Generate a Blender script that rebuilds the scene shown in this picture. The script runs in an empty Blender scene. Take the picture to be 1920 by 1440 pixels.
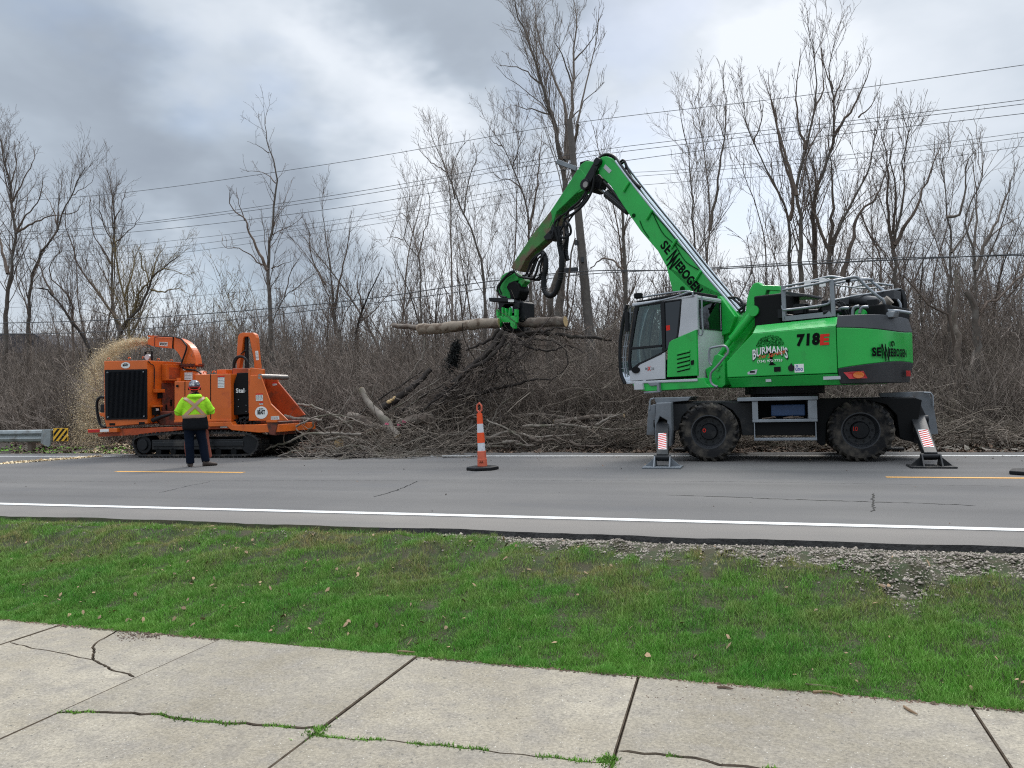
import bpy, bmesh, math, random
import numpy as np
from mathutils import Vector
from mathutils.bvhtree import BVHTree
rng = np.random.default_rng(7); random.seed(7)
S = bpy.context.scene; COL = S.collection
rad = math.radians

# ------------------------------------------------------------------ camera
PSI, RHO, PIT = np.radians([18.25, 1.432, 1.112]); FPX = 1443.0; HCAM = 1.234
CAM = np.array([0, 0, HCAM])
_f = np.array([-np.sin(PSI)*np.cos(PIT), np.cos(PSI)*np.cos(PIT), np.sin(PIT)])
_r = np.array([np.cos(PSI), np.sin(PSI), 0]); _u = np.cross(_r, _f)
CR = np.cos(RHO)*_r-np.sin(RHO)*_u; CU = np.cos(RHO)*_u+np.sin(RHO)*_r; CF = _f
cd = bpy.data.cameras.new('camera'); cam = bpy.data.objects.new('camera', cd); COL.objects.link(cam)
cd.sensor_width = 36; cd.lens = 36*FPX/1920; cd.clip_start = .05; cd.clip_end = 3000
from mathutils import Matrix
cam.matrix_world = Matrix([[CR[i], CU[i], -CF[i], CAM[i]] for i in range(3)]+[[0, 0, 0, 1]])
S.camera = cam

def ray(x, y): return CF*FPX+CR*(x-960)-CU*(y-720)
def plane(x, y, p0, n):
    d = ray(x, y); n = np.array(n, float); t = np.dot(np.array(p0, float)-CAM, n)/np.dot(d, n); return CAM+d*t
def G(x, y, z=0.): return plane(x, y, (0, 0, z), (0, 0, 1))
def PY(x, y, Y): return plane(x, y, (0, Y, 0), (0, 1, 0))
def PX(x, y, X): return plane(x, y, (X, 0, 0), (1, 0, 0))

# ------------------------------------------------------------------ world and sun
S.view_settings.view_transform = 'Standard'; S.view_settings.look = 'None'
S.view_settings.exposure = 0.34; S.view_settings.gamma = 1.0
S.cycles.use_denoising = False; S.cycles.pixel_filter_type = 'BLACKMAN_HARRIS'; S.cycles.filter_width = 1.15; S.cycles.max_bounces = 6; S.cycles.sample_clamp_indirect = 2.0; S.cycles.sample_clamp_direct = 8.0; S.cycles.transparent_max_bounces = 12
SUN_EL, SUN_AZ = 48, 20      # azimuth measured from the camera heading towards the right
w = bpy.data.worlds.new('World'); S.world = w; w.use_nodes = True
nt = w.node_tree; N = nt.nodes; LK = nt.links; N.clear()
def nd(t, **k):
    n = N.new(t)
    for a, b in k.items(): setattr(n, a, b)
    return n
out = nd('ShaderNodeOutputWorld'); bg = nd('ShaderNodeBackground'); LK.new(bg.outputs[0], out.inputs[0])
sky = nd('ShaderNodeTexSky', sky_type='NISHITA'); sky.sun_disc = False
sd = np.array([CF[0]*math.cos(rad(SUN_AZ))+CR[0]*math.sin(rad(SUN_AZ)), CF[1]*math.cos(rad(SUN_AZ))+CR[1]*math.sin(rad(SUN_AZ))])
sd /= np.linalg.norm(sd)
sky.sun_elevation = rad(SUN_EL); sky.sun_rotation = math.atan2(sd[0], sd[1])
tc = nd('ShaderNodeTexCoord')
def math_(op, a, b=None, c=None):
    n = nd('ShaderNodeMath', operation=op)
    for i, v in enumerate((a, b, c)):
        if v is None: continue
        if isinstance(v, (int, float)): n.inputs[i].default_value = float(v)
        else: LK.new(v, n.inputs[i])
    return n.outputs[0]
def vmath(op, a, b=None):
    n = nd('ShaderNodeVectorMath', operation=op)
    for i, v in enumerate((a, b)):
        if v is None: continue
        if isinstance(v, (tuple, list, np.ndarray)): n.inputs[i].default_value = [float(q) for q in v]
        else: LK.new(v, n.inputs[i])
    return n
def noise(vec, scale, det=5., rough=.55, dist=0.):
    n = nd('ShaderNodeTexNoise'); n.inputs['Scale'].default_value = scale; n.inputs['Detail'].default_value = det
    n.inputs['Roughness'].default_value = rough; n.inputs['Distortion'].default_value = dist
    LK.new(vec, n.inputs['Vector']); return n
D0 = vmath('NORMALIZE', tc.outputs['Generated']).outputs[0]
stretch = vmath('MULTIPLY', D0, (1, 1, 1.9)).outputs[0]
wn = noise(stretch, 2.6, 5, .6)
wob = vmath('SCALE', vmath('SUBTRACT', wn.outputs['Color'], (.5, .5, .5)).outputs[0]); wob.inputs['Scale'].default_value = .38
D1 = vmath('NORMALIZE', vmath('ADD', D0, wob.outputs[0]).outputs[0]).outputs[0]
# cloud patches: photograph direction, angular radius in degrees, brightness change
PATCH = [((150, 330), 17, -.10), ((330, 400), 13, -.30), ((60, 120), 12, -.04), ((800, 110), 13, -.18), ((900, 60), 9, -.06), ((1180, 60), 10, -.06),
         ((590, 205), 9, .38), ((700, 250), 7, .22), ((470, 60), 7, .20), ((330, 590), 8, .50), ((60, 540), 9, .40), ((760, 390), 9, .34), ((1000, 470), 12, .30), ((1330, 290), 12, .40), ((1000, 180), 6, .06),
         ((1700, 170), 11, .30), ((1880, 330), 9, -.16), ((1560, 480), 14, .22), ((640, 330), 6, -.14), ((1900, 60), 8, .12), ((420, 290), 8, -.10), ((230, 90), 9, .08), ((620, 500), 8, -.16), ((1600, 60), 6, -.12)]
acc = .54
for (px, py), a, amp in PATCH:
    d = ray(px, py); d /= np.linalg.norm(d)
    dt = vmath('DOT_PRODUCT', D1, d).outputs['Value']
    m = nd('ShaderNodeMapRange', interpolation_type='SMOOTHERSTEP')
    LK.new(dt, m.inputs[0]); m.inputs[1].default_value = math.cos(rad(a*1.25)); m.inputs[2].default_value = 1.0
    m.inputs[3].default_value = 0; m.inputs[4].default_value = amp*.78
    acc = math_('ADD', m.outputs[0], acc)
n2 = noise(stretch, 5.2, 7, .55, .3).outputs['Fac']; n3 = noise(stretch, 2.1, 3, .5).outputs['Fac']
acc = math_('ADD', acc, math_('MULTIPLY', math_('SUBTRACT', n2, .5), .34))
acc = math_('ADD', acc, math_('MULTIPLY', math_('SUBTRACT', n3, .5), .22))
sepz = nd('ShaderNodeSeparateXYZ'); LK.new(D0, sepz.inputs[0])
hi = nd('ShaderNodeMapRange', interpolation_type='SMOOTHSTEP'); LK.new(sepz.outputs[2], hi.inputs[0])
hi.inputs[1].default_value = .5; hi.inputs[2].default_value = .9; hi.inputs[3].default_value = 0; hi.inputs[4].default_value = .35
acc = math_('ADD', acc, hi.outputs[0])
ramp = nd('ShaderNodeValToRGB'); LK.new(acc, ramp.inputs[0]); cr = ramp.color_ramp
def srgb(r, g, b): return tuple(((c/255)/12.92 if c/255 <= .04045 else ((c/255+.055)/1.055)**2.4) for c in (r, g, b))+(1,)
cr.elements[0].position = 0.0; cr.elements[0].color = srgb(132, 140, 152)
cr.elements[1].position = 1.0; cr.elements[1].color = srgb(222, 227, 233)
for p, c in ((.25, (147, 156, 167)), (.5, (166, 176, 187)), (.75, (192, 200, 209))):
    e = cr.elements.new(p); e.color = srgb(*c)
mixs = nd('ShaderNodeMixRGB'); skm = nd('ShaderNodeMixRGB', blend_type='MULTIPLY'); skm.inputs[0].default_value = 1
LK.new(sky.outputs[0], skm.inputs[1]); skm.inputs[2].default_value = (.10, .10, .10, 1)
gapn = noise(stretch, 3.4, 4, .5).outputs['Fac']
gap = nd('ShaderNodeMapRange', interpolation_type='SMOOTHSTEP'); LK.new(gapn, gap.inputs[0])
gap.inputs[1].default_value = .52; gap.inputs[2].default_value = .70; gap.inputs[3].default_value = .06; gap.inputs[4].default_value = .40
LK.new(gap.outputs[0], mixs.inputs[0]); LK.new(ramp.outputs[0], mixs.inputs[1]); LK.new(skm.outputs[0], mixs.inputs[2])
# the zenith, out of the picture, is the brightest part of the cloud deck
zb = nd('ShaderNodeMapRange', interpolation_type='SMOOTHSTEP'); LK.new(sepz.outputs[2], zb.inputs[0])
zb.inputs[1].default_value = .45; zb.inputs[2].default_value = .85; zb.inputs[3].default_value = 1.0; zb.inputs[4].default_value = 3.1
LK.new(mixs.outputs[0], bg.inputs[0]); LK.new(zb.outputs[0], bg.inputs[1])
sl = bpy.data.lights.new('sun', 'SUN'); sl.energy = 1.5; sl.angle = rad(18); sl.color = (1, .94, .86)
so = bpy.data.objects.new('sun', sl); COL.objects.link(so)
sv = Vector((sd[0]*math.cos(rad(SUN_EL)), sd[1]*math.cos(rad(SUN_EL)), math.sin(rad(SUN_EL))))
so.rotation_euler = sv.to_track_quat('Z', 'Y').to_euler(); so.location = (0, 0, 30)

# ------------------------------------------------------------------ materials
def mat(name, col, rough=.6, metal=0., var=0., vscale=4., bump=0., bscale=40., coat=0., col2=None, c2=(.5, .62), c2scale=3., spec=.5, rvar=0., isl=0.):
    m = bpy.data.materials.new(name); m.use_nodes = True; t = m.node_tree; b = t.nodes['Principled BSDF']
    b.inputs['Base Color'].default_value = (*col[:3], 1); b.inputs['Roughness'].default_value = rough
    b.inputs['Metallic'].default_value = metal; b.inputs['Coat Weight'].default_value = coat
    b.inputs['Specular IOR Level'].default_value = spec
    co = t.nodes.new('ShaderNodeTexCoord').outputs['Object']
    def nz(s, d=4.):
        n = t.nodes.new('ShaderNodeTexNoise'); n.inputs['Scale'].default_value = s; n.inputs['Detail'].default_value = d
        t.links.new(co, n.inputs['Vector']); return n.outputs['Fac']
    cur = None
    if var:
        r = t.nodes.new('ShaderNodeMapRange'); t.links.new(nz(vscale), r.inputs[0])
        r.inputs[1].default_value = .3; r.inputs[2].default_value = .7; r.inputs[3].default_value = 1-var; r.inputs[4].default_value = 1+var
        x = t.nodes.new('ShaderNodeMixRGB'); x.blend_type = 'MULTIPLY'; x.inputs[0].default_value = 1; x.inputs[1].default_value = (*col[:3], 1)
        t.links.new(r.outputs[0], x.inputs[2]); cur = x.outputs[0]
    if col2:
        r = t.nodes.new('ShaderNodeMapRange'); t.links.new(nz(c2scale, 7.), r.inputs[0]); r.inputs[1].default_value = c2[0]; r.inputs[2].default_value = c2[1]
        x = t.nodes.new('ShaderNodeMixRGB'); t.links.new(r.outputs[0], x.inputs[0])
        if cur: t.links.new(cur, x.inputs[1])
        else: x.inputs[1].default_value = (*col[:3], 1)
        x.inputs[2].default_value = (*col2[:3], 1); cur = x.outputs[0]
    if isl:
        g_ = t.nodes.new('ShaderNodeNewGeometry'); r = t.nodes.new('ShaderNodeMapRange'); t.links.new(g_.outputs['Random Per Island'], r.inputs[0]); r.inputs[3].default_value = 1-isl; r.inputs[4].default_value = 1+isl
        x = t.nodes.new('ShaderNodeMixRGB'); x.blend_type = 'MULTIPLY'; x.inputs[0].default_value = 1; t.links.new(cur, x.inputs[1]); t.links.new(r.outputs[0], x.inputs[2]); cur = x.outputs[0]
    if cur: t.links.new(cur, b.inputs['Base Color'])
    if rvar:
        r = t.nodes.new('ShaderNodeMapRange'); t.links.new(nz(vscale*1.7), r.inputs[0]); r.inputs[1].default_value = .3; r.inputs[2].default_value = .7
        r.inputs[3].default_value = max(0, rough-rvar); r.inputs[4].default_value = rough+rvar; t.links.new(r.outputs[0], b.inputs['Roughness'])
    if bump:
        n = t.nodes.new('ShaderNodeBump'); n.inputs['Strength'].default_value = bump; n.inputs['Distance'].default_value = .02
        t.links.new(nz(bscale), n.inputs['Height']); t.links.new(n.outputs[0], b.inputs['Normal'])
    return m
M = {}
M['green'] = mat('green_paint', (.010, .40, .055), .38, var=.10, vscale=1.5, coat=.25, rvar=.1, col2=(.02, .22, .04), c2=(.62, .82), c2scale=2.5, bump=.03, bscale=8)
M['green_dirty'] = mat('green_paint_weathered', (.010, .30, .045), .5, var=.15, col2=(.08, .10, .035), c2=(.56, .80), c2scale=2.2, bump=.05)
M['stick_worn'] = mat('stick_worn_paint', (.05, .19, .04), .6, var=.2, col2=(.13, .09, .05), c2=(.42, .58), c2scale=3.0, bump=.08)
M['dkgrey'] = mat('dark_grey_plastic', (.032, .034, .038), .5, var=.12, bump=.03)
M['cabgrey'] = mat('light_grey_paint', (.47, .48, .50), .4, var=.07, coat=.2, rvar=.1, vscale=2)
M['railgrey'] = mat('galvanised_grey', (.22, .24, .26), .45, .3, var=.15, rvar=.1)
M['steelgrey'] = mat('grey_chassis_paint', (.15, .165, .18), .5, var=.15, col2=(.10, .09, .08), c2=(.55, .75))
M['black'] = mat('black_metal', (.007, .008, .010), .5, var=.2, vscale=5, bump=.05, col2=(.045, .042, .038), c2=(.62, .85), spec=.3)
M['blackdeep'] = mat('deep_black_metal', (.003, .0035, .004), .65, spec=.2)  # one even near-black, deeper than the plain black metal
M['chassis'] = mat('chassis_black_paint', (.010, .0115, .0135), .45, var=.2, col2=(.065, .058, .05), c2=(.52, .76), c2scale=4, spec=.35)
M['tyre'] = mat('tyre_rubber', (.012, .012, .013), .85, var=.25, vscale=8, bump=.2, bscale=60, col2=(.085, .074, .060), c2=(.42, .68), c2scale=6, spec=.25)
M['rubber'] = mat('hose_rubber', (.005, .0055, .0065), .45, var=.2, bump=.05, spec=.3)
M['chrome'] = mat('chromed_rod', (.55, .57, .6), .18, 1.)
M['pipe'] = mat('steel_pipe', (.42, .47, .50), .35, .6, var=.1)
M['white'] = mat('white_decal', (.75, .75, .73), .5, var=.05)
M['decalblack'] = mat('black_decal', (.003, .004, .004), .8, spec=.1)
M['red'] = mat('red_decal', (.62, .03, .02), .7, spec=.2)
M['orangered'] = mat('orange_script_decal', (.62, .09, .03), .4)
M['blue'] = mat('blue_decal', (.03, .07, .30), .4)
M['bluebox'] = mat('blue_box_paint', (.02, .05, .12), .5, var=.2)
M['leafdecal'] = mat('dark_green_decal', (.002, .035, .006), .8, spec=.1)
M['redlens'] = mat('red_lens', (.45, .01, .015), .2, coat=.5)
M['amber'] = mat('amber_lens', (.60, .14, .02), .2, coat=.5)
M['orange'] = mat('orange_paint', (.60, .115, .010), .42, var=.12, vscale=1.8, coat=.2, rvar=.1, col2=(.33, .05, .012), c2=(.60, .82), c2scale=3.2, bump=.04, bscale=10)
M['orangeworn'] = mat('orange_worn_paint', (.40, .06, .010), .55, var=.2, col2=(.16, .045, .02), c2=(.52, .74), c2scale=5, bump=.08)
M['rustred'] = mat('dull_red_brown_metal', (.16, .035, .018), .6, var=.3, col2=(.05, .025, .018), c2=(.45, .65), c2scale=6)
M['radiator'] = mat('radiator_black', (.003, .004, .0065), .5, var=.15, spec=.2)
M['steel'] = mat('worn_steel', (.30, .28, .26), .4, .7, var=.2)
M['trackm'] = mat('track_steel', (.016, .0155, .016), .55, .2, var=.3, col2=(.09, .075, .06), c2=(.5, .75), c2scale=9)
M['concrete'] = None
M['bark'] = mat('bark_grey_brown', (.095, .076, .062), .9, var=.3, vscale=6, bump=.3, bscale=20, col2=(.13, .115, .10), c2=(.45, .65), c2scale=4)
M['barkdark'] = mat('bark_dark', (.036, .030, .027), .9, spec=.15, var=.3, vscale=6, col2=(.065, .056, .048), c2=(.5, .7), c2scale=4)
M['twig'] = mat('twig_brown', (.145, .112, .092), .9, isl=0.3, spec=.1, var=.25, vscale=1.2)
M['twigpale'] = mat('twig_pale', (.21, .175, .15), .9, isl=0.3, spec=.1, var=.25, vscale=1.2)
M['willow'] = mat('twig_yellowish', (.20, .155, .085), .9, spec=.1, var=.25, vscale=1.5)
M['brush'] = mat('brush_twigs', (.155, .128, .108), .9, isl=0.6, spec=.1, var=.45, vscale=.8, col2=(.20, .165, .135), c2=(.48, .65), c2scale=1.1)
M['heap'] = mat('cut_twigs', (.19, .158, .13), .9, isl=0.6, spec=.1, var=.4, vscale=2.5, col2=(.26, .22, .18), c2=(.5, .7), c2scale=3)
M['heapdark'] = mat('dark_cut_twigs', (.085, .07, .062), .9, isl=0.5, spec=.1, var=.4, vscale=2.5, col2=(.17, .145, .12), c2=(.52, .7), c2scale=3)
M['farwood'] = mat('far_wood_twigs', (.135, .115, .108), .9, isl=0.4, spec=.1, var=.25, vscale=.5)
M['logbark'] = mat('peeled_log', (.26, .21, .16), .85, var=.2, vscale=5, bump=.2, bscale=25, col2=(.11, .075, .05), c2=(.50, .62), c2scale=5)
M['logdark'] = mat('log_bark', (.13, .10, .08), .9, var=.3, vscale=8, bump=.4, bscale=25, col2=(.20, .17, .14), c2=(.5, .65), c2scale=6)
M['cut'] = mat('fresh_cut_wood', (.52, .36, .18), .8, var=.15, vscale=20)
M['stickpale'] = mat('pale_branch_bark', (.21, .18, .15), .85, var=.25, vscale=4, col2=(.11, .10, .07), c2=(.5, .65))
M['chip'] = mat('wood_chip', (.62, .50, .32), .8, isl=0.35, var=.3, vscale=3)
M['pole'] = mat('weathered_pole_wood', (.11, .095, .085), .9, var=.2, vscale=8, bump=.2)
M['wire'] = mat('wire_black', (.045, .047, .05), .6)
M['cone'] = mat('cone_orange', (.80, .085, .015), .5, var=.06, vscale=12, col2=(.42, .06, .03), c2=(.6, .8), c2scale=9)
M['conefaded'] = mat('cone_orange_faded', (.60, .12, .06), .55, var=.1, vscale=12, col2=(.38, .07, .05), c2=(.5, .75), c2scale=9)
M['conewhite'] = mat('reflective_white_band', (.62, .63, .66), .35, var=.06, vscale=12, col2=(.30, .29, .30), c2=(.60, .72), c2scale=14)
M['galv'] = mat('guardrail_galvanised', (.30, .33, .33), .45, .4, var=.15, col2=(.18, .18, .17), c2=(.5, .7), c2scale=4)
M['yellow'] = mat('sign_yellow', (.75, .42, .02), .4)
M['postwood'] = mat('post_wood', (.12, .09, .07), .9, var=.2)
M['roofing'] = mat('dark_roof_shingle', (.035, .038, .05), .8, var=.15)
M['sidingm'] = mat('house_siding', (.22, .22, .23), .8)
M['hivis'] = mat('hi_vis_fabric', (.36, .74, .03), .8, var=.16, vscale=9, bump=.8, bscale=9, spec=.2)
M['tape'] = mat('reflective_tape', (.40, .27, .19), .5, var=.06)
M['tapeedge'] = mat('orange_tape_edge', (.70, .28, .06), .6)
M['darkcloth'] = mat('dark_cloth', (.009, .010, .012), .9, var=.2, bump=.4, bscale=16, spec=.1)
M['denim'] = mat('navy_trousers', (.005, .009, .019), .9, var=.25, bump=.5, bscale=14, spec=.1)
M['chaps'] = mat('red_brown_chaps', (.30, .085, .055), .85, var=.15)
M['boot'] = mat('brown_boot_leather', (.05, .033, .025), .7, var=.2)
M['skin'] = mat('skin', (.45, .26, .18), .6)
M['helmet'] = mat('helmet_shell', (.05, .05, .075), .3, coat=.4, col2=(.38, .38, .42), c2=(.50, .60), c2scale=16)
M['hair'] = mat('dark_hair', (.02, .013, .01), .8)
M['leaf'] = mat('dead_leaf', (.26, .17, .10), .85, isl=0.4, var=.35, vscale=3)
M['leafdark'] = mat('leaf_litter', (.13, .085, .06), .9, isl=0.5, var=.5, vscale=2.5, col2=(.30, .24, .17), c2=(.55, .68), c2scale=8)
M['moss'] = mat('crack_moss', (.13, .27, .035), .9, var=.4, vscale=9)
M['pink'] = mat('pink_ribbon', (.75, .14, .25), .6)
M['vine'] = mat('dark_foliage_clump', (.006, .007, .006), .9)

def glass(name, tint, mixf, rough=.03):
    m = bpy.data.materials.new(name); m.use_nodes = True; t = m.node_tree; t.nodes.clear()
    o = t.nodes.new('ShaderNodeOutputMaterial'); tr = t.nodes.new('ShaderNodeBsdfTransparent'); gl = t.nodes.new('ShaderNodeBsdfGlossy')
    tr.inputs[0].default_value = (*tint, 1); gl.inputs['Roughness'].default_value = rough; gl.inputs[0].default_value = (.8, .85, .9, 1)
    fr = t.nodes.new('ShaderNodeFresnel'); fr.inputs[0].default_value = 1.45
    a = t.nodes.new('ShaderNodeMath'); a.operation = 'ADD'; a.inputs[1].default_value = mixf; t.links.new(fr.outputs[0], a.inputs[0])
    mx = t.nodes.new('ShaderNodeMixShader'); t.links.new(a.outputs[0], mx.inputs[0]); t.links.new(tr.outputs[0], mx.inputs[1]); t.links.new(gl.outputs[0], mx.inputs[2])
    t.links.new(mx.outputs[0], o.inputs[0]); return m
M['glass'] = glass('cab_glass', (.58, .68, .66), .03)
M['glassdark'] = glass('tinted_cab_glass', (.015, .02, .022), .05)

# ------------------------------------------------------------------ object helpers
ORG = {}
def tag(o, label=None, cat=None, group=None, kind=None):
    if label: o['label'] = label
    if cat: o['category'] = cat
    if group: o['group'] = group
    if kind: o['kind'] = kind
    return o
def thing(name, label, cat, loc, group=None):
    o = bpy.data.objects.new(name, None); COL.objects.link(o); o.location = [float(a) for a in loc]
    o.empty_display_size = .2; ORG[o.name] = np.array(loc, float); return tag(o, label, cat, group)
def attach(me, name, mats, parent=None, org=None, bevel=0., smooth=False):
    o = bpy.data.objects.new(name, me); COL.objects.link(o)
    if parent is not None: o.parent = parent; ORG[o.name] = ORG[parent.name]
    else:
        org = np.zeros(3) if org is None else np.array(org, float); o.location = org.tolist(); ORG[o.name] = org
    for m in (mats if isinstance(mats, (list, tuple)) else [mats]): me.materials.append(m)
    if smooth:
        me.polygons.foreach_set('use_smooth', [True]*len(me.polygons))
    if bevel:
        b = o.modifiers.new('bevel', 'BEVEL'); b.width = bevel; b.segments = 2; b.limit_method = 'ANGLE'; b.angle_limit = rad(35)
        b.harden_normals = False
    return o
class MB:
    def __init__(s, T=None): s.v = []; s.f = []; s.m = []; s.T = T; s.mi = 0
    def add(s, vs, fs):
        vs = np.array(vs, float).reshape(-1, 3)
        if s.T is not None: vs = s.T(vs)
        n = len(s.v); s.v.extend(vs.tolist()); s.f.extend([tuple(i+n for i in f) for f in fs]); s.m.extend([s.mi]*len(fs)); return s
    def box(s, a0, a1, b0, b1, c0, c1):
        vs = [(a, b, c) for a in (a0, a1) for b in (b0, b1) for c in (c0, c1)]
        return s.add(vs, [(0, 1, 3, 2), (4, 6, 7, 5), (0, 4, 5, 1), (2, 3, 7, 6), (0, 2, 6, 4), (1, 5, 7, 3)])
    def prism(s, pts, d0, d1, axis=1):
        n = len(pts)
        def mk(p, d):
            return {0: (d, p[0], p[1]), 1: (p[0], d, p[1]), 2: (p[0], p[1], d)}[axis]
        vs = [mk(p, d0) for p in pts]+[mk(p, d1) for p in pts]
        return s.add(vs, [tuple(range(n)), tuple(range(2*n-1, n-1, -1))]+[(i, i+n, (i+1) % n+n, (i+1) % n) for i in range(n)])
    def rings(s, R, cap=True, closed=False):
        k = len(R[0]); n = len(R); vs = [p for r in R for p in r]; fs = []
        for i in range(n if closed else n-1):
            a = i*k; b = ((i+1) % n)*k
            for j in range(k): fs.append((a+j, a+(j+1) % k, b+(j+1) % k, b+j))
        if cap and not closed: fs += [tuple(range(k-1, -1, -1)), tuple(range((n-1)*k, n*k))]
        return s.add(vs, fs)
    def tube(s, pts, r, k=8, cap=True):
        P = np.array(pts, float); n = len(P); r = np.broadcast_to(np.array(r, float), (n,)) if np.ndim(r) == 0 or len(np.atleast_1d(r)) == n else np.interp(np.linspace(0, 1, n), np.linspace(0, 1, len(r)), r)
        T = np.gradient(P, axis=0); T /= np.linalg.norm(T, axis=1)[:, None]+1e-9
        ref = np.array([0, 0, 1.]) if abs(T[0][2]) < .8 else np.array([1., 0, 0])
        R = []; a = np.cross(T[0], ref); a /= np.linalg.norm(a)
        for i in range(n):
            a = a-T[i]*np.dot(a, T[i]); a /= np.linalg.norm(a)+1e-9; b = np.cross(T[i], a)
            R.append([P[i]+r[i]*(math.cos(q)*a+math.sin(q)*b) for q in np.arange(k)*2*math.pi/k])
        return s.rings(R, cap)
    def cyl(s, p0, p1, r, k=16, r1=None): return s.tube([p0, p1], [r, r if r1 is None else r1], k)
    def lathe(s, prof, c, ax, k=32, ref=(0, 0, 1), closed=False):
        ax = np.array(ax, float); ax /= np.linalg.norm(ax); a = np.array(ref, float); a -= ax*np.dot(a, ax); a /= np.linalg.norm(a); b = np.cross(ax, a); c = np.array(c, float)
        R = [[c+ax*d+r*(math.cos(q)*a+math.sin(q)*b) for q in np.arange(k)*2*math.pi/k] for r, d in prof]
        return s.rings(R, True, closed)
    def build(s, name, mats, parent=None, org=None, bevel=0., smooth=False, recalc=True):
        o = ORG[parent.name] if parent is not None else (np.zeros(3) if org is None else np.array(org, float))
        me = bpy.data.meshes.new(name); me.from_pydata((np.array(s.v)-o).tolist(), [], s.f)
        ob = attach(me, name, mats, parent, org, bevel, smooth)
        if isinstance(mats, (list, tuple)) and len(mats) > 1: me.polygons.foreach_set('material_index', s.m)
        if recalc:
            b = bmesh.new(); b.from_mesh(me); bmesh.ops.recalc_face_normals(b, faces=b.faces); b.to_mesh(me); b.free()
        if smooth:
            me.polygons.foreach_set('use_smooth', [True]*len(me.polygons))
            try: me.set_sharp_from_angle(angle=rad(40))
            except Exception: pass
        return ob
def spline(pts, n=24):
    P = np.array(pts, float); m = len(P)
    t = np.concatenate([[0], np.cumsum(np.linalg.norm(np.diff(P, axis=0), axis=1))]); t /= t[-1]
    PP = np.vstack([2*P[0]-P[1], P, 2*P[-1]-P[-2]]); outp = []
    for q in np.linspace(0, 1, n):
        i = min(max(np.searchsorted(t, q)-1, 0), m-2); u = (q-t[i])/(t[i+1]-t[i]+1e-12)
        p0, p1, p2, p3 = PP[i], PP[i+1], PP[i+2], PP[i+3]
        outp.append(.5*((2*p1)+(-p0+p2)*u+(2*p0-5*p1+4*p2-p3)*u*u+(-p0+3*p1-3*p2+p3)*u**3))
    return outp
_tc = {}
def text(mb, s, org, right, up, h, bold=.0, width=None, fn=None, shear=0., xs=1.):
    """flat lettering on a surface; org is the lower left corner; fn bends the (x, y) of the letters"""
    key = (s, bold)
    if key not in _tc:
        c = bpy.data.curves.new('t', 'FONT'); c.body = s; c.size = 1; c.offset = bold; c.resolution_u = 3; c.space_character = 1+bold*2.2
        o = bpy.data.objects.new('t', c); COL.objects.link(o); bpy.context.view_layer.update()
        me = bpy.data.meshes.new_from_object(o.evaluated_get(bpy.context.evaluated_depsgraph_get()))
        V = np.array([v.co[:2] for v in me.vertices]); Fs = [tuple(p.vertices) for p in me.polygons]
        bpy.data.objects.remove(o); bpy.data.curves.remove(c); bpy.data.meshes.remove(me); _tc[key] = (V, Fs)
    V, Fs = _tc[key]; V = V-V.min(0); V = V/V[:, 1].max()*h
    V[:, 0] *= (width/V[:, 0].max() if width else xs)
    V = V.copy(); V[:, 0] += V[:, 1]*shear
    if fn: V = np.array([fn(x, y) for x, y in V])
    P = np.array(org)+V[:, :1]*np.array(right)+V[:, 1:2]*np.array(up)
    mb.add(P, Fs)
def flat(mb, pts, org, right, up):
    P = [np.array(org)+np.array(right)*a+np.array(up)*b for a, b in pts]; mb.add(P, [tuple(range(len(pts)))])

# ------------------------------------------------------------------ fast branch meshes
def mesh_np(name, V, Q, k=4):
    me = bpy.data.meshes.new(name); V = np.asarray(V, np.float32); Q = np.asarray(Q, np.int32); nf = len(Q)
    me.vertices.add(len(V)); me.vertices.foreach_set('co', V.ravel()); me.loops.add(nf*k); me.loops.foreach_set('vertex_index', Q.ravel())
    me.polygons.add(nf); me.polygons.foreach_set('loop_start', np.arange(nf, dtype=np.int32)*k); me.polygons.foreach_set('loop_total', np.full(nf, k, np.int32))
    me.update(calc_edges=True); return me
def tubes_np(P, R, k=3):
    """P (N,n,3), R (N,n) -> verts, quads"""
    N_, n, _ = P.shape
    T = np.gradient(P, axis=1); T /= np.linalg.norm(T, axis=2, keepdims=True)+1e-9
    A = np.cross(T, np.array([.31, .84, .44])); A /= np.linalg.norm(A, axis=2, keepdims=True)+1e-9; B = np.cross(T, A)
    q = np.arange(k)*2*np.pi/k
    V = P[:, :, None, :]+R[:, :, None, None]*(np.cos(q)[None, None, :, None]*A[:, :, None, :]+np.sin(q)[None, None, :, None]*B[:, :, None, :])
    base = (np.arange(N_)*n*k)[:, None, None]; i = (np.arange(n-1)*k)[None, :, None]; j = np.arange(k)[None, None, :]; j2 = (j+1) % k
    Q = np.stack([base+i+j, base+i+j2, base+i+k+j2, base+i+k+j], -1).reshape(-1, 4)
    return V.reshape(-1, 3), Q
class Acc:
    def __init__(s): s.V = []; s.Q = []; s.n = 0
    def add(s, V, Q): s.V.append(V); s.Q.append(Q+s.n); s.n += len(V)
    def mesh(s, name, org=(0, 0, 0)): return mesh_np(name, np.concatenate(s.V)-np.array(org), np.concatenate(s.Q))
def resample(P, R, n):
    P = np.array(P, float); t = np.concatenate([[0], np.cumsum(np.linalg.norm(np.diff(P, axis=0), axis=1))]); q = np.linspace(0, t[-1], n)
    return np.stack([np.interp(q, t, P[:, i]) for i in range(3)], 1), np.interp(q, t, R)
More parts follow.
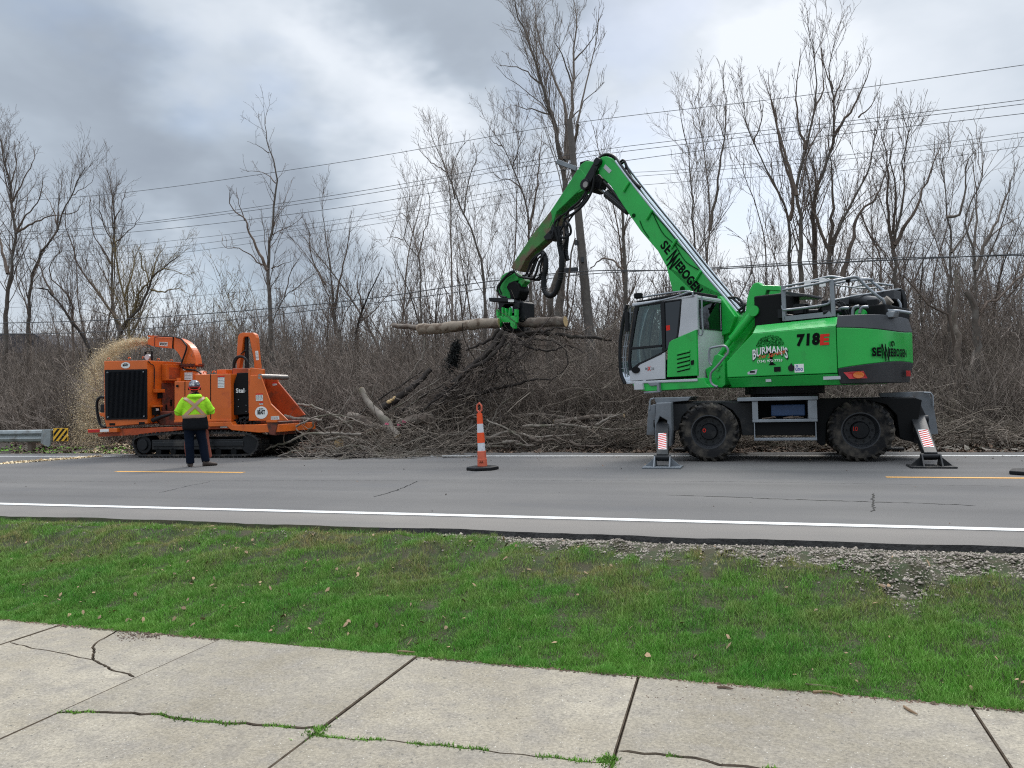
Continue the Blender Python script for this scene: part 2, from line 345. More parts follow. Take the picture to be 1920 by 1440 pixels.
def grow(P, R, spacing, lf, ang, n=4, t0=.2, up=.25, rf=.6, rmin=.004, wig=.18, lmax=9., taper=.35, droop=0., rs=rng, lmin=.0, rcap=9.):
    """children of every polyline; all arrays"""
    N_, m, _ = P.shape
    seg = np.linalg.norm(np.diff(P, axis=1), axis=2); L = seg.sum(1)
    cnt = np.maximum(1, np.round(L/spacing*rs.uniform(.7, 1.3, N_))).astype(int)
    idx = np.repeat(np.arange(N_), cnt); K = len(idx)
    t = rs.uniform(t0, 1., K)**.85; f = t*(m-1); i = np.minimum(f.astype(int), m-2); u = f-i
    base = P[idx, i]*(1-u)[:, None]+P[idx, i+1]*u[:, None]; r = (R[idx, i]*(1-u)+R[idx, i+1]*u)*rf
    r = np.minimum(r, rcap)
    d = P[idx, i+1]-P[idx, i]; d /= np.linalg.norm(d, axis=1)[:, None]+1e-9
    rv = rs.normal(size=(K, 3)); rv -= d*(rv*d).sum(1)[:, None]; rv /= np.linalg.norm(rv, axis=1)[:, None]+1e-9
    a = np.radians(rs.normal(ang, 10, K))[:, None]; nd_ = d*np.cos(a)+rv*np.sin(a)
    nd_[:, 2] += up; nd_ /= np.linalg.norm(nd_, axis=1)[:, None]
    ln = np.clip(L[idx]*lf*(1.15-.75*t)*rs.uniform(.55, 1.25, K), lmin, lmax)
    out_ = np.zeros((K, n, 3)); out_[:, 0] = base; c = nd_
    for j in range(1, n):
        c = c+rs.normal(0, wig, (K, 3)); c[:, 2] += up*.35-droop*j; c /= np.linalg.norm(c, axis=1)[:, None]
        out_[:, j] = out_[:, j-1]+c*(ln/(n-1))[:, None]
    rr = np.maximum(r, rmin)[:, None]*np.linspace(1, taper, n)[None, :]; rr = np.maximum(rr, rmin*.7)
    return out_, rr
# ================================================================== SETTING
# heights: road surface 0; driveway -0.366; the bank between them; the far verge and wood floor
ZD = -.366
def fbm(x, y, s, seed=0, o=4):
    r = np.zeros_like(x, dtype=float); a = 1.; k = 2*np.pi/s; g = np.random.default_rng(seed)
    for i in range(o):
        for _ in range(3):
            th = g.uniform(0, 2*np.pi); ph = g.uniform(0, 2*np.pi); r += a*np.sin(k*(x*np.cos(th)+y*np.sin(th))+ph)/3
        a *= .55; k *= 1.9
    return r
def smooth(a, b, x): t = np.clip((x-a)/(b-a), 0, 1); return t*t*(3-2*t)
def edge_near(x): return 6.82+.03*np.sin(x*1.7)+.02*np.sin(x*4.1+1)
def edge_far(x): return 16.75+.10*np.sin(x*.9)+.05*np.sin(x*2.7+1)
def gh(x, y):
    x = np.asarray(x, float); y = np.asarray(y, float)
    z = np.full(x.shape, ZD-.03)
    z = z+(smooth(4.9, 6.5, y)*.70+smooth(4.45, 5.2, y)*.30)*(-.05-(ZD-.03))
    z = z+smooth(4.4, 5., y)*(1-smooth(6.5, 6.8, y))*(.035*fbm(x, y, 1.3, 3))+smooth(5.6, 6.1, y)*(1-smooth(6.4, 6.7, y))*.05*(fbm(x, y, .8, 9)+.4)
    z = z+smooth(17., 19.5, y)*.22+smooth(16.8, 18.5, y)*.05*fbm(x, y, 1.7, 5)+smooth(22, 60, y)*.8
    z = z+smooth(16.9, 17.4, y)*(1-smooth(18, 19, y))*.06*(fbm(x, y, 1.1, 15)+.6)
    return z
def gradm(name, build):
    m = bpy.data.materials.new(name); m.use_nodes = True; t = m.node_tree; b = t.nodes['Principled BSDF']; co = t.nodes.new('ShaderNodeTexCoord').outputs['Object']
    def nz(s, d=5., r=.55, vec=None, scale=None):
        n = t.nodes.new('ShaderNodeTexNoise'); n.inputs['Scale'].default_value = s; n.inputs['Detail'].default_value = d; n.inputs['Roughness'].default_value = r
        if scale:
            mp = t.nodes.new('ShaderNodeMapping'); mp.inputs['Scale'].default_value = scale; t.links.new(co, mp.inputs[0]); t.links.new(mp.outputs[0], n.inputs['Vector'])
        else: t.links.new(co, n.inputs['Vector'])
        return n.outputs['Fac']
    def mr(x, a, b_, c=0., d=1.):
        r = t.nodes.new('ShaderNodeMapRange'); t.links.new(x, r.inputs[0])
        for i, v in enumerate((a, b_, c, d)): r.inputs[i+1].default_value = v
        return r.outputs[0]
    def mix(f, a, c, mode='MIX'):
        x = t.nodes.new('ShaderNodeMixRGB'); x.blend_type = mode
        for i, v in enumerate((f, a, c)):
            if isinstance(v, (int, float)): x.inputs[i].default_value = v if i == 0 else (v, v, v, 1)
            elif isinstance(v, tuple): x.inputs[i].default_value = (*v[:3], 1)
            else: t.links.new(v, x.inputs[i])
        return x.outputs[0]
    def voro(s, feature='F1', out='Distance'):
        n = t.nodes.new('ShaderNodeTexVoronoi'); n.feature = feature; n.inputs['Scale'].default_value = s; t.links.new(co, n.inputs['Vector']); return n.outputs[out]
    def bump(h, st, dist=.01):
        n = t.nodes.new('ShaderNodeBump'); n.inputs['Strength'].default_value = st; n.inputs['Distance'].default_value = dist; t.links.new(h, n.inputs['Height']); t.links.new(n.outputs[0], b.inputs['Normal'])
    def pos(i):
        g = t.nodes.new('ShaderNodeSeparateXYZ'); t.links.new(co, g.inputs[0]); return g.outputs[i]
    c = build(dict(nz=nz, mr=mr, mix=mix, voro=voro, bump=bump, pos=pos, b=b, t=t)); t.links.new(c, b.inputs['Base Color']); return m
def _asph(k):
    nz, mr, mix, bump, b, pos, t = [k[a] for a in ('nz', 'mr', 'mix', 'bump', 'b', 'pos', 't')]
    b.inputs['Roughness'].default_value = .85; b.inputs['Specular IOR Level'].default_value = .35
    base = mix(mr(nz(.35, 4), .35, .65), (.104, .100, .098), (.130, .124, .118))
    streak = mix(mr(nz(1., 4, .5, scale=(.06, 1.6, 1)), .4, .65), 1., .86, 'MIX'); base = mix(1., base, streak, 'MULTIPLY')
    fine = mr(nz(110, 3, .75), .3, .7, .62, 1.36); base = mix(1., base, fine, 'MULTIPLY')
    spk = mr(nz(420, 2, .7), .66, .74); base = mix(spk, base, (.27, .265, .25))
    # paved shoulder outside the near edge line is paler
    band = t.nodes.new('ShaderNodeMath'); band.operation = 'SINE'; sc_ = t.nodes.new('ShaderNodeMath'); sc_.operation = 'MULTIPLY'; sc_.inputs[1].default_value = 3.4; t.links.new(pos(1), sc_.inputs[0]); t.links.new(sc_.outputs[0], band.inputs[0]); base = mix(1., base, mr(band.outputs[0], -1, 1, .93, 1.06), 'MULTIPLY')
    base = mix(mr(nz(.8, 5, .6, scale=(.35, 1, 1)), .56, .70, 0, .5), base, (.085, .085, .089))
    sh = mr(pos(1), 7.58, 7.5, 0., 1.); base = mix(sh, base, mix(1., base, (1.5, 1.44, 1.36), 'MULTIPLY'))
    wash = mr(nz(.22, 3, .5, scale=(1, 2.5, 1)), .55, .75, 0, .35); base = mix(wash, base, (.088, .088, .092))
    bump(nz(220, 3, .8), .35, .004); return base
M['asphalt'] = gradm('asphalt', _asph)
def _conc(k):
    nz, mr, mix, bump, b, voro = [k[a] for a in ('nz', 'mr', 'mix', 'bump', 'b', 'voro')]
    b.inputs['Roughness'].default_value = .9
    base = mix(mr(nz(1.3, 5), .35, .68), (.262, .228, .172), (.365, .325, .255)); isl = k['t'].nodes.new('ShaderNodeNewGeometry').outputs['Random Per Island']; base = mix(1., base, mr(isl, 0, 1, .84, 1.1), 'MULTIPLY')
    base = mix(mr(nz(6, 5, .65), .42, .7), base, (.235, .21, .175))
    base = mix(1., base, mr(nz(70, 4, .75), .3, .7, .60, 1.32), 'MULTIPLY'); base = mix(mr(nz(2.6, 6, .7), .56, .72, 0, .6), base, (.17, .148, .118))
    base = mix(mr(nz(30, 4, .7), .60, .68), base, (.13, .12, .10))
    base = mix(mr(nz(75, 2, .6), .70, .74), base, (.60, .58, .52))
    base = mix(mr(nz(14, 4, .6), .62, .75, 0, .35), base, (.17, .155, .14))
    bump(nz(110, 4, .8), .6, .004); return base
M['concrete'] = gradm('driveway_concrete', _conc)
def _soil(k):
    nz, mr, mix, bump, b, pos = [k[a] for a in ('nz', 'mr', 'mix', 'bump', 'b', 'pos')]
    b.inputs['Roughness'].default_value = .95
    base = mix(mr(nz(3, 5), .35, .65), (.055, .043, .033), (.10, .082, .065))
    base = mix(mr(nz(40, 4, .7), .5, .7), base, (.16, .14, .12))
    near = mr(pos(1), 12., 11.8); lawn = mix(mr(nz(9, 5), .4, .6), (.030, .045, .012), (.055, .05, .025)); base = mix(near, base, lawn)
    bump(nz(60, 4, .8), .8, .02); return base
M['soil'] = gradm('soil', _soil)
def _gravelm(k):
    nz, mr, mix, bump, b, voro = [k[a] for a in ('nz', 'mr', 'mix', 'bump', 'b', 'voro')]
    b.inputs['Roughness'].default_value = .9
    base = mix(mr(nz(22, 3), .35, .65), (.15, .125, .10), (.36, .315, .265)); return mix(mr(nz(60, 3), .6, .7), base, (.52, .48, .41))
M['gravel'] = gradm('gravel_stone', _gravelm)
def _paint(c, wear):
    def f(k):
        nz, mr, mix, bump, b = [k[a] for a in ('nz', 'mr', 'mix', 'bump', 'b')]
        b.inputs['Roughness'].default_value = .7
        base = mix(mr(nz(1.2, 4), .4, .7), c, tuple(q*.86 for q in c)); base = mix(mr(nz(90, 4, .7), wear, wear+.1), base, (.22, .22, .22)); bump(nz(200, 3), .3, .003); return base
    return f
M['whiteline'] = gradm('road_paint_white', _paint((.66, .66, .64), .62)); M['yellowline'] = gradm('road_paint_yellow', _paint((.66, .34, .07), .60))

# ground sheet: fine near the camera, coarse to the horizon
def axis(fine, lo, hi, growth=1.18):
    a = list(fine); st = a[1]-a[0]; x = a[0]; s = st; L_ = []
    while x > lo: s *= growth; x -= s; L_.append(x)
    R_ = []; x = a[-1]; s = a[-1]-a[-2]
    while x < hi: s *= growth; x += s; R_.append(x)
    return np.array(L_[::-1]+a+R_)
gx = axis(np.arange(-16, 8, .12), -1500, 1500, 1.15); gy = axis(np.concatenate([np.arange(2, 7.2, .06), np.arange(7.2, 16.4, .4), np.arange(16.4, 20, .12)]), -600, 2500, 1.15)
XX, YY = np.meshgrid(gx, gy, indexing='ij'); ZZ = gh(XX, YY)
inroad = (YY > 6.9) & (YY < 16.7); ZZ = np.where(inroad, -.06, ZZ); ZZ = np.where((YY < 4.35), ZD-.05, ZZ)
nxg, nyg = XX.shape; I = (np.arange(nxg-1)[:, None]*nyg+np.arange(nyg-1)[None, :]).ravel()
me = mesh_np('ground', np.stack([XX, YY, ZZ], -1).reshape(-1, 3), np.stack([I, I+nyg, I+nyg+1, I+1], -1))
tag(attach(me, 'ground', M['soil'], smooth=True), 'brown soil and turf ground reaching back under the bare trees', None, None, 'structure')
# road slab with ragged edges
xs = np.concatenate([np.arange(-400, -30, 10), np.arange(-30, 12, .06), np.arange(12, 400, 10)])
mb = MB(); n = len(xs); e0 = edge_near(xs)+.022*fbm(xs, xs*0, .6, 21); e1 = edge_far(xs)+.06*fbm(xs, xs*0, .7, 22)
vs = []
for x, a, c in zip(xs, e0, e1): vs += [(x, a-.04-.03*abs(math.sin(x*2.3))*abs(math.sin(x*7.1)), -.10), (x, a, 0.), (x, c, 0.), (x, c+.05, -.08)]
for i in range(n-1):
    for j in range(3): mb.mi = (1 if -3.7 < xs[i] < 12 else 2) if j == 0 else 0; mb.f.append((4*i+j, 4*i+4+j, 4*i+5+j, 4*i+1+j)); mb.m.append(mb.mi)
mb.v = [list(map(float, p)) for p in vs]
M['lip'] = mat('broken_asphalt_edge', (.030, .029, .028), .9, var=.4, vscale=20, bump=.8, bscale=50, spec=.2)
tag(mb.build('road', [M['asphalt'], M['lip'], M['soil']], smooth=False), 'grey asphalt two lane road with worn paved shoulder', None, None, 'structure')
def strip(name, x0, x1, y, w_, m, z=.004, fade=0):
    q = np.arange(x0, x1+.01, .5) if x1-x0 < 60 else np.arange(x0, x1+.1, 2.); v = []
    for x in q: j = .004*math.sin(x*9.1); v += [(x, y-w_/2+j, z), (x, y+w_/2+j, z)]
    b = MB(); b.add(v, [(2*i, 2*i+2, 2*i+3, 2*i+1) for i in range(len(q)-1)]); return b.build(name, m)
tag(strip('road_marking', -120, 80, 7.66, .145, M['whiteline']), 'near white edge line along the grassy side of the road', None, None, 'structure')
tag(strip('road_marking', -160, 80, 15.8, .15, M['whiteline']), 'far white edge line beside the machines', None, None, 'structure')
for px0, px1, t_ in ((195, 492, 'yellow centre dash beside the worker'), (1660, 1914, 'yellow centre dash right of the machine')):
    tag(strip('road_marking', G(px0, 887)[0] if px0 < 900 else G(px0, 894)[0], G(px1, 886)[0] if px0 < 900 else G(px1, 896)[0]+.4, 11.95, .13, M['yellowline']), t_, None, None, 'structure')
# thin tar cracks in the asphalt, sheets just above the road
mb = MB()
def crack(mb, P, w_, z=.003, jit=.012):
    P = np.array(P, float); Q = []
    for a, c in zip(P[:-1], P[1:]):
        m_ = max(2, int(np.linalg.norm(c-a)/.06)); Q += [a+(c-a)*i/m_ for i in range(m_)]
    Q.append(P[-1]); Q = np.array(Q)[:, :2]+rng.normal(0, jit, (len(Q), 2)); T = np.gradient(Q, axis=0); T /= np.linalg.norm(T, axis=1)[:, None]+1e-9
    Nn = np.stack([-T[:, 1], T[:, 0]], 1); ww = w_*rng.uniform(.3, 1.3, len(Q))[:, None]; ww[0] = ww[-1] = .001
    vs = []
    for q, nn, a in zip(Q, Nn, ww): vs += [(*(q-nn*a/2), z), (*(q+nn*a/2), z)]
    mb.add(vs, [(2*i, 2*i+2, 2*i+3, 2*i+1) for i in range(len(Q)-1)])
crack(mb, [G(700, 932), G(745, 920), G(783, 902)], .022); crack(mb, [G(300, 924), G(350, 912), G(400, 902)], .012)
crack(mb, [G(1250, 928), G(1500, 937), G(1700, 943), G(1830, 948)], .022); crack(mb, [G(1636, 960), G(1638, 925)], .02)
crack(mb, [G(-100, 905), G(300, 902), G(900, 900), G(1350, 903), G(1900, 912)], .008)
tag(mb.build('road_crack', M['blackdeep']), 'thin dark cracks and joint across the asphalt', None, None, 'structure')
# driveway slabs, outlines read from the joints and cracks
Z0 = ZD
def gxy(x, y): return G(x, y, Z0)[:2]
def wob(P, amp, step=.05):
    P = np.array(P, float); Q = []
    for a, c in zip(P[:-1], P[1:]):
        m_ = max(1, int(np.linalg.norm(c-a)/step)); Q += [a+(c-a)*i/m_ for i in range(m_)]
    Q.append(P[-1]); Q = np.array(Q); 
    if len(Q) > 2: Q[1:-1] += rng.normal(0, amp, Q[1:-1].shape)
    return Q
YE = 4.42
J = [-9.6, -8.1, -6.6, -5.05, -3.61, -2.13, -.74, .93, 2.5, 4., 5.5, 7., 8.5]          # joint lines (x at the lawn edge)
def jx(i, y): return J[i]+{6: .05}.get(i, 0.)*(YE-y)
cr_pts = {4: [gxy(120, 1338), gxy(180, 1335), gxy(300, 1340), gxy(350, 1350), gxy(480, 1358), gxy(600, 1367)],
          5: [gxy(600, 1381), gxy(660, 1387), gxy(740, 1390), gxy(850, 1402), gxy(960, 1413), gxy(1060, 1425), gxy(1150, 1432)],
          6: [gxy(1152, 1407), gxy(1230, 1412), gxy(1300, 1420), gxy(1350, 1432), gxy(1430, 1441), gxy(1600, 1452)]}
mb = MB()
def slab(poly, gap=.010, z0=Z0-.1, z1=Z0):
    P = np.array(poly)[:, :2]; c = P.mean(0); a = MB()
    # inset along averaged normals
    nx_ = np.roll(P, -1, 0)-P; pv = P-np.roll(P, 1, 0); nn = np.stack([-(nx_+pv)[:, 1], (nx_+pv)[:, 0]], 1); nn /= np.linalg.norm(nn, axis=1)[:, None]+1e-9
    area = .5*np.sum(P[:, 0]*np.roll(P[:, 1], -1)-np.roll(P[:, 0], -1)*P[:, 1]); s_ = 1 if area > 0 else -1
    A = P+nn*s_*gap; B = P+nn*s_*(gap+.006); k = len(P); dz = rng.uniform(-.004, .004)
    vs = [(x, y, z0) for x, y in A]+[(x, y, z1-.006+dz) for x, y in A]+[(x, y, z1+dz) for x, y in B]
    mb.mi = 0; mb.add(vs[2*k:], [tuple(range(k))]); mb.mi = 1; mb.add(vs, [(j*k+i, j*k+(i+1) % k, (j+1)*k+(i+1) % k, (j+1)*k+i) for j in range(2) for i in range(k)]); mb.mi = 0
def xcrack(i):
    if i in cr_pts:
        P = [np.array(p) for p in cr_pts[i]]
        a = (P[0][1]); b_ = P[-1][1]
        P = [np.array([jx(i, a), a])]+[p for p in P if jx(i, a)+.05 < p[0] < jx(i+1, b_)-.05]+[np.array([jx(i+1, b_), b_])]
    else:
        P = [np.array([jx(i, 3.35), 3.35+.05*i]), np.array([jx(i+1, 3.3), 3.36])]
    return wob(P, .006)
XC = {}
for i in range(len(J)-1):
    te = wob([(J[i], YE), (J[i+1], YE)], .004, .08)
    if i == 3:   # the far left slab, broken in pieces
        ed = lambda px_, py_: gxy(px_, py_)
        k1 = wob([(G(210, 1185, Z0)[0], YE), gxy(186, 1200), gxy(176, 1208), gxy(174, 1225), gxy(176, 1237), gxy(195, 1247), gxy(215, 1257), gxy(240, 1263), (J[4], gxy(252, 1270)[1])], .004, .03)
        yj = gxy(252, 1270)[1]
        slab(np.vstack([k1[::-1], [(k1[0][0], YE)], wob([(k1[0][0], YE), (J[4], YE)], .004)[1:], ]), .0045)
        k2 = wob([(J[3]+.0, gxy(0, 1207)[1]+.05), gxy(60, 1214), gxy(110, 1222), gxy(150, 1231), gxy(176, 1237)], .004, .04)
        ii = int(np.argmin(np.linalg.norm(k1-k2[-1], axis=1)))
        slab(np.vstack([wob([(J[3], YE), (k1[0][0], YE)], .004), k1[1:ii+1], k2[::-1][1:]]), .002)
        slab(np.vstack([k2, k1[ii+1:], [(J[4], 1.0)], [(J[3], 1.0)]]), .004)
        continue
    c_ = xcrack(i); XC[i] = c_
    slab(np.vstack([te, c_[::-1]]), .0035); slab(np.vstack([c_, [(jx(i+1, -1.), -1.)], [(jx(i, -1.), -1.)]]), .0035)
M['joint'] = mat('joint_dirt', (.085, .066, .048), .95, var=.4, vscale=20, spec=.1)
tag(mb.build('driveway', [M['concrete'], M['joint']], recalc=False), 'pale cracked concrete slabs in front of the lawn', None, None, 'structure')
# moss in the wide crack: tiny tufts
def tufts(name, P, spread, h, m, lab, cat=None):
    K = len(P); a = rng.uniform(0, 2*np.pi, K); hh = h*rng.uniform(.5, 1.2, K); wv = .35*hh[:, None]*np.stack([np.cos(a), np.sin(a), 0*a], 1)
    B = P+np.stack([rng.normal(0, spread, K), rng.normal(0, spread, K), 0*a], 1); lean = rng.normal(0, .5, (K, 3))*hh[:, None]; lean[:, 2] = 0
    V = np.stack([B-wv, B+wv, B+lean+np.stack([0*a, 0*a, hh], 1)], 1).reshape(-1, 3)
    return tag(attach(mesh_np(name, V, np.arange(3*K).reshape(-1, 3), 3), name, m), lab, None, None, 'stuff')
mp = []
for i, c_ in XC.items():
    if i in (4, 5, 6):
        for a, b_ in zip(c_[:-1], c_[1:]):
            x = a[0]; d = float(fbm(np.array([x*2.2]), np.array([i*3.-6.]), 1., 31)[0])
            if d > (-.25 if i < 6 else .35):
                for _ in range(60 if i == 5 else 40): mp.append([*(a+(b_-a)*rng.random()), Z0-.012])
for _ in range(300): mp.append([jx(5, 3.3)+rng.normal(0, .02), gxy(600, 1372)[1]+rng.normal(0, .04), Z0-.012])
for _ in range(400): mp.append([jx(6, 3.3)-.03+rng.normal(0, .02), gxy(1150, 1428)[1]+rng.normal(0, .03), Z0-.012])
tufts('crack_moss', np.array(mp), .008, .022, M['moss'], 'short green moss growing in the wide driveway cracks')
# dark crumbs, seeds and twigs on the slabs
mb = MB()
def crumb(x, y, s):
    a = rng.uniform(0, 6.28); c, d = math.cos(a)*s, math.sin(a)*s; h = s*.5
    mb.add([(x-c, y-d, Z0), (x+d*.5, y-c*.5, Z0), (x+c, y+d, Z0), (x-d*.5, y+c*.5, Z0), (x, y, Z0+h)], [(0, 1, 4), (1, 2, 4), (2, 3, 4), (3, 0, 4)])
for _ in range(170):
    p = gxy(rng.uniform(1200, 1900), 1300+rng.normal(0, 14)+12*rng.random()); 
    if p[1] < 4.38: crumb(p[0], p[1], rng.uniform(.003, .009))
for _ in range(260): crumb(rng.uniform(-6, 3.5), rng.uniform(2.2, 4.38), rng.uniform(.002, .006))
for _ in range(2200): crumb(rng.uniform(-6, 4), 4.405+rng.normal(0, .012), rng.uniform(.004, .014))
for _ in range(260): p = gxy(rng.uniform(220, 300), 1192+rng.normal(0, 4)); crumb(p[0], min(p[1], 4.4), rng.uniform(.003, .011))
tag(mb.build('debris', M['leafdark'], recalc=False), 'dark seeds and bark crumbs scattered on the concrete', None, None, 'stuff')
for a, lab in (([(1525, 1300), (1545, 1299), (1560, 1301), (1580, 1307)], 'thin pale curved twig on the concrete near the lawn edge'), ([(1695, 1327), (1705, 1334), (1720, 1342)], 'short rust brown stick lying on the right driveway slab'), ([(1345, 1291), (1360, 1291), (1375, 1294)], 'small dark twig on the slab right of the middle joint'), ([(746, 1223), (760, 1224), (778, 1225)], 'short pale stick at the lawn edge above a slab joint'), ([(1510, 1286), (1540, 1289), (1570, 1293)], 'dark twig in the grass edge of the right slab')):
    P = spline([np.array([*gxy(*q), Z0+.008]) for q in a], 8); b = MB(); b.tube(P, [.006, .007, .003], 6)
    tag(b.build('twig', M['leaf'] if 'dark' not in lab else M['leafdark'], smooth=True), lab, 'twig')

# ---- gravel shoulder
_ge = [G(a, c, -.06)[:2] for a, c in ((0, 972), (250, 980), (500, 988), (700, 992), (830, 996), (870, 1006), (950, 1014), (1040, 1030), (1100, 1026), (1200, 1042), (1300, 1036), (1390, 1046), (1450, 1050), (1500, 1050), (1560, 1056), (1630, 1068), (1660, 1082), (1700, 1088), (1740, 1078), (1800, 1064), (1880, 1068), (1920, 1078))]
GEX = [p[0] for p in _ge]; GEY = [p[1] for p in _ge]
def grass_edge(x):   # y where the grass ends and gravel starts
    return np.interp(x, GEX, GEY)-.13*smooth(-4.2, -2.8, x)+.035*fbm(x, x*0, .7, 41)+.02*fbm(x, x*0, .23, 42)
K = 90000; x = rng.uniform(-11, 8.5, K); y = rng.uniform(5.5, 6.86, K); ge = grass_edge(x)
keep = (y > ge-.06) & (y < edge_near(x)-.03) | ((rng.random(K) < .16) & (y > 6.2+.1*np.sin(x*3)) & (x < -2.) & (fbm(x, y, .6, 44) > .15)) | ((rng.random(K) < .07) & (y > ge-.3)); keep &= y < edge_near(x)-.01
x = x[keep]; y = y[keep]; K = len(x); s = rng.gamma(2.2, .0026, K)+.003; z = gh(x, y)+s*.2
octv = np.array([(1, 0, 0), (-1, 0, 0), (0, 1, 0), (0, -1, 0), (0, 0, 1), (0, 0, -1)], float); octf = np.array([(0, 2, 4), (2, 1, 4), (1, 3, 4), (3, 0, 4), (2, 0, 5), (1, 2, 5), (3, 1, 5), (0, 3, 5)])
def stones(x, y, z, s, flatten=.6):
    K = len(x); a = rng.uniform(0, 6.28, K); V = octv[None]*rng.uniform(.6, 1.35, (K, 6, 1))*s[:, None, None]; V = V+rng.normal(0, .18, V.shape)*s[:, None, None]
    c, d = np.cos(a)[:, None], np.sin(a)[:, None]; X = V[..., 0]*c-V[..., 1]*d; Y = V[..., 0]*d+V[..., 1]*c; V = np.stack([X+x[:, None], Y+y[:, None], V[..., 2]*flatten+z[:, None]], -1)
    return V.reshape(-1, 3), (octf[None]+6*np.arange(K)[:, None, None]).reshape(-1, 3)
V, Q = stones(x, y, z, s); tag(attach(mesh_np('gravel', V, Q, 3), 'gravel', M['gravel']), 'grey crushed stone gravel on the road shoulder', None, None, 'stuff')

# ---- lawn: individual blades
def _grassm(k):
    nz, mr, mix, b, pos, t = [k[a] for a in ('nz', 'mr', 'mix', 'b', 'pos', 't')]
    b.inputs['Roughness'].default_value = .55; b.inputs['Specular IOR Level'].default_value = .25
    g = mix(mr(nz(1.1, 4), .35, .65), (.088, .275, .036), (.15, .355, .05)); g = mix(mr(nz(7, 4), .4, .7), g, (.17, .31, .06))
    g = mix(mr(nz(55, 2), .55, .72), g, (.28, .42, .13))
    dry = mix(mr(nz(25, 3), .4, .6), (.40, .31, .15), (.23, .25, .085))
    m_ = mr(nz(1.5, 5, .6), .42, .60, .08, .9)
    up_ = mr(pos(1), 5.0, 6.0); f = t.nodes.new('ShaderNodeMath'); f.operation = 'MULTIPLY'; t.links.new(m_, f.inputs[0]); t.links.new(up_, f.inputs[1]); return mix(f.outputs[0], g, dry)
M['grass'] = gradm('lawn_grass', _grassm)
def blades(x, y, h, wd):
    K = len(x); z = gh(x, y)-.004; a = rng.uniform(0, 6.28, K); wx = np.cos(a)*wd/2; wy = np.sin(a)*wd/2; la = rng.uniform(0, 6.28, K); lm = h*np.abs(rng.normal(.35, .3, K))
    lx = np.cos(la)*lm; ly = np.sin(la)*lm; o = np.zeros(K)
    B = np.stack([x, y, z], 1); W = np.stack([wx, wy, o], 1); Mi = B+np.stack([lx*.35, ly*.35, h*.55], 1); T = B+np.stack([lx, ly, h*.95], 1)
    V = np.stack([B-W, B+W, Mi+W*.75, Mi-W*.75, T], 1).reshape(-1, 3); i = 5*np.arange(K)[:, None]
    F = np.concatenate([i+np.array([[0, 1, 2]]), i+np.array([[0, 2, 3]]), i+np.array([[3, 2, 4]])]); return V, F
K = 760000; v_ = rng.random(K); y = 4.40+2.4*v_**1.25; x = rng.uniform(-1.3, 1.3, K)
# sample inside the view wedge plus a margin
x = -.33*y+x*(.78*y+1.3); ge = np.minimum(grass_edge(x), edge_near(x)-.02)
dens = np.where(y > 5.7, np.clip(.62+.5*fbm(x, y, .45, 51)-.22*(y-5.7), .22, 1.), np.clip(1.05+.3*fbm(x, y, .8, 54), .75, 1)); keep = (y < ge+rng.normal(0, .03, K)) & (rng.random(K) < dens)
x = x[keep]; y = y[keep]; K = len(x)
tall = .035+.014*fbm(x, y, .9, 52)+.020*fbm(x, y, .25, 53)+.018*np.clip(fbm(x, y, .55, 57)-.4, 0, 1); tall = np.where(y > 6.0, tall*.85+.006, tall)*rng.uniform(.5, 1.35, K); near_edge = np.exp(-((y-4.43)/.05)**2); tall = tall*(1+.25*near_edge)
V, F = blades(x, y, np.clip(tall, .012, .09), rng.uniform(.0022, .0042, K)*(1+.12*(y-4.4)))
tag(attach(mesh_np('grass', V, F, 3), 'grass', M['grass']), 'green mown grass with dry patches on the bank between driveway and road', None, None, 'stuff')
# dead leaves on the lawn
def leaves(name, x, y, s, m, lab, lift=.02, zf=None):
    K = len(x); zf = gh if zf is None else zf; z = zf(x, y)+lift; a = rng.uniform(0, 6.28, K); tilt = rng.normal(0, .5, (K, 2))
    sh = np.array([(-1, -.1), (-.3, -.55), (.5, -.45), (1.1, 0), (.5, .5), (-.3, .55)]); V = np.zeros((K, 6, 3)); 
    for j, (p, q) in enumerate(sh):
        p_ = p*s*rng.uniform(.7, 1.2, K); q_ = q*s*rng.uniform(.6, 1.2, K); X = p_*np.cos(a)-q_*np.sin(a); Y = p_*np.sin(a)+q_*np.cos(a)
        V[:, j] = np.stack([x+X, y+Y, z+X*tilt[:, 0]+Y*tilt[:, 1]+abs(q)*s*.35*rng.uniform(0, 1.5, K)], 1)
    i = 6*np.arange(K)[:, None]; F = np.concatenate([i+np.array([[0, 1, 5]]), i+np.array([[1, 2, 4]]), i+np.array([[1, 4, 5]]), i+np.array([[2, 3, 4]])])
    return tag(attach(mesh_np(name, V.reshape(-1, 3), F, 3), name, m), lab, None, None, 'stuff')
K = 420; x = np.where(rng.random(K) < .5, rng.normal(-4.2, 1.6, K), rng.uniform(-9, 3, K)); y = 4.6+2.*rng.random(K)**1.2
leaves('dead_leaves', x, y, rng.uniform(.006, .024, K), M['leaf'], 'scattered dry brown leaves lying on the lawn', .028)
# far verge: wood chip and leaf litter carpet
K = 90000; y = 17.0+9*rng.random(K)**1.6; x = rng.uniform(-1.25, .55, K)*y
leaves('leaf_litter', x, y, rng.gamma(2., .010, K)+.010, M['leafdark'], 'brown leaf and wood litter on the verge under the trees', .01)
K = 5000; x = rng.uniform(2.2, 11, K); y = 17.1+4*rng.random(K)**1.3
leaves('wood_debris', x, y, rng.gamma(2., .014, K)+.012, M['stickpale'], 'pale splintered wood debris on the right verge', .03)
K = 900; x = rng.uniform(-26, -17, K); y = 17.0+rng.random(K)*1.2
leaves('weeds', x, y, rng.uniform(.02, .05, K), M['moss'], 'low green weeds under the guardrail', .03)
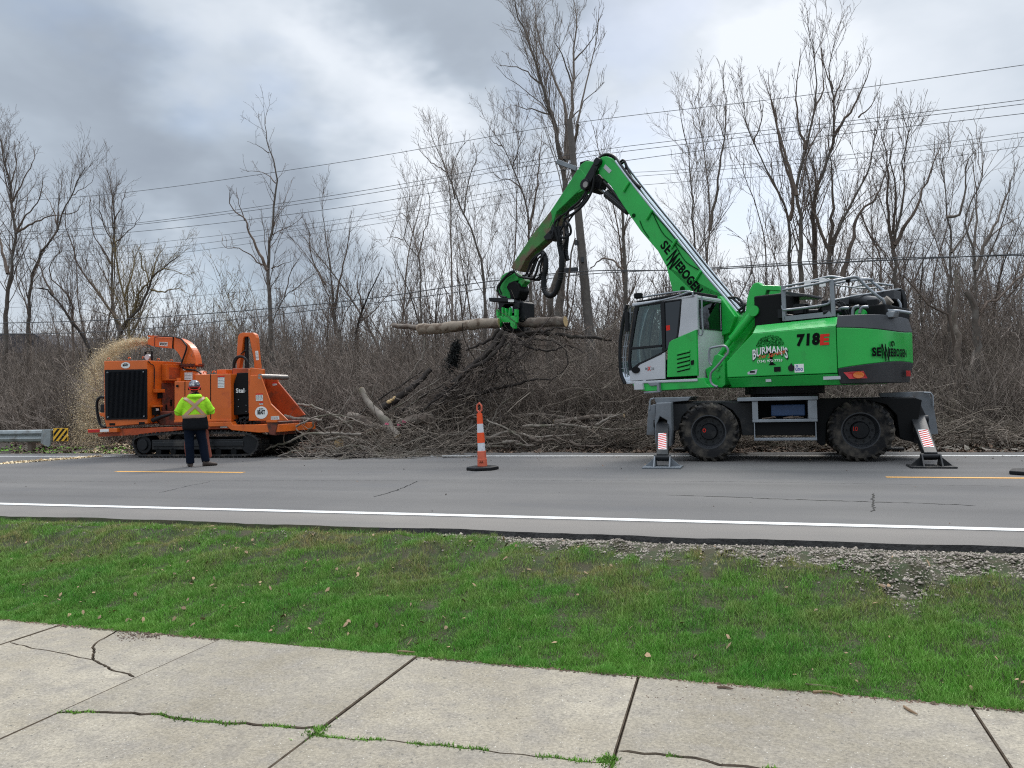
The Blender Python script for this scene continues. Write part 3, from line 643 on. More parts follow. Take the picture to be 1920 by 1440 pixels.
# ================================================================== WOODS
def to3d(pts, Y, off0=0., slope=0., r=None):
    out_ = []
    for i, q in enumerate(pts):
        dy = off0+slope*i; p = PY(q[0], q[1], Y+dy); out_.append(p)
    return out_
def tree(label, Y, limbs, name='bare_tree', base=None, spec=None, m='bark', mt='twig', twigr=.0042, dens=1., droop=0., cat='tree', seed=1, shared=None):
    """limbs: list of (pixel polyline, r0, r1, parent index or None). The first is the trunk and reaches the ground."""
    rs = np.random.default_rng(seed*101+5); T3 = []; Ls = []
    for i, (pts, r0, r1, *par) in enumerate(limbs):
        o0 = 0.; sl = 0.; far_ = False
        if i > 0:
            q = np.array(pts[0], float); bd = 1e9
            for j in range(i):      # the depth where it leaves its parent
                for k_, pp in enumerate(limbs[j][0]):
                    d = np.hypot(*(np.array(pp, float)-q))
                    if d < bd: bd = d; o0 = T3[j][0]+T3[j][1]*k_
            far_ = bd > 28; o0 = rs.uniform(-.4, .4) if far_ else o0; sl = rs.uniform(-.35, .35)
            if len(par): sl = par[0]
        T3.append((o0, sl)); P = to3d(pts, Y, o0, sl)
        root_ = i == 0 or pts[0][1] > 590 or far_
        if root_:
            b0 = P[0].copy(); b1 = b0+(P[0]-P[1])*.0; g = float(gh(b0[0], b0[1])); b1[2] = g-.1; b1[0] += (P[0][0]-P[1][0])*.3
            P = [b1]+P; r0_ = r0
        n = max(8, len(P)*3); P = np.array(spline(P, n)); t = np.linspace(0, 1, n); R = (r0+(r1-r0)*t**.62)*.80
        if root_: R[:2] *= [1.35, 1.1]
        P[1:-1] += rs.normal(0, .02+.01*r0, P[1:-1].shape); Ls.append((P, R))
    loc = Ls[0][0][0].copy(); root = thing(name, label, cat, loc)
    ta = Acc()
    for P, R in Ls[:1]: V, Q = tubes_np(P[None], R[None], 8); ta.add(V, Q)
    attach(ta.mesh('trunk', loc), 'trunk', M[m], root, smooth=True)
    ca = Acc()
    for P, R in Ls[1:]: V, Q = tubes_np(P[None], R[None], 6); ca.add(V, Q)
    RS = [resample(P, R, 12) for P, R in Ls]; P0 = np.array([a for a, _ in RS]); R0 = np.array([b for _, b in RS])
    sp = spec or dict(s1=.46, l1=.36, a1=30, s2=.30, l2=.5, s3=.20, l3=.5, up=.34)
    t0 = .35
    P1, R1 = grow(P0, R0, sp['s1']/dens, sp['l1'], sp['a1'], 6, t0, sp['up'], .36, .008, .16, 3.2, .3, 0., rs, .5, .022)
    P2, R2 = grow(P1, R1, sp['s2']/dens, sp['l2'], 36, 5, .15, sp['up']*.7, .5, .0052, .2, 1.6, .4, droop*.3, rs, .25, .008)
    P3, R3 = grow(P2, R2, sp['s3'], sp['l3'], 36, 4, .15, sp['up']*.6, .6, twigr, .2, .8, .5, droop, rs, .12)
    for P, R, k in ((P1, R1, 4), (P2, R2, 3), (P3, R3, 3)): V, Q = tubes_np(P, R, k); ca.add(V, Q)
    attach(ca.mesh('crown', loc), 'crown', M[mt], root)
    return root
def Z(ox, oy, s, *seq): return [(ox+a/s, oy+b/s) for a, b in seq]
A = lambda *s: Z(0, 180, 3., *s)
B = lambda *s: Z(640, 0, 3., *s)
C = lambda *s: Z(1280, 40, 3., *s)
tree('tall bare tree at the far left edge with a forked trunk', 27, [
    (A((30, 1400), (45, 1100), (65, 1000), (75, 850), (90, 770), (70, 640), (60, 500), (20, 350), (5, 240)), .24, .03),
    (A((45, 1000), (10, 850), (-20, 700), (-30, 560)), .12, .03), (A((90, 770), (170, 720), (270, 680), (350, 670)), .09, .02),
    (A((90, 770), (130, 690), (220, 580), (240, 480)), .07, .02), (A((65, 600), (130, 480), (190, 350), (200, 300)), .06, .015), (A((60, 500), (90, 380), (80, 250)), .05, .015), (A((30, 380), (50, 260), (60, 190)), .03, .01)], seed=1)
tree('bare tree with a long limb curving up to the right, second from the left edge', 28, [
    (A((160, 1400), (165, 1190), (172, 1080), (190, 980), (235, 880), (320, 760), (350, 660), (400, 560), (440, 470), (480, 400)), .20, .02),
    (A((160, 1250), (120, 1120), (95, 1000), (110, 900)), .09, .02), (A((330, 750), (300, 640), (260, 560), (230, 540)), .05, .01),
    (A((400, 560), (500, 500), (530, 440)), .03, .01), (A((320, 760), (330, 620), (350, 500), (360, 440)), .05, .01), (A((350, 660), (430, 650), (480, 560)), .04, .01)], seed=2, mt='twig')
tree('crooked leaning tree with a dark curved trunk beside the chip spray', 25, [
    (A((510, 1480), (490, 1390), (400, 1260), (340, 1170), (290, 1110), (250, 1080), (200, 1080)), .22, .03),
    (A((410, 1265), (410, 1190), (370, 1100), (300, 1050), (280, 950), (350, 870)), .10, .02), (A((300, 1120), (260, 1050), (215, 950), (160, 900)), .07, .02)], seed=3, m='barkdark')
tree('tall slender tree with an upright pointed crown behind the orange chute', 29, [
    (A((690, 1400), (660, 1290), (632, 1180), (630, 1000), (640, 830), (640, 640), (620, 500), (600, 405)), .20, .015),
    (A((680, 1340), (620, 1210), (540, 1090), (440, 950), (400, 830), (360, 700), (370, 640)), .14, .02), (A((640, 830), (700, 780), (760, 720), (805, 650)), .05, .01),
    (A((632, 950), (590, 880), (530, 780), (505, 650), (510, 580)), .06, .01), (A((640, 720), (690, 600), (710, 520)), .04, .01), (A((640, 850), (590, 740), (560, 640), (560, 560)), .05, .01), (A((630, 600), (660, 500), (680, 470)), .03, .01)], seed=4, mt='twig')
tree('broad willow with yellowish drooping twigs behind the engine housing', 27, [
    (A((660, 1420), (700, 1285), (770, 1210), (830, 1100), (860, 1010), (910, 970), (960, 930), (1010, 900)), .24, .02),
    (A((720, 1260), (700, 1130), (670, 1030), (650, 920), (650, 830)), .13, .03), (A((750, 1220), (790, 1100), (840, 1040), (800, 960), (790, 880)), .09, .02),
    (A((850, 1090), (920, 1100), (990, 1080), (1060, 1110)), .07, .01), (A((860, 1010), (880, 920), (920, 860)), .06, .01), (A((700, 1130), (740, 1010), (760, 900), (800, 830)), .07, .01), (A((910, 970), (1000, 990), (1070, 1020)), .04, .01)],
    seed=5, mt='willow', droop=.10, dens=1.5)
tree('slender solitary tree with few limbs standing above the feed tower', 24, [
    (A((1532, 1560), (1528, 1430), (1520, 1200), (1508, 990), (1515, 870), (1530, 760), (1545, 600), (1555, 460), (1530, 350), (1508, 260), (1495, 190), (1490, 115)), .19, .012),
    (A((1508, 980), (1460, 890), (1400, 760), (1375, 690), (1320, 650), (1290, 580), (1300, 520)), .09, .012), (A((1505, 975), (1430, 915), (1350, 860), (1260, 850), (1250, 800)), .05, .01),
    (A((1550, 490), (1500, 440), (1440, 420), (1390, 425)), .03, .008), (A((1515, 320), (1460, 285), (1390, 255)), .025, .006), (A((1528, 970), (1590, 950), (1650, 925)), .035, .008), (A((1375, 700), (1340, 600), (1330, 540)), .03, .008)],
    seed=6, spec=dict(s1=.62, l1=.22, a1=42, s2=.32, l2=.5, s3=.26, l3=.5, up=.2), mt='twig')
tree('many stemmed tree with upswept branches right of the solitary tree', 28, [
    (A((1920, 1450), (1880, 1230), (1870, 1100), (1850, 900), (1820, 720), (1810, 600)), .12, .012), (A((1900, 1350), (1850, 1150), (1790, 1000), (1700, 860), (1620, 780)), .09, .01),
    (A((1880, 1200), (1920, 1000), (1960, 800), (1980, 640)), .08, .01), (A((1830, 1060), (1750, 900), (1740, 760), (1700, 680)), .05, .01), (A((1920, 1300), (2020, 1100), (2060, 900)), .07, .01)], seed=7, mt='twig')
tree('leaning thin tree crossing to the right behind the solitary tree', 26, [
    (A((1500, 1420), (1550, 1230), (1600, 1130), (1700, 1050), (1810, 960)), .07, .01), (A((1600, 1130), (1640, 980), (1700, 880)), .04, .01)], seed=8, mt='twigpale')
tree('thin dead stem leaning left between the willow and the solitary tree', 25, [
    (A((1350, 1420), (1325, 1240), (1280, 1120), (1240, 1020), (1210, 955)), .05, .01), (A((1280, 1120), (1330, 1050), (1340, 980)), .02, .006)], seed=9, mt='willow')
tree('gnarled tree right of the solitary tree with crooked dark limbs', 29, [
    (A((2010, 1450), (2010, 1300), (2060, 1150), (2110, 1050), (2150, 960)), .16, .02), (A((2010, 1320), (2100, 1220), (2180, 1120), (2220, 1060)), .1, .015), (A((2040, 1190), (2010, 1060), (2030, 960)), .07, .01)], seed=10, m='barkdark')
tree('upswept tree with bud tipped twigs left of the raised boom', 27, [
    (B((800, 1560), (770, 1420), (725, 1280), (650, 1120), (600, 970), (540, 840), (505, 760)), .13, .012), (B((620, 1640), (618, 1400), (612, 1180), (600, 1000), (560, 860)), .10, .012), (B((690, 1200), (720, 1000), (760, 880), (740, 800)), .05, .01),
    (B((640, 1120), (620, 980), (660, 850), (700, 800)), .05, .01), (B((600, 970), (530, 930), (450, 860), (430, 800)), .04, .01)], seed=11, mt='twigpale', dens=1.2)
tree('low bushy tree with thin crooked stems at the centre left', 26, [
    (B((450, 1700), (430, 1440), (350, 1350), (380, 1220), (385, 1100)), .08, .01), (B((440, 1480), (400, 1300), (330, 1200), (270, 1360)), .04, .008), (B((430, 1440), (470, 1300), (500, 1150), (480, 1040)), .05, .008), (B((350, 1350), (280, 1330), (240, 1350)), .03, .006)], seed=12, mt='twigpale')
tree('twin stemmed tree just left of the stick of the crane', 27, [
    (B((1068, 1700), (1060, 1400), (1055, 1230), (1010, 1060), (965, 940), (905, 820), (850, 740)), .16, .012), (B((1060, 1290), (1100, 1050), (1120, 850), (1125, 760)), .08, .01), (B((980, 1700), (975, 1400), (990, 1200), (985, 980), (1000, 720)), .09, .01),
    (B((1010, 1060), (950, 1010), (880, 1000), (830, 940)), .04, .008), (B((965, 940), (1000, 830), (1040, 740)), .04, .008), (B((905, 820), (850, 800), (830, 720)), .03, .006)], seed=13)
tree('tallest tree with three long upright limbs behind the raised boom', 25, [
    (B((1230, 1900), (1235, 1600), (1262, 1300), (1262, 1100), (1250, 960), (1225, 860), (1200, 700), (1150, 560), (1110, 400), (1060, 250), (1000, 110), (980, 0), (975, -80)), .30, .015),
    (B((1250, 960), (1262, 850), (1270, 700), (1245, 560), (1185, 400), (1115, 250), (1090, 60), (1085, -30)), .12, .012), (B((1255, 900), (1285, 700), (1305, 500), (1310, 300), (1320, 100), (1290, -60)), .13, .012),
    (B((1315, 790), (1335, 650), (1390, 420), (1440, 200), (1450, 40)), .07, .01), (B((1280, 900), (1315, 780), (1330, 700)), .07, .06), (B((1120, 470), (1010, 385), (890, 370)), .05, .01), (B((1190, 650), (1080, 620), (950, 590)), .05, .01),
    (B((1305, 500), (1260, 340), (1200, 220), (1230, 60)), .05, .01), (B((1270, 700), (1380, 560), (1480, 460)), .04, .01), (B((1310, 340), (1400, 240), (1470, 80)), .04, .01)], seed=14, dens=1.15, spec=dict(s1=.46, l1=.27, a1=28, s2=.30, l2=.5, s3=.20, l3=.5, up=.42), mt='twigpale')
tree('stout broken trunk standing in the woods right of the stick', 23, [
    (Z(900, 270, 3.692, (480, 1700), (490, 1250), (500, 1000), (560, 860), (590, 780)), .24, .10), (Z(900, 270, 3.692, (430, 1400), (450, 1150), (440, 900), (420, 780)), .14, .04), (Z(900, 270, 3.692, (600, 1400), (600, 1100), (620, 850), (660, 650)), .10, .03)], name='broken_tree', seed=15, dens=.5, m='bark')
tree('pale thick barked tree with a bent arching limb below the boom', 24, [
    (Z(900, 270, 3.692, (1010, 1500), (1000, 1100), (1010, 850), (985, 640), (985, 450)), .15, .05), (Z(900, 270, 3.692, (1000, 880), (920, 810), (840, 800), (760, 860)), .06, .02), (Z(900, 270, 3.692, (990, 640), (1030, 530), (1080, 450)), .05, .01)], seed=16, dens=.8)
tree('slim paired tree behind the middle of the boom', 28, [
    (C((80, 1500), (65, 1240), (55, 1050), (40, 800), (10, 620), (-20, 480)), .12, .012), (C((130, 1400), (150, 1180), (145, 950), (110, 650), (70, 430), (100, 370)), .10, .01), (C((150, 1180), (190, 950), (235, 650), (240, 380), (230, 330)), .09, .01), (C((110, 650), (60, 560), (50, 450)), .03, .008), (C((230, 650), (190, 520), (200, 420)), .03, .008)], seed=17, mt='twigpale')
tree('forked tree with an outward bowed left limb right of the boom', 27, [
    (C((600, 1600), (602, 1300), (590, 1080), (520, 940), (460, 800), (400, 690), (360, 590), (340, 440)), .16, .012), (C((602, 1120), (620, 950), (560, 760), (510, 500), (480, 280)), .09, .01), (C((470, 1440), (455, 1200), (400, 1010), (340, 850), (300, 760)), .08, .01), (C((400, 690), (440, 560), (430, 430)), .04, .01)], seed=18)
tree('tall crowned tree in the group behind the engine deck, its top leaning right', 26, [
    (C((675, 1600), (665, 1300), (655, 1060), (640, 950), (690, 720), (740, 500), (750, 300), (730, 100)), .20, .012), (C((640, 980), (600, 830), (560, 690), (500, 450), (450, 300)), .10, .01), (C((690, 720), (650, 560), (640, 380), (660, 200)), .07, .01), (C((740, 500), (790, 380), (780, 180)), .05, .01)], seed=19, dens=1.0, spec=dict(s1=.46, l1=.27, a1=28, s2=.30, l2=.5, s3=.20, l3=.5, up=.42))
tree('thick straight tree with the highest fine topped crown right of centre', 27, [
    (C((745, 1600), (742, 1300), (735, 1030), (780, 880), (850, 640), (845, 450), (820, 300), (860, 90)), .22, .012), (C((742, 1200), (715, 950), (690, 780), (755, 640), (770, 540)), .10, .02), (C((850, 650), (930, 530), (1010, 390), (1060, 240)), .08, .01), (C((990, 540), (1060, 470), (1110, 390)), .04, .008), (C((845, 450), (890, 330), (920, 240)), .05, .008), (C((845, 380), (800, 260), (780, 150)), .04, .008)], seed=20, dens=1.0, spec=dict(s1=.46, l1=.27, a1=28, s2=.30, l2=.5, s3=.20, l3=.5, up=.42))
tree('spreading tree with arching limbs behind the right end of the engine deck', 25, [
    (C((860, 1700), (840, 1440), (830, 1300), (900, 1120), (970, 980), (1040, 860), (1075, 700), (1080, 600)), .20, .012), (C((835, 1320), (780, 1180), (740, 1080)), .09, .04), (C((832, 1300), (842, 1100), (842, 900), (830, 760)), .10, .02), (C((900, 1440), (940, 1280), (990, 1090), (1080, 1000), (1130, 880), (1180, 720)), .11, .01)], seed=21)
tree('dense dark tree with many upright stems right of the tallest group', 26, [
    (C((1200, 1700), (1195, 1400), (1180, 1260), (1230, 1080), (1250, 920), (1235, 780), (1290, 560)), .15, .012), (C((1115, 1440), (1100, 1300), (1040, 1190), (1000, 1070)), .08, .02), (C((1190, 1260), (1300, 1070), (1380, 880), (1430, 750), (1470, 660)), .09, .01), (C((1185, 1280), (1150, 1050), (1160, 850), (1130, 640), (1100, 560)), .08, .01), (C((1180, 1200), (1200, 960), (1170, 760), (1180, 620)), .06, .01)], seed=22, dens=1.1)
tree('thin sinuous tree second from the right edge', 25, [
    (C((1500, 1700), (1500, 1420), (1515, 1240), (1480, 1080), (1480, 930), (1450, 780), (1500, 720)), .11, .01), (C((1485, 1100), (1560, 1080), (1590, 930), (1600, 800), (1650, 720)), .06, .01), (C((1510, 1300), (1600, 1180), (1640, 1050)), .05, .01)], seed=23, mt='twigpale')
tree('fine branched tree at the right edge with a spreading crown', 24, [
    (C((1645, 1700), (1642, 1440), (1635, 1270), (1590, 1160), (1620, 1020), (1680, 900), (1700, 740)), .12, .01), (C((1650, 1400), (1700, 1260), (1760, 1130), (1820, 990), (1870, 820)), .08, .01), (C((1640, 1270), (1650, 1100), (1650, 950), (1620, 760)), .05, .01), (C((1700, 1260), (1800, 1150), (1900, 1100)), .04, .01)], seed=24, mt='twigpale')
tree('broken tree leaning in from the right edge with splintered limbs', 22, [
    (Z(1620, 480, 3.43, (720, 700), (730, 480), (715, 340), (690, 290), (660, 230)), .17, .09), (Z(1620, 480, 3.43, (740, 380), (830, 300), (930, 200), (1040, 110)), .08, .03), (Z(1620, 480, 3.43, (720, 400), (860, 350), (960, 210), (1020, 150)), .05, .015), (Z(1620, 480, 3.43, (560, 430), (440, 330), (330, 220), (250, 120)), .09, .02)], name='broken_tree', seed=25, dens=.7)
tree('snapped pale trunk with a jagged pointed top right of the machine', 20.5, [
    (Z(1620, 480, 3.43, (640, 1030), (630, 850), (610, 700), (600, 560), (590, 400), (605, 200), (590, 90)), .14, .05, 0.), (Z(1620, 480, 3.43, (605, 200), (600, 100), (618, 40)), .05, .012, 0.), (Z(1620, 480, 3.43, (600, 560), (560, 450), (580, 380)), .05, .01)], name='broken_tree', seed=26, dens=.25, m='logdark', mt='twigpale')

# trees farther back, of four makes, filling the wood line
protos = []
def proto(seed, H, stems, spread, twm):
    rs = np.random.default_rng(seed); Ls = []
    for s in range(stems):
        a = rs.uniform(0, 6.28); n = 8; P = [np.array([rs.normal(0, .1), rs.normal(0, .1), -.3])]; d = np.array([math.cos(a)*spread, math.sin(a)*spread, 1.]); hh = H*rs.uniform(.75, 1.05)
        for i in range(n): d = d+rs.normal(0, .10, 3)*[1, 1, 0]; d[2] = 1; P.append(P[-1]+d/np.linalg.norm(d)*hh/n)
        Ls.append((np.array(P), np.linspace(.095 if s == 0 else .07, .010, n+1)))
    ta = Acc(); P, R = Ls[0]; P2_ = np.array(spline(P, 20)); R2_ = np.linspace(R[0], R[-1], 20); V, Q = tubes_np(P2_[None], R2_[None], 6); ta.add(V, Q); tr = ta.mesh('trunk')
    ca = Acc()
    for P, R in Ls[1:]: V, Q = tubes_np(np.array(spline(P, 16))[None], np.linspace(R[0], R[-1], 16)[None], 5); ca.add(V, Q)
    RS = [resample(P, R, 12) for P, R in Ls]; P0 = np.array([a for a, _ in RS]); R0 = np.array([b for _, b in RS])
    P1, R1 = grow(P0, R0, .45, .34, 36, 6, .25, .3, .36, .008, .15, 2.6, .3, 0., rs, .4, .020)
    P2, R2 = grow(P1, R1, .34, .5, 36, 4, .15, .2, .55, .006, .2, 1.4, .4, 0., rs, .25); P3, R3 = grow(P2, R2, .30, .5, 36, 3, .15, .15, .7, .005, .2, .7, .5, 0., rs, .15)
    for P, R in ((P1, R1), (P2, R2), (P3, R3)): V, Q = tubes_np(P, R, 3); ca.add(V, Q)
    cr_ = ca.mesh('crown'); tr.materials.append(M['bark']); cr_.materials.append(M[twm]); return tr, cr_
for a in ((31, 11, 3, .16, 'twig'), (32, 9, 4, .25, 'twigpale'), (33, 12.5, 2, .10, 'twig'), (34, 7.5, 4, .3, 'twig'), (35, 6., 5, .35, 'twigpale')): protos.append(proto(*a))
kinds = ['slim dark bare tree in the wood line', 'pale bushy bare tree in the wood line', 'tall narrow bare tree in the wood line', 'short dark spreading tree in the wood line', 'low pale many stemmed tree in the wood line']
rsf = np.random.default_rng(77); nb = 0; used = {}
land = [(60, 'at the left edge'), (200, 'above the engine housing'), (330, 'near the orange chute'), (440, 'above the feed tower'), (560, 'above the hopper'), (680, 'left of the held log'), (790, 'above the held log'), (900, 'above the grapple'), (1020, 'under the stick'), (1150, 'under the boom'), (1260, 'above the cab'), (1360, 'behind the boom foot'), (1480, 'above the engine deck'), (1620, 'above the tail of the machine'), (1740, 'right of the machine'), (1850, 'at the right edge')]
for px in np.arange(-60, 1990, 41):
    Y = rsf.uniform(29, 42); k_ = int(rsf.choice([0, 1, 2, 3, 4], p=[.2, .22, .1, .26, .22]))
    if 540 < px < 740: k_ = int(rsf.choice([3, 4, 1])); Y = max(Y, 36)
    if 200 < px < 480: k_ = int(rsf.choice([3, 4])); Y = max(Y, 33)
    p = PY(px+rsf.uniform(-14, 14), 700, Y); lab = kinds[k_]; nb += 1
    near_ = min(land, key=lambda q: abs(q[0]-px))[1]
    full = f'{lab}, {near_}'; alt = ['', ', taller', ', behind', ', leaning']; nu = used.get(full, 0); used[full] = nu+1; full += alt[nu]
    r = thing('bare_tree', full, 'tree', (p[0], Y, float(gh(p[0], Y))), 'trees of the wood line'); r.rotation_euler = (0, 0, rsf.uniform(0, 6.28)); s_ = rsf.uniform(.75, 1.1); r.scale = (s_, s_, s_)
    for me_, nm in zip(protos[k_], ('trunk', 'crown')):
        o = bpy.data.objects.new(nm, me_); COL.objects.link(o); o.parent = r

# undergrowth: thousands of thin stems that nobody could count
def thicket(name, lab, m, K, ylo, yhi, hlo, hhi, r0, spread, xr=(-1.30, .80), c1=6, l1=.42, c3=True, seed=5, rmin=.004, lean=.22, ypow=1.2, hfun=None):
    rs = np.random.default_rng(seed); y = ylo+(yhi-ylo)*rs.random(K)**ypow; x = rs.uniform(xr[0], xr[1], K)*y
    cl = fbm(x, y, 3.1, seed); h = rs.uniform(hlo, hhi, K)*(1+.28*cl)
    if hfun is not None: h = h*hfun(x, y)
    n = 6; d = np.stack([rs.normal(0, lean, K), rs.normal(0, lean, K), np.ones(K)], 1); P = np.zeros((K, n, 3)); P[:, 0] = np.stack([x, y, gh(x, y)-.05], 1)
    for j in range(1, n):
        d = d+rs.normal(0, spread, (K, 3)); d /= np.linalg.norm(d, axis=1)[:, None]; P[:, j] = P[:, j-1]+d*(h/(n-1))[:, None]
    R = (r0*rs.uniform(.5, 1.4, K))[:, None]*np.linspace(1, .35, n)[None]; a = Acc(); V, Q = tubes_np(P, R, 3); a.add(V, Q)
    P1, R1 = grow(P, R, float(np.mean(h))/c1, l1, 42, 4, .12, .22, .6, rmin, .22, 2.5, .4, 0, rs, .15); V, Q = tubes_np(P1, R1, 3); a.add(V, Q)
    if c3: P2, R2 = grow(P1, R1, .28, .5, 42, 3, .1, .15, .7, rmin, .2, 1., .5, 0, rs, .1); V, Q = tubes_np(P2, R2, 3); a.add(V, Q)
    print(name, 'quads', sum(len(q) for q in a.Q))
    return tag(attach(a.mesh(name), name, m), lab, None, None, 'stuff')
# lower in front of the right part, where the verge has been cleared
def hf(x, y): return np.where(x > 1.5, .75, 1.)
thicket('undergrowth', 'dense grey brown brush of bare twigs along the far verge', M['brush'], 5200, 19.2, 25, 1.3, 2.6, .012, .12, c1=5.5, seed=61, hfun=hf, rmin=.0045)
thicket('undergrowth', 'scattered pale grey stems and runners in the roadside brush', M['twigpale'], 900, 18.9, 21.5, 1.2, 3.2, .014, .22, c1=5, seed=67, hfun=hf, rmin=.006, lean=.6, l1=.5)
thicket('thicket', 'tall dense thicket of bare saplings behind the brush', M['brush'], 5200, 24, 34, 2.5, 4.0, .014, .08, c1=7, seed=62, rmin=.005, l1=.36)
thicket('woodland', 'far off wood of bare stems reading as one grey brown mass', M['farwood'], 2200, 38, 75, 4.6, 7.0, .040, .06, c1=8, seed=63, rmin=.014, lean=.12, l1=.3)
thicket('woodland', 'thin tangle of high bare twigs between the trees of the wood line', M['twigpale'], 520, 26, 42, 3.8, 6.6, .024, .06, c1=11, seed=64, rmin=.007, lean=.15, l1=.3)
# ================================================================== MATERIAL HANDLER
TH = rad(25.); UF = np.array([-math.cos(TH), math.sin(TH), 0]); UL = np.array([-math.sin(TH), -math.cos(TH), 0]); UZ = np.array([0, 0, 1.])
C0 = np.array([.28, 15.6, 0])
VOFF = 0.
def UT(V): return C0+V[:, :1]*UF+(V[:, 1:2]+VOFF)*UL+V[:, 2:3]*UZ          # (forward, left, up) of the swung upper body
def PU(x, y, v): p = plane(x, y, C0+UL*(v+VOFF), UL)-C0; return (float(p@UF), float(p[2]))
def PFr(x, y, u): p = plane(x, y, C0+UF*u, UF)-C0; return (float(p@UL), float(p[2]))
def pu(v, *q): return [PU(a[0], a[1], v) for a in q]
z2 = lambda *s: Z(1140, 500, 3.6, *s)
z3 = lambda *s: Z(1420, 500, 3.6, *s)
z4 = lambda *s: Z(900, 270, 3.692, *s)
zr = lambda *s: Z(1440, 500, 6.857, *s)
ex = thing('material_handler', 'large green and grey wheeled log handling crane with raised boom standing on the road', 'material handler', (C0[0], C0[1], 0))
def W(): return MB()
def UB(): return MB(UT)
# --- wheels: X centre, Y centre
def wheel(X, Y, side, rim_mark=True):
    root = ex; r = .54; hw = .24; ax = (0, -1, 0) if side > 0 else (0, 1, 0)
    b = W(); prof = [(.30, -hw*.92), (.36, -hw), (.47, -hw*1.0), (.505, -hw*.86), (.515, -hw*.5), (.515, hw*.5), (.505, hw*.86), (.47, hw*1.0), (.36, hw), (.30, hw*.92)]
    b.lathe(prof, (X, Y, r), (0, -1, 0), 56, closed=True)
    n = 22
    for i in range(n):           # chevron lugs
        for sgn in (1, -1):
            a0 = 2*math.pi*(i+(.5 if sgn > 0 else 0))/n; pts = []
            for t, rr in ((0.02, .0), (.5, .0), (.95, .0), (1.12, -.055)):
                a = a0+t*.30; pts.append((a, sgn*hw*t, r+rr))
            vs = []
            for a, y_, rr in pts:
                for da, dr in ((-.045, -.04), (-.032, 0), (.032, 0), (.045, -.04)):
                    q = a+da; R_ = rr+dr; vs.append((X+math.sin(q)*R_, Y-y_, r+math.cos(q)*R_))
            b.add(vs, [(4*j+k, 4*j+4+k, 4*j+5+k, 4*j+1+k) for j in range(3) for k in range(3)]+[(0, 1, 2, 3), (12, 15, 14, 13)])
    ty = b.build('tyre', M['tyre'], ex, smooth=True)
    s_ = 1 if side > 0 else -1
    b = W(); b.lathe([(.0, s_*hw*.0), (.31, 0.), (.31, s_*hw*.75), (.315, s_*hw*.95), (.295, s_*hw*.95), (.285, s_*hw*.6), (.26, s_*hw*.35), (.25, s_*hw*.1), (.0, s_*hw*.08)], (X, Y, r), (0, -1, 0), 48)
    rm = b.build('rim', M['dkgrey'], ty, smooth=True)
    b = W(); b.lathe([(.0, s_*hw*.05), (.155, s_*hw*.05), (.15, s_*hw*.55), (.135, s_*hw*.62), (.05, s_*hw*.64), (.0, s_*hw*.64)], (X, Y, r), (0, -1, 0), 32)
    for k in range(10): q = k*.628; b.cyl((X+.205*math.cos(q), Y-s_*hw*.08, r+.205*math.sin(q)), (X+.205*math.cos(q), Y-s_*hw*.28, r+.205*math.sin(q)), .014, 6)
    for k in range(4): q = k*1.57+.5; b.cyl((X+.08*math.cos(q), Y-s_*hw*.6, r+.08*math.sin(q)), (X+.08*math.cos(q), Y-s_*hw*.68, r+.08*math.sin(q)), .013, 6)
    b.build('hub', M['black'], rm, smooth=True)
    if side > 0:
        b = W(); text(b, '10' if X > .5 else 'o', (X-.11, Y-hw*.70, r-.01), (1, 0, 0), (0, 0, 1), .075, .0, xs=.8); b.build('paint_mark', M['red'], rm)
    return ty
for X in (-1.02, 1.53):
    for Y, s_ in ((14.72, 1), (16.55, -1)): wheel(X, Y, s_)
YF = 14.42
def pf(q, Y=YF): p = PY(q[0], q[1], Y); return (float(p[0]), float(p[2]))
def pfl(Y, *s): return [pf(q, Y) for q in s]
# chassis beam, axles, fenders
b = W(); b.prism([(-1.95, 1.10), (2.45, 1.10), (2.45, .80), (1.9, .62), (-1.5, .62), (-1.95, .80)], 15.0, 16.2)
b.build('chassis', M['chassis'], ex, bevel=.02)
for X in (-1.02, 1.53):
    b = W(); b.cyl((X, 14.8, .54), (X, 16.5, .54), .13, 12); b.box(X-.22, X+.22, 15.3, 15.9, .36, .78); b.build('axle', M['black'], ex, bevel=.02)
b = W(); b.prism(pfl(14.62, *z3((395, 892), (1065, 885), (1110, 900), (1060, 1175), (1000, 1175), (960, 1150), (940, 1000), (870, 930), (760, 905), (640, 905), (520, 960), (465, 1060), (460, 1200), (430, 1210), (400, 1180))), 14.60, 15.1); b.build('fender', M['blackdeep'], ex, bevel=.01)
b = W(); b.prism(pfl(14.62, *z2((425, 925), (975, 915), (975, 1020), (990, 1140), (905, 1140), (890, 1040), (840, 970), (760, 925), (640, 925), (560, 950), (500, 1010), (478, 1100), (425, 1120))), 14.66, 15.1); b.build('fender', M['chassis'], ex, bevel=.01)
# centre step frame with tool recess
x0, zt = pf(z2((872, 882))[0], 14.35); x1, _ = pf(z3((398, 890))[0], 14.35); xa = pf((1410, 760), 14.35)[0]; xb = pf((1421, 760), 14.35)[0]; xc = pf((1515, 760), 14.35)[0]; xd = pf((1532, 760), 14.35)[0]
zm = pf((1470, 786), 14.35)[1]; zb_ = pf((1470, 822), 14.35)[1]; zt = pf((1470, 746), 14.35)[1]
b = W(); b.box(x0, xd+.02, 14.33, 15.0, zt-.045, zt+.02); b.build('step_deck', M['railgrey'], ex, bevel=.008)
b = W(); b.box(xa, xb, 14.35, 14.85, zm, zt-.05); b.box(xc, xd, 14.35, 14.85, zm, zt-.05); b.box(xa, xd, 14.345, 14.85, zm-.05, zm); b.box(xa+.02, xa+.04, 14.36, 14.40, zb_, zm-.05); b.box(xd-.04, xd-.02, 14.36, 14.40, zb_, zm-.05)
b.build('step_frame', M['railgrey'], ex, bevel=.006)
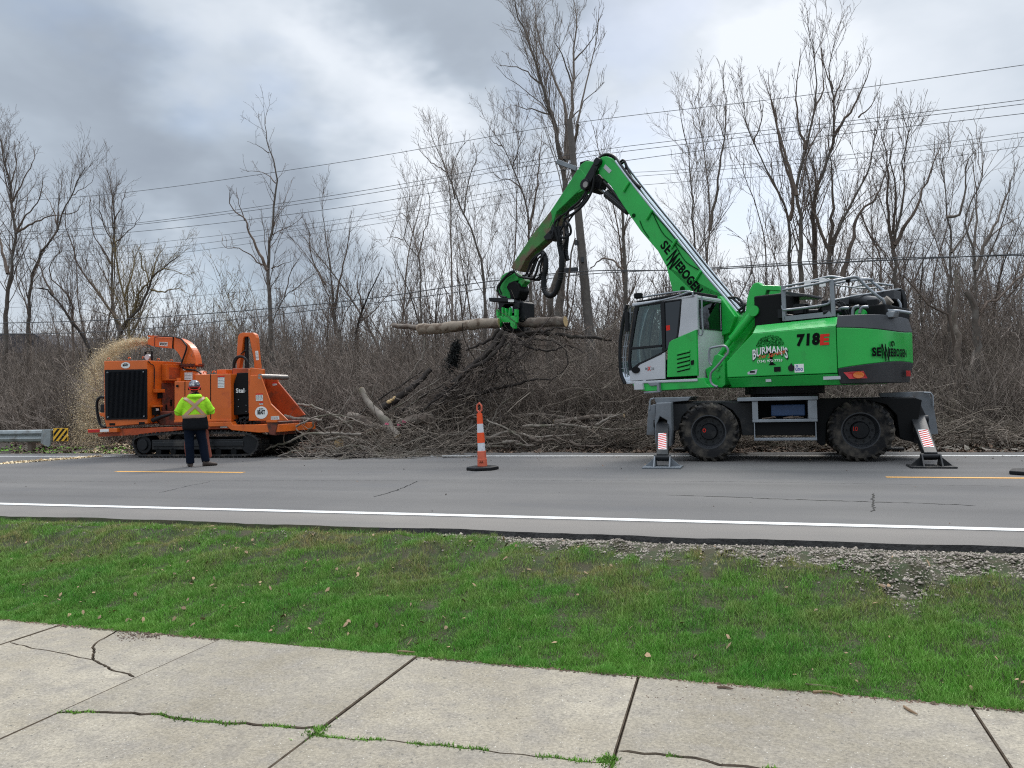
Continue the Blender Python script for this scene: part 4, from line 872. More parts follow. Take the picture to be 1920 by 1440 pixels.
b = W(); b.box(xa+.02, xd-.02, 14.30, 14.5, zb_-.035, zb_+.01)
for k in range(18): b.box(xa+.03+k*.053, xa+.06+k*.053, 14.295, 14.302, zb_-.03, zb_)
b.build('step', M['railgrey'], ex, bevel=.004)
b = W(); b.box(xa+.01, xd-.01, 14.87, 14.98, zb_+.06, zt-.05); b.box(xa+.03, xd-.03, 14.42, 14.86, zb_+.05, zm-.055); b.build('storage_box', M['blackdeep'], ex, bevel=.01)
b = W(); b.box(xb+.22, xc-.04, 14.5, 14.8, zm+.05, zt-.12); b.build('blue_canister', M['bluebox'], ex, bevel=.02)
b = W()
for k in range(9): q = rng.uniform(xb+.05, xc-.1); b.tube([(q, 14.40+rng.uniform(0, .08), zm+.015), (q+rng.uniform(.1, .25), 14.40+rng.uniform(0, .08), zm+.02+rng.uniform(0, .03))], .009, 5)
b.build('strap', M['postwood'], ex)
# outrigger frames, legs, pads
def outrigger(front):
    s = -1 if front else 1; xo = -1.66 if front else 2.30
    if front:
        b = W(); b.prism(pfl(14.3, *z2((325, 920), (425, 915), (430, 1110), (420, 1215), (390, 1215), (400, 1040), (350, 1010), (330, 1060), (330, 1190), (318, 1190), (316, 1060))), 14.3, 15.0)
        b.build('outrigger_frame', M['steelgrey'], ex, bevel=.015)
        b = W(); b.prism(pfl(14.55, *z2((275, 940), (325, 925), (318, 1140), (262, 1135))), 14.5, 14.62); b.prism(pfl(14.6, *z2((310, 885), (560, 878), (540, 905), (420, 915), (325, 925))), 14.60, 16.4)
        b.build('mud_guard', M['steelgrey'], ex, bevel=.01)
        b = W(); b.tube([(*pf(q, 14.5)[:1], 14.5, pf(q, 14.5)[1]) for q in z2((310, 888), (288, 895), (282, 915), (282, 965))], .016, 8); b.build('hand_rail', M['railgrey'], ex, smooth=True)
    else:
        b = W(); b.prism(pfl(15.0, *z3((950, 890), (1065, 888), (1130, 1020), (1150, 1090), (1060, 1190), (1010, 1170))), 14.75, 15.6); b.build('outrigger_frame', M['chassis'], ex, bevel=.015)
        b = W(); b.prism(pfl(15.3, *z3((820, 852), (1120, 842), (1160, 850), (1190, 935), (1222, 1130), (1150, 1135), (1140, 1020), (1065, 888), (830, 880))), 15.3, 15.36); b.build('mud_guard', M['steelgrey'], ex, bevel=.008)
        b = W(); b.tube([(pf(q, 15.25)[0], 15.25, pf(q, 15.25)[1]) for q in z3((1125, 850), (1168, 852), (1182, 870), (1186, 940))], .018, 8); b.build('hand_rail', M['railgrey'], ex, smooth=True)
    px, py = (1243, 877) if front else (1746, 876); g = G(px, py); top = PY(*(z2((368, 1060))[0] if front else z3((1080, 1030))[0]), 14.45 if front else 14.75)
    lo = g+np.array([0, 0, .16]); d = lo-top; side_ = np.array([1., 0, 0]) if front else np.array([1., 0, 0]); ln = np.linalg.norm(d); d /= ln; nrm = np.cross(d, side_); nrm /= np.linalg.norm(nrm)
    b = W(); wd = .115
    def T(V): return top+V[:, :1]*side_+V[:, 1:2]*nrm+V[:, 2:3]*d
    b.T = T
    b.prism([(-wd, -.08), (wd, -.08), (wd*.95, ln*.3), (wd*.85, ln-.02), (-wd*.85, ln-.02), (-wd*.95, ln*.3)], -.07, .07); lg = b.build('outrigger_leg', M['chassis'], ex, bevel=.012)
    b = W(); b.T = T; b.cyl((-wd-.05, 0, .0), (wd+.05, 0, .0), .07, 12); b.build('pin', M['black'], lg, smooth=True); b = W(); b.T = T; b.cyl((-wd-.03, 0, ln-.02), (wd+.03, 0, ln-.02), .05, 12); b.build('pin', M['black'], lg, smooth=True)
    # hazard stripes: white plate and red bars on the outer face
    yy = .074 if np.dot(nrm, [0, -1, 0]) > 0 else -.074; sg = 1 if yy > 0 else -1
    b = W(); b.T = T; z0_, z1_ = ln*.40, ln*.86; b.mi = 0; b.add([(-wd*.62, yy, z0_), (wd*.62, yy, z0_), (wd*.62, yy, z1_), (-wd*.62, yy, z1_)], [(0, 1, 2, 3)])
    b.mi = 1; nst = 9; hh = (z1_-z0_)/nst
    for k in range(nst):
        q = z0_+k*hh; b.add([(-wd*.6, yy+sg*.003, q+hh*.95 if q+hh*.95 < z1_ else z1_), (wd*.6, yy+sg*.003, q), (wd*.6, yy+sg*.003, q+hh*.42), (-wd*.6, yy+sg*.003, min(q+hh*1.4, z1_))], [(0, 1, 2, 3)])
    b.build('hazard_stripes', [M['white'], M['red']], lg, recalc=False)
    b = W(); gx_, gy_ = g[0], g[1]; b.box(gx_-.32, gx_+.32, gy_-.24, gy_+.24, .004, .028)
    for sx in (-.13, .13): b.add([(gx_+sx-.012, gy_-.2, .026), (gx_+sx+.012, gy_-.2, .026), (gx_+sx+.012, gy_+.2, .026), (gx_+sx-.012, gy_+.2, .026), (gx_+sx-.012, gy_-.05, .20), (gx_+sx+.012, gy_-.05, .20), (gx_+sx+.012, gy_+.05, .20), (gx_+sx-.012, gy_+.05, .20)], [(0, 1, 5, 4), (1, 2, 6, 5), (2, 3, 7, 6), (3, 0, 4, 7), (4, 5, 6, 7)])
    for sx in (-1, 1): b.add([(gx_+sx*.13, gy_-.01, .18), (gx_+sx*.13, gy_-.01, .027), (gx_+sx*.30, gy_-.01, .027), (gx_+sx*.13, gy_+.01, .18), (gx_+sx*.13, gy_+.01, .027), (gx_+sx*.30, gy_+.01, .027)], [(0, 1, 2), (3, 5, 4), (0, 2, 5, 3)])
    b.build('outrigger_pad', M['steelgrey'] if front else M['chassis'], ex, bevel=.004)
    # the far side pair
    b = W(); X = xo; b.box(X-.1, X+.1, 16.5, 17.2, .75, .95); b.prism([(16.95, .9), (17.15, .9), (17.45, .1), (17.3, .1)], X-.08, X+.08, 0); b.box(X-.3, X+.3, 17.1, 17.6, .02, .06); b.build('outrigger_leg', M['chassis'], ex, bevel=.01)
outrigger(True); outrigger(False)
# slewing ring
b = W(); b.cyl((C0[0]+.05, C0[1], 1.08), (C0[0]+.05, C0[1], 1.22), .62, 40); b.cyl((C0[0]+.05, C0[1], 1.20), (C0[0]+.05, C0[1], 1.34), .72, 40); b.build('slewing_ring', M['black'], ex, bevel=.01)

# --- upper body
VS = 1.25
side = pu(VS, *z2((975, 452), (802, 640), (805, 748)), *z3((537, 718), (530, 401)))
(uA, wA), (uB, wB), (uC, wC), (uD, wD), (uE, wE) = side; uD = uE = (uD+uE)/2
uG, wG = PU(*z2((835, 815))[0], VS-.10); uH, wH = uD-.02, 1.335
print('body', side, uG, wG)
b = UB()
b.prism([(uA, wA), (uB, wB), (uC, wC), (uD, wD), (uE, wE)], .30, VS)
b.build('side_panel', M['green'], ex, bevel=.012)
b = UB()   # lower skirt, sloping in
for (ua, wa, ub, wb) in ((uC, wC-.012, uD, wD-.012),):
    vs = [(ua, VS-.01, wa), (ub, VS-.01, wb), (uH, VS-.11, wH), (uG, VS-.11, wG), (ua, .3, wa), (ub, .3, wb), (uH, .3, wH), (uG, .3, wG)]
    b.add(vs, [(0, 1, 2, 3), (4, 7, 6, 5), (0, 4, 5, 1), (1, 5, 6, 2), (2, 6, 7, 3), (3, 7, 4, 0)])
b.build('side_skirt', M['green'], ex, bevel=.008)
b = UB()   # chamfer up to the deck
vi = VS-.24; uT, wT = PU(*z2((1000, 398))[0], vi); wT2 = PU(*z3((535, 340))[0], vi)[1]
vs = [(uA, VS-.002, wA+.003), (uE, VS-.002, wE+.003), (uE, vi, wT2), (uT, vi, wT), (uA, .0, wA+.003), (uE, .0, wE+.003), (uE, .0, wT2), (uT, .0, wT)]
b.add(vs, [(0, 1, 2, 3), (4, 7, 6, 5), (0, 4, 5, 1), (1, 5, 6, 2), (2, 6, 7, 3), (3, 7, 4, 0)]); b.build('hood', M['green'], ex, bevel=.01)
b = UB(); b.box(uE, .5, -VS, .28, 1.34, 2.30); b.box(uE+.02, 2.7, -VS+.02, -.45, 1.36, 1.5); b.build('frame_block', M['green'], ex, bevel=.02)
b = UB(); b.box(-.2, 1.2, -.42, .42, 1.34, 1.9); b.build('boom_foot_frame', M['green'], ex, bevel=.02)
# side panel furniture
P_ = lambda x, y, v=VS: (PU(x, y, v)[0], v, PU(x, y, v)[1])
def decal(name, m, x0, y0, x1, y1, parent, v=VS+.004, bev=0):
    a = PU(x0, y1, v); c = PU(x1, y0, v); b = UB(); b.box(min(a[0], c[0]), max(a[0], c[0]), v-.002, v+.002, a[1], c[1]); return b.build(name, m, parent, bevel=bev)
sp = [o for o in ex.children if o.name.startswith('side_panel')][0]
decal('latch', M['blackdeep'], 1451.5, 687.5, 1463.5, 697, sp, VS+.006)
b = UB(); q = P_(1484, 690); b.cyl((q[0], VS, q[2]), (q[0], VS+.02, q[2]), .055, 20); b.prism([(q[0]-.035, q[2]+.03), (q[0]+.035, q[2]+.03), (q[0], q[2]+.085)], VS, VS+.012); b.build('fuel_cap', M['black'], sp)
decal('sticker', M['white'], 1490, 682, 1507, 698.5, sp)
R_ = -UF; dn = UZ
def ux(x, y, v=VS+.008): u_, w_ = PU(x, y, v); return C0+UF*u_+UL*(v+VOFF)+UZ*w_
b = MB(); text(b, 'uno', ux(1491.5, 696), R_, UZ, .055, .015, width=.13); text(b, 'o', ux(1492, 689), R_, UZ, .04, .02, xs=1); b.build('sticker_print', M['blue'], sp, recalc=False)
b = UB(); a = P_(1402, 701); b.prism([(a[0], a[2]-.01), (a[0]-.16, a[2]-.015), (a[0]-.19, a[2]+.075), (a[0]-.08, a[2]+.06), (a[0], a[2]+.03)], VS+.002, VS+.005); b.build('sticker', M['cabgrey'], sp)
decal('sticker', M['decalblack'], 1406, 695.5, 1415, 699, sp, VS+.009)
# 718E
def skew(x, y, k=.08): return (x+y*k, y)
b = MB(); text(b, '718', ux(1493, 650), R_, UZ, .215, .055, width=.40, fn=lambda x, y: skew(x, y)); b.build('lettering', M['decalblack'], sp, recalc=False)
b = MB(); text(b, 'E', ux(1537, 647.5), R_, UZ, .185, .05, width=.155, fn=lambda x, y: skew(x, y)); b.build('lettering', M['red'], sp, recalc=False)
# company name, arched, on a drawn tree
def arch(w_, k, grow_):
    def f(x, y):
        t = (x-w_/2)/(w_/2); return (x+(.02*t), y*(.72+grow_*t*t)-k*t*t*w_+0)
    return f
tb = MB(); o0 = ux(1414, 662)
rs = np.random.default_rng(3)
leafb = MB()
for _ in range(620):
    t = rs.uniform(-1, 1); rr = math.sqrt(rs.random()); a_ = rs.uniform(0, math.pi); X = .30+.26*rr*math.cos(a_); Y = .10+.20*rr*math.sin(a_)
    if abs(X-.3) > .28: continue
    s_ = rs.uniform(.006, .014); a = rs.uniform(0, 6.28); flat(leafb, [(X+s_*math.cos(a), Y+s_*math.sin(a)), (X+s_*.6*math.cos(a+2), Y+s_*.6*math.sin(a+2)), (X+s_*math.cos(a+3.4), Y+s_*math.sin(a+3.4))], o0, R_, UZ)
leafb.build('tree_picture', M['leafdecal'], sp, recalc=False)
o1 = ux(1414, 662, VS+.009)
trk = MB(); flat(trk, [(.26, -.23), (.40, -.23), (.345, -.19), (.335, -.03), (.42, .06), (.33, .02), (.32, .09), (.30, .02), (.20, .06), (.29, -.03), (.295, -.19)], o1, R_, UZ); trk.build('tree_picture', M['decalblack'], sp, recalc=False)
o2 = ux(1413, 664, VS+.012); b = MB(); text(b, "BURMAN'S", o2-R_*.005-UZ*.015, R_, UZ, .185, .055, width=.62, fn=arch(.60, .20, .42)); b.build('lettering_shadow', M['decalblack'], sp, recalc=False)
o3 = ux(1413, 664, VS+.015); b = MB(); text(b, "BURMAN'S", o3+UZ*.003, R_, UZ, .175, .022, width=.605, fn=arch(.595, .20, .42)); b.build('lettering', M['white'], sp, recalc=False)
o4 = ux(1420.5, 674.5, VS+.018); b = MB()
def ital(k, r): return lambda x, y: (x+y*k, y+x*r)
text(b, 'Tree', o4, R_, UZ, .075, .012, width=.15, fn=ital(.35, .22)); text(b, 'Service', ux(1439.5, 671.5, VS+.018), R_, UZ, .085, .014, width=.31, fn=ital(.35, .22)); b.build('lettering', M['orangered'], sp, recalc=False)
b = MB(); text(b, '(734) 972-7733', ux(1420, 681.5, VS+.018), R_, UZ, .058, .022, width=.46, fn=ital(0, .0)); b.build('lettering', M['white'], sp, recalc=False)
# chamfer stickers
b = UB(); a = P_(1543, 706, VS+.0); b.box(a[0]-.28, a[0], VS-.045, VS-.012, a[2]-.055, a[2]-.0); b.build('sticker', M['cabgrey'], sp)
b = UB(); a = P_(1434, 713); b.box(a[0]-.10, a[0], VS-.06, VS-.035, a[2]-.03, a[2]+.02); b.build('sticker', M['cabgrey'], sp)

# --- counterweight: layered by height on a rounded plan
def plan(d=0., bul=.66):
    P = []
    for k in range(33):
        t = math.cos(math.pi*k/32); v = (VS+d)*t; P.append((uE-.012-(bul+d)*(1-abs(t)**3.6)**.62, v))
    return P
def layer(name, w0, w1, m, d0=0., d1=0., parent=ex, wave0=None, wave1=None, bev=.012):
    A0, A1 = plan(d0), plan(d1); n = len(A0); b = UB()
    f0 = (lambda t: w0) if wave0 is None else wave0; f1 = (lambda t: w1) if wave1 is None else wave1
    vs = [(u_, v_, f0(i/(n-1))) for i, (u_, v_) in enumerate(A0)]+[(u_, v_, f1(i/(n-1))) for i, (u_, v_) in enumerate(A1)]
    b.add(vs, [(i, i+1, n+i+1, n+i) for i in range(n-1)]+[tuple(range(n-1, -1, -1)), tuple(range(n, 2*n)), (0, n, 2*n-1, n-1)]); return b.build(name, m, parent, bevel=bev, smooth=False)
wt = lambda t: 2.285-.075*math.sin(math.pi*min(1, t*1.15))**1.5; wb = lambda t: 1.60+.11*math.sin(math.pi*min(1, max(0, t*1.05)))
cw = layer('counterweight', 1.6, 2.28, M['green'], 0, 0, ex, wb, wt)
layer('trim_panel', 2.285, 2.49, M['dkgrey'], .006, -.05, cw, lambda t: wt(t)+.001, lambda t: 2.485)
layer('trim_panel', 1.35, 1.6, M['dkgrey'], -.07, .004, cw, lambda t: 1.35, lambda t: wb(t)-.001)
# rear lights and lettering, wrapped on the rounded rear
PL = np.array(plan(.012)); sl_ = np.concatenate([[0], np.cumsum(np.linalg.norm(np.diff(PL, axis=0), axis=1))])
def wrap(s, w_, d=0.):
    u_ = np.interp(s, sl_, PL[:, 0]); v_ = np.interp(s, sl_, PL[:, 1]); u2 = np.interp(s+.01, sl_, PL[:, 0]); v2 = np.interp(s+.01, sl_, PL[:, 1]); n_ = np.array([-(v2-v_), (u2-u_)]); n_ /= np.linalg.norm(n_)+1e-9
    if n_[0] > 0: n_ = -n_
    return (u_+n_[0]*d, v_+n_[1]*d, w_)
def s_of(px, py):   # arc length where the line of sight meets the rear surface
    best = None
    for s in np.linspace(0, sl_[-1]*.6, 400):
        u_, v_, _ = wrap(s, 0); p = C0+UF*u_+UL*v_; d = p-CAM; zc = d@CF; X = 960+FPX*(d@CR)/zc
        if best is None or abs(X-px) < best[0]: best = (abs(X-px), s, zc, p)
    _, s, zc, p = best; r = ray(px, py); t = np.linalg.norm((p-CAM)[:2])/np.linalg.norm(r[:2]); return s, HCAM+r[2]*t
def bigN(Wd, h):
    o = []
    for ox, oy in ((0, .12*h), (.40*Wd, -.06*h)):
        w_, t_ = .56*Wd, .125*Wd; hh = h*.9
        o += [[(ox, oy), (ox+t_, oy), (ox+t_, oy+hh), (ox, oy+hh)], [(ox+w_-t_, oy), (ox+w_, oy), (ox+w_, oy+hh), (ox+w_-t_, oy+hh)], [(ox, oy+hh), (ox+t_*1.1, oy+hh), (ox+w_, oy), (ox+w_-t_*1.1, oy)]]
    return o
def wpoly(b, pts, d):
    P = [wrap(s, w_, d) for s, w_ in pts]; b.add(P, [tuple(range(len(P)))])
b = UB(); q = [s_of(*a) for a in z3((603, 712), (737, 702), (762, 752), (640, 757))]; wpoly(b, q, .008); lt = b.build('tail_light', M['redlens'], cw, recalc=False)
b = UB(); q0 = s_of(*z3((702, 730))[0]); wpoly(b, [(q0[0]+.085*math.cos(a), q0[1]+.055*math.sin(a)) for a in np.linspace(0, 6.28, 17)[:-1]], .014); b.build('indicator', M['amber'], lt, recalc=False)
b = UB(); q0 = s_of(1707, 700); wpoly(b, [(q0[0]+a, q0[1]+c) for a, c in ((-.1, -.05), (.15, -.05), (.15, .05), (-.1, .05))], .01); b.build('tail_light', M['redlens'], cw, recalc=False)
def wtext(s, x0y, x1, h, bold, m, d=.012, dy=0., big=False):
    sa, wa = s_of(*x0y); sb, _ = s_of(x1, x0y[1]); mb_ = MB(); text(mb_, s, (0, 0, 0), (1, 0, 0), (0, 1, 0), h, bold, width=abs(sb-sa)); bb = UB()
    V = [wrap(sa+v[0], wa+dy+v[1], d) for v in mb_.v]; bb.add(V, mb_.f); return bb.build('lettering', m, cw, recalc=False)
wtext('SE', z3((797, 605))[0], 1420+858/3.6, .15, .045, M['decalblack']); sa_, wa_ = s_of(1420+860/3.6, 500+624/3.6); sb_, _ = s_of(1420+911/3.6, 500+624/3.6); b = UB()
for k_, q_ in enumerate(bigN(abs(sb_-sa_), .27)): wpoly(b, [(sa_+p_[0], wa_+p_[1]-.02) for p_ in q_], .012+.0015*k_)
b.build('lettering', M['decalblack'], cw, recalc=False); wtext('IEBOGEN', (1420+910/3.6, 500+606/3.6), 1420+1027/3.6, .14, .045, M['decalblack'])
b = UB(); q0 = s_of(*z3((933, 532))[0])
for a in range(16):
    t0_, t1_ = a*math.pi/8, (a+1)*math.pi/8
    if a in (12, 13): continue
    wpoly(b, [(q0[0]+.03+r_*1.4*math.cos(t), q0[1]+.03+r_*math.sin(t)) for r_, t in ((.052, t0_), (.052, t1_), (.022, t1_), (.022, t0_))], .010)
b.build('emblem', M['leafdecal'], cw, recalc=False)

# --- engine deck
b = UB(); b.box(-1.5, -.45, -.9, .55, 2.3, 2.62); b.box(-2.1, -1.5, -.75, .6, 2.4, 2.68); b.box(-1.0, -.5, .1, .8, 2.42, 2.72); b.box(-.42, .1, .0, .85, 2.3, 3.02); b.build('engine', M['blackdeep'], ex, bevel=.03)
b = UB()
for k in range(46):
    u_ = rng.uniform(-2.0, -.4); v_ = rng.uniform(.3, .95) if u_ > -1.5 else rng.uniform(.1, .6); s_ = rng.uniform(.03, .09); w_ = 2.48+rng.uniform(0, .26)
    if k % 2: b.box(u_-s_, u_+s_, v_-s_*.7, v_+s_*.7, w_-.08, w_+s_)
    else: b.cyl((u_-s_, v_, w_), (u_+s_, v_+rng.uniform(-.05, .05), w_+rng.uniform(-.02, .04)), s_*.55, 10)
for k in range(14):
    u_ = rng.uniform(-1.9, -.5); P = spline([(u_, .7, 2.5), (u_+.1, .72, 2.72+rng.uniform(-.05, .08)), (u_+.3, .6, 2.74), (u_+.42, .6, 2.52)], 12); b.tube(P, .014, 6)
b.build('engine_fittings', M['black'], ex, smooth=True)
b = UB(); b.cyl((-1.95, .15, 2.72), (-1.42, .25, 2.86), .10, 20); b.build('exhaust_muffler', M['dkgrey'], ex, smooth=True)
b = UB(); p0 = PU(*zr((1440, 530))[0], .3); p1 = PU(*zr((1570, 420))[0], .3); b.cyl((p0[0], .3, p0[1]), (p1[0], .3, p1[1]), .055, 16, .085); b.build('exhaust_pipe', M['stickpale'], ex, smooth=True)
for a, c in (((900, 640), (1040, 530)), ((1085, 640), (1170, 510)), ((1180, 600), (1290, 515))):
    q = zr(a, (a[0]+8, c[1]+40), (a[0]+40, c[1]+5), c); b = UB(); b.tube(spline([(PU(*t, .8)[0], .8, PU(*t, .8)[1]) for t in q], 10), .026, 8); b.build('grab_pipe', M['railgrey'], ex, smooth=True)
b = UB(); q = PU(*zr((1195, 610))[0], .75); b.cyl((q[0], .70, q[1]), (q[0], .80, q[1]), .085, 20); b.build('pulley', M['green'], ex)
b = UB(); b.prism([PU(*t, .5) for t in zr((1470, 635), (1550, 580), (1645, 580), (1620, 650), (1560, 655))], .3, .55); b.build('cover_plate', M['railgrey'], ex, bevel=.01)
b = UB(); b.prism([PU(*t, -.6) for t in zr((1600, 350), (1660, 270), (1720, 290), (1755, 420), (1760, 650), (1640, 640), (1600, 560))], -.75, -.55)
b.build('radiator_bracket', M['blackdeep'], ex, bevel=.01)
b = UB(); b.prism([PU(*t, -.2) for t in zr((840, 420), (1640, 300), (1640, 420), (1400, 480), (860, 500))], -.5, -.1); b.build('cooler_duct', M['dkgrey'], ex, bevel=.01)
b = UB(); b.prism([PU(*t, .0) for t in zr((215, 360), (300, 330), (590, 370), (590, 400), (215, 410))], -.4, .3); b.build('cooler_duct', M['dkgrey'], ex, bevel=.01)
# hand rails round the deck
def rail(v, pts, r=.021, v1=None, name='hand_rail', n=20):
    q = zr(*pts); v1 = v if v1 is None else v1; m_ = len(q); P = [(PU(*a, v+(v1-v)*i/(m_-1))[0], v+(v1-v)*i/(m_-1), PU(*a, v+(v1-v)*i/(m_-1))[1]) for i, a in enumerate(q)]
    b = UB(); b.tube(spline(P, n) if m_ > 2 else P, r, 8); return b.build(name, M['railgrey'], ex, smooth=True)
b = UB()
for (xa_, ya_, xb_, yb_, w_) in ((170, 245, 190, 700, 45), (790, 165, 820, 640, 48)):
    pa, pb = PU(*zr((xa_, ya_))[0], .98), PU(*zr((xb_, yb_))[0], .98); pc, pd_ = PU(*zr((xb_+w_, yb_))[0], .98), PU(*zr((xa_+w_, ya_))[0], .98); b.prism([pa, pb, pc, pd_], .95, 1.0)
b.build('rail_post', M['railgrey'], ex, bevel=.006)
b = UB(); b.prism([PU(*t, .99) for t in zr((210, 640), (800, 575), (830, 640), (200, 700))], .985, 1.0); b.build('kick_plate', M['railgrey'], ex)
rail(1.0, ((190, 300), (300, 280), (500, 245), (700, 205), (800, 180))); rail(1.0, ((180, 500), (190, 545), (230, 555), (500, 525), (700, 495), (785, 470), (800, 430)))
rail(.2, ((230, 250), (480, 205), (640, 190), (790, 165)), v1=.1); rail(.85, ((840, 180), (960, 160), (1100, 135), (1160, 150), (1250, 240), (1400, 370), (1480, 430), (1500, 500), (1530, 560), (1680, 570), (1840, 595)), v1=.35, r=.025, n=50)
rail(-.5, ((540, 190), (780, 130), (900, 140), (1030, 160), (1180, 160), (1290, 160), (1360, 210), (1500, 320), (1640, 410), (1700, 480), (1700, 560)), v1=-.3, r=.025, n=50)
rail(.8, ((850, 430), (1100, 380), (1350, 340), (1560, 305), (1700, 290)), v1=-.6, r=.016); rail(.9, ((850, 220), (1000, 190), (1180, 170), (1350, 165)), v1=-.4, r=.018); rail(-.6, ((860, 235), (1200, 275), (1500, 265)), r=.014); rail(-.8, ((1100, 260), (1350, 215), (1600, 240)), r=.018)
b = UB(); q = PU(*zr((1030, 130))[0], .7); b.box(q[0]-.03, q[0]+.03, .66, .74, q[1]-.1, q[1]+.02); b.build('rail_latch', M['blackdeep'], ex, bevel=.01)
for a in ((510, 220), (700, 195)):
    q = PU(*zr(a)[0] if False else zr(a)[0], .6); b = UB(); b.box(q[0]-.05, q[0]+.05, .58, .62, q[1]-.09, q[1]+.06); b.build('rail_plate', M['white'], ex, bevel=.004)

# --- mast bracket and lift cylinder in front of the body
b = UB(); b.prism(pu(.62, *z2((965, 150), (985, 118), (1015, 105), (1045, 125), (1160, 130), (1165, 165), (1075, 160), (1065, 200), (1065, 380), (1000, 390), (830, 660), (800, 640), (800, 520), (935, 300), (945, 215))), .50, .66); mk = b.build('boom_mount', M['green'], ex, bevel=.012)
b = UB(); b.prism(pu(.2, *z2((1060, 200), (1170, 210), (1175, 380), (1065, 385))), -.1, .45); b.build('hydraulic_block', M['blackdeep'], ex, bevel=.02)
b = UB(); b.prism(pu(-.5, *z2((1040, 125), (1165, 135), (1165, 230), (1060, 200))), -.55, -.45); b.prism(pu(.0, *z2((785, 200), (890, 340), (850, 450), (790, 470))), -.25, .2); b.build('boom_mount', M['green'], ex, bevel=.012)
vL = .80
c0, c1, c2_ = PU(*z2((995, 300))[0], vL), PU(*z2((835, 490))[0], vL), PU(*z2((742, 615))[0], vL)
b = UB(); b.cyl((c0[0], vL, c0[1]), (c1[0]+.0, vL, c1[1]), .075, 20); b.cyl((c1[0], vL, c1[1]), (c2_[0], vL, c2_[1]), .05, 16); b.cyl((c0[0], vL-.1, c0[1]), (c0[0], vL+.09, c0[1]), .10, 20)
ly = b.build('lift_cylinder', M['green'], ex, smooth=True)
b = UB(); b.prism(pu(vL+.1, *z2((660, 690), (700, 670), (720, 600), (745, 590), (790, 610), (795, 800), (770, 818), (740, 812), (700, 790), (670, 740))), vL-.15, vL+.12); b.build('cylinder_mount', M['green'], ex, bevel=.015)
b = UB()
for q in z2((742, 690), (745, 740), (760, 660)): t = PU(*q, vL+.12); b.cyl((t[0], vL+.12, t[1]), (t[0], vL+.15, t[1]), .035, 10)
b.build('pin', M['green'], ly)
for pts, r_ in ((((700, 665), (685, 640), (685, 560), (710, 545), (780, 535), (805, 550), (810, 580), (780, 620), (730, 680), (695, 720), (695, 780), (720, 805), (740, 810)), .022), (((600, 195), (608, 300), (610, 430), (625, 465), (640, 440), (635, 330), (632, 200)), .017)):
    v_ = 1.2 if pts[0][0] > 650 else 1.16; q = z2(*pts); b = UB(); b.tube(spline([(PU(*a, v_)[0], v_, PU(*a, v_)[1]) for a in q], 40), r_, 8); b.build('grab_handle', M['railgrey'], ex, smooth=True)

# --- cab
VC = 1.22; VI = .12
uR = 1.10; roofF = PU(*z2((152, 242))[0], VC); roofR = PU(*z2((600, 178))[0], VC)
cab = UB(); outl = lambda v, *q: pu(v, *z2(*q))
# floor and roof slabs
b = UB(); f0 = PU(*z2((150, 776))[0], VC)[0]; b.box(uR, f0, VI, VC, 1.48, 1.53); cb = b.build('cab_floor', M['cabgrey'], ex, bevel=.01)
b = UB(); vs = []; zt0 = PU(*z2((600, 178))[0], VC)[1]; zt1 = PU(*z2((160, 240))[0], VC)[1]; fu = PU(*z2((160, 240))[0], VC)[0]
b.prism([(uR-.01, zt0-.03), (fu, zt1-.02), (fu, zt1-.09), (uR-.01, zt0-.09)], VI, VC); b.build('roof', M['cabgrey'], cb, bevel=.015)
b = UB(); b.prism([(uR+.05, zt0-.028), (fu-.1, zt1-.018), (fu-.05, zt1+.02), (uR+.4, zt0+.05), (uR+.05, zt0+.05)], VI+.1, VC-.06); b.build('roof_hatch', M['blackdeep'], cb, bevel=.02)
def cabside(name, m, q, v0, v1, bev=.008, parent=None): b = UB(); b.prism(pu(VC, *z2(*q)), v0, v1); return b.build(name, m, parent or cb, bevel=bev)
# near side: lower door skin, rear pillar, green vent panel, dark frames
cabside('door', M['cabgrey'], ((215, 652), (385, 577), (385, 757), (150, 772), (141, 705)), VC-.04, VC)
cabside('rear_pillar', M['cabgrey'], ((498, 213), (597, 187), (604, 426), (473, 478), (484, 400)), VC-.05, VC)
vp = cabside('vent_panel', M['green'], ((415, 512), (430, 498), (597, 424), (606, 735), (400, 746), (404, 560)), VC-.05, VC+.012)
for k in range(5):
    y0 = 585+k*28; cabside('vent_slot', M['blackdeep'], ((470, y0+10), (556, y0-10), (556, y0-4), (470, y0+17)), VC+.012, VC+.016, 0, vp); cabside('vent_louvre', M['green'], ((468, y0-2), (556, y0-24), (556, y0-11), (468, y0+10)), VC+.012, VC+.034, .003, vp)
cabside('latch', M['blackdeep'], ((562, 635), (582, 630), (582, 660), (564, 663)), VC+.012, VC+.026, .003, vp)
cabside('sill', M['green'], ((150, 776), (640, 750), (660, 790), (690, 815), (360, 835), (255, 840), (185, 830)), VI, VC-.02)
cabside('step', M['cabgrey'], ((182, 790), (240, 788), (245, 830), (186, 832)), VC-.02, VC+.05); cabside('step', M['railgrey'], ((262, 782), (330, 778), (335, 802), (285, 806)), VC-.02, VC+.0); cabside('step', M['railgrey'], ((250, 845), (340, 838), (340, 780), (352, 780), (360, 848), (255, 856)), VC-.02, VC+.06)
fr = cabside('window_frame', M['black'], ((180, 262), (366, 233), (366, 248), (205, 272), (192, 330), (155, 560), (150, 640), (155, 690), (205, 650), (365, 578), (368, 590), (215, 662), (178, 705), (138, 700), (134, 640), (144, 520)), VC-.045, VC+.004)
cabside('window_frame', M['black'], ((352, 236), (380, 232), (388, 572), (368, 582)), VC-.045, VC+.006)
cabside('window_frame', M['black'], ((148, 545), (360, 525), (360, 542), (148, 562)), VC-.04, VC+.002)
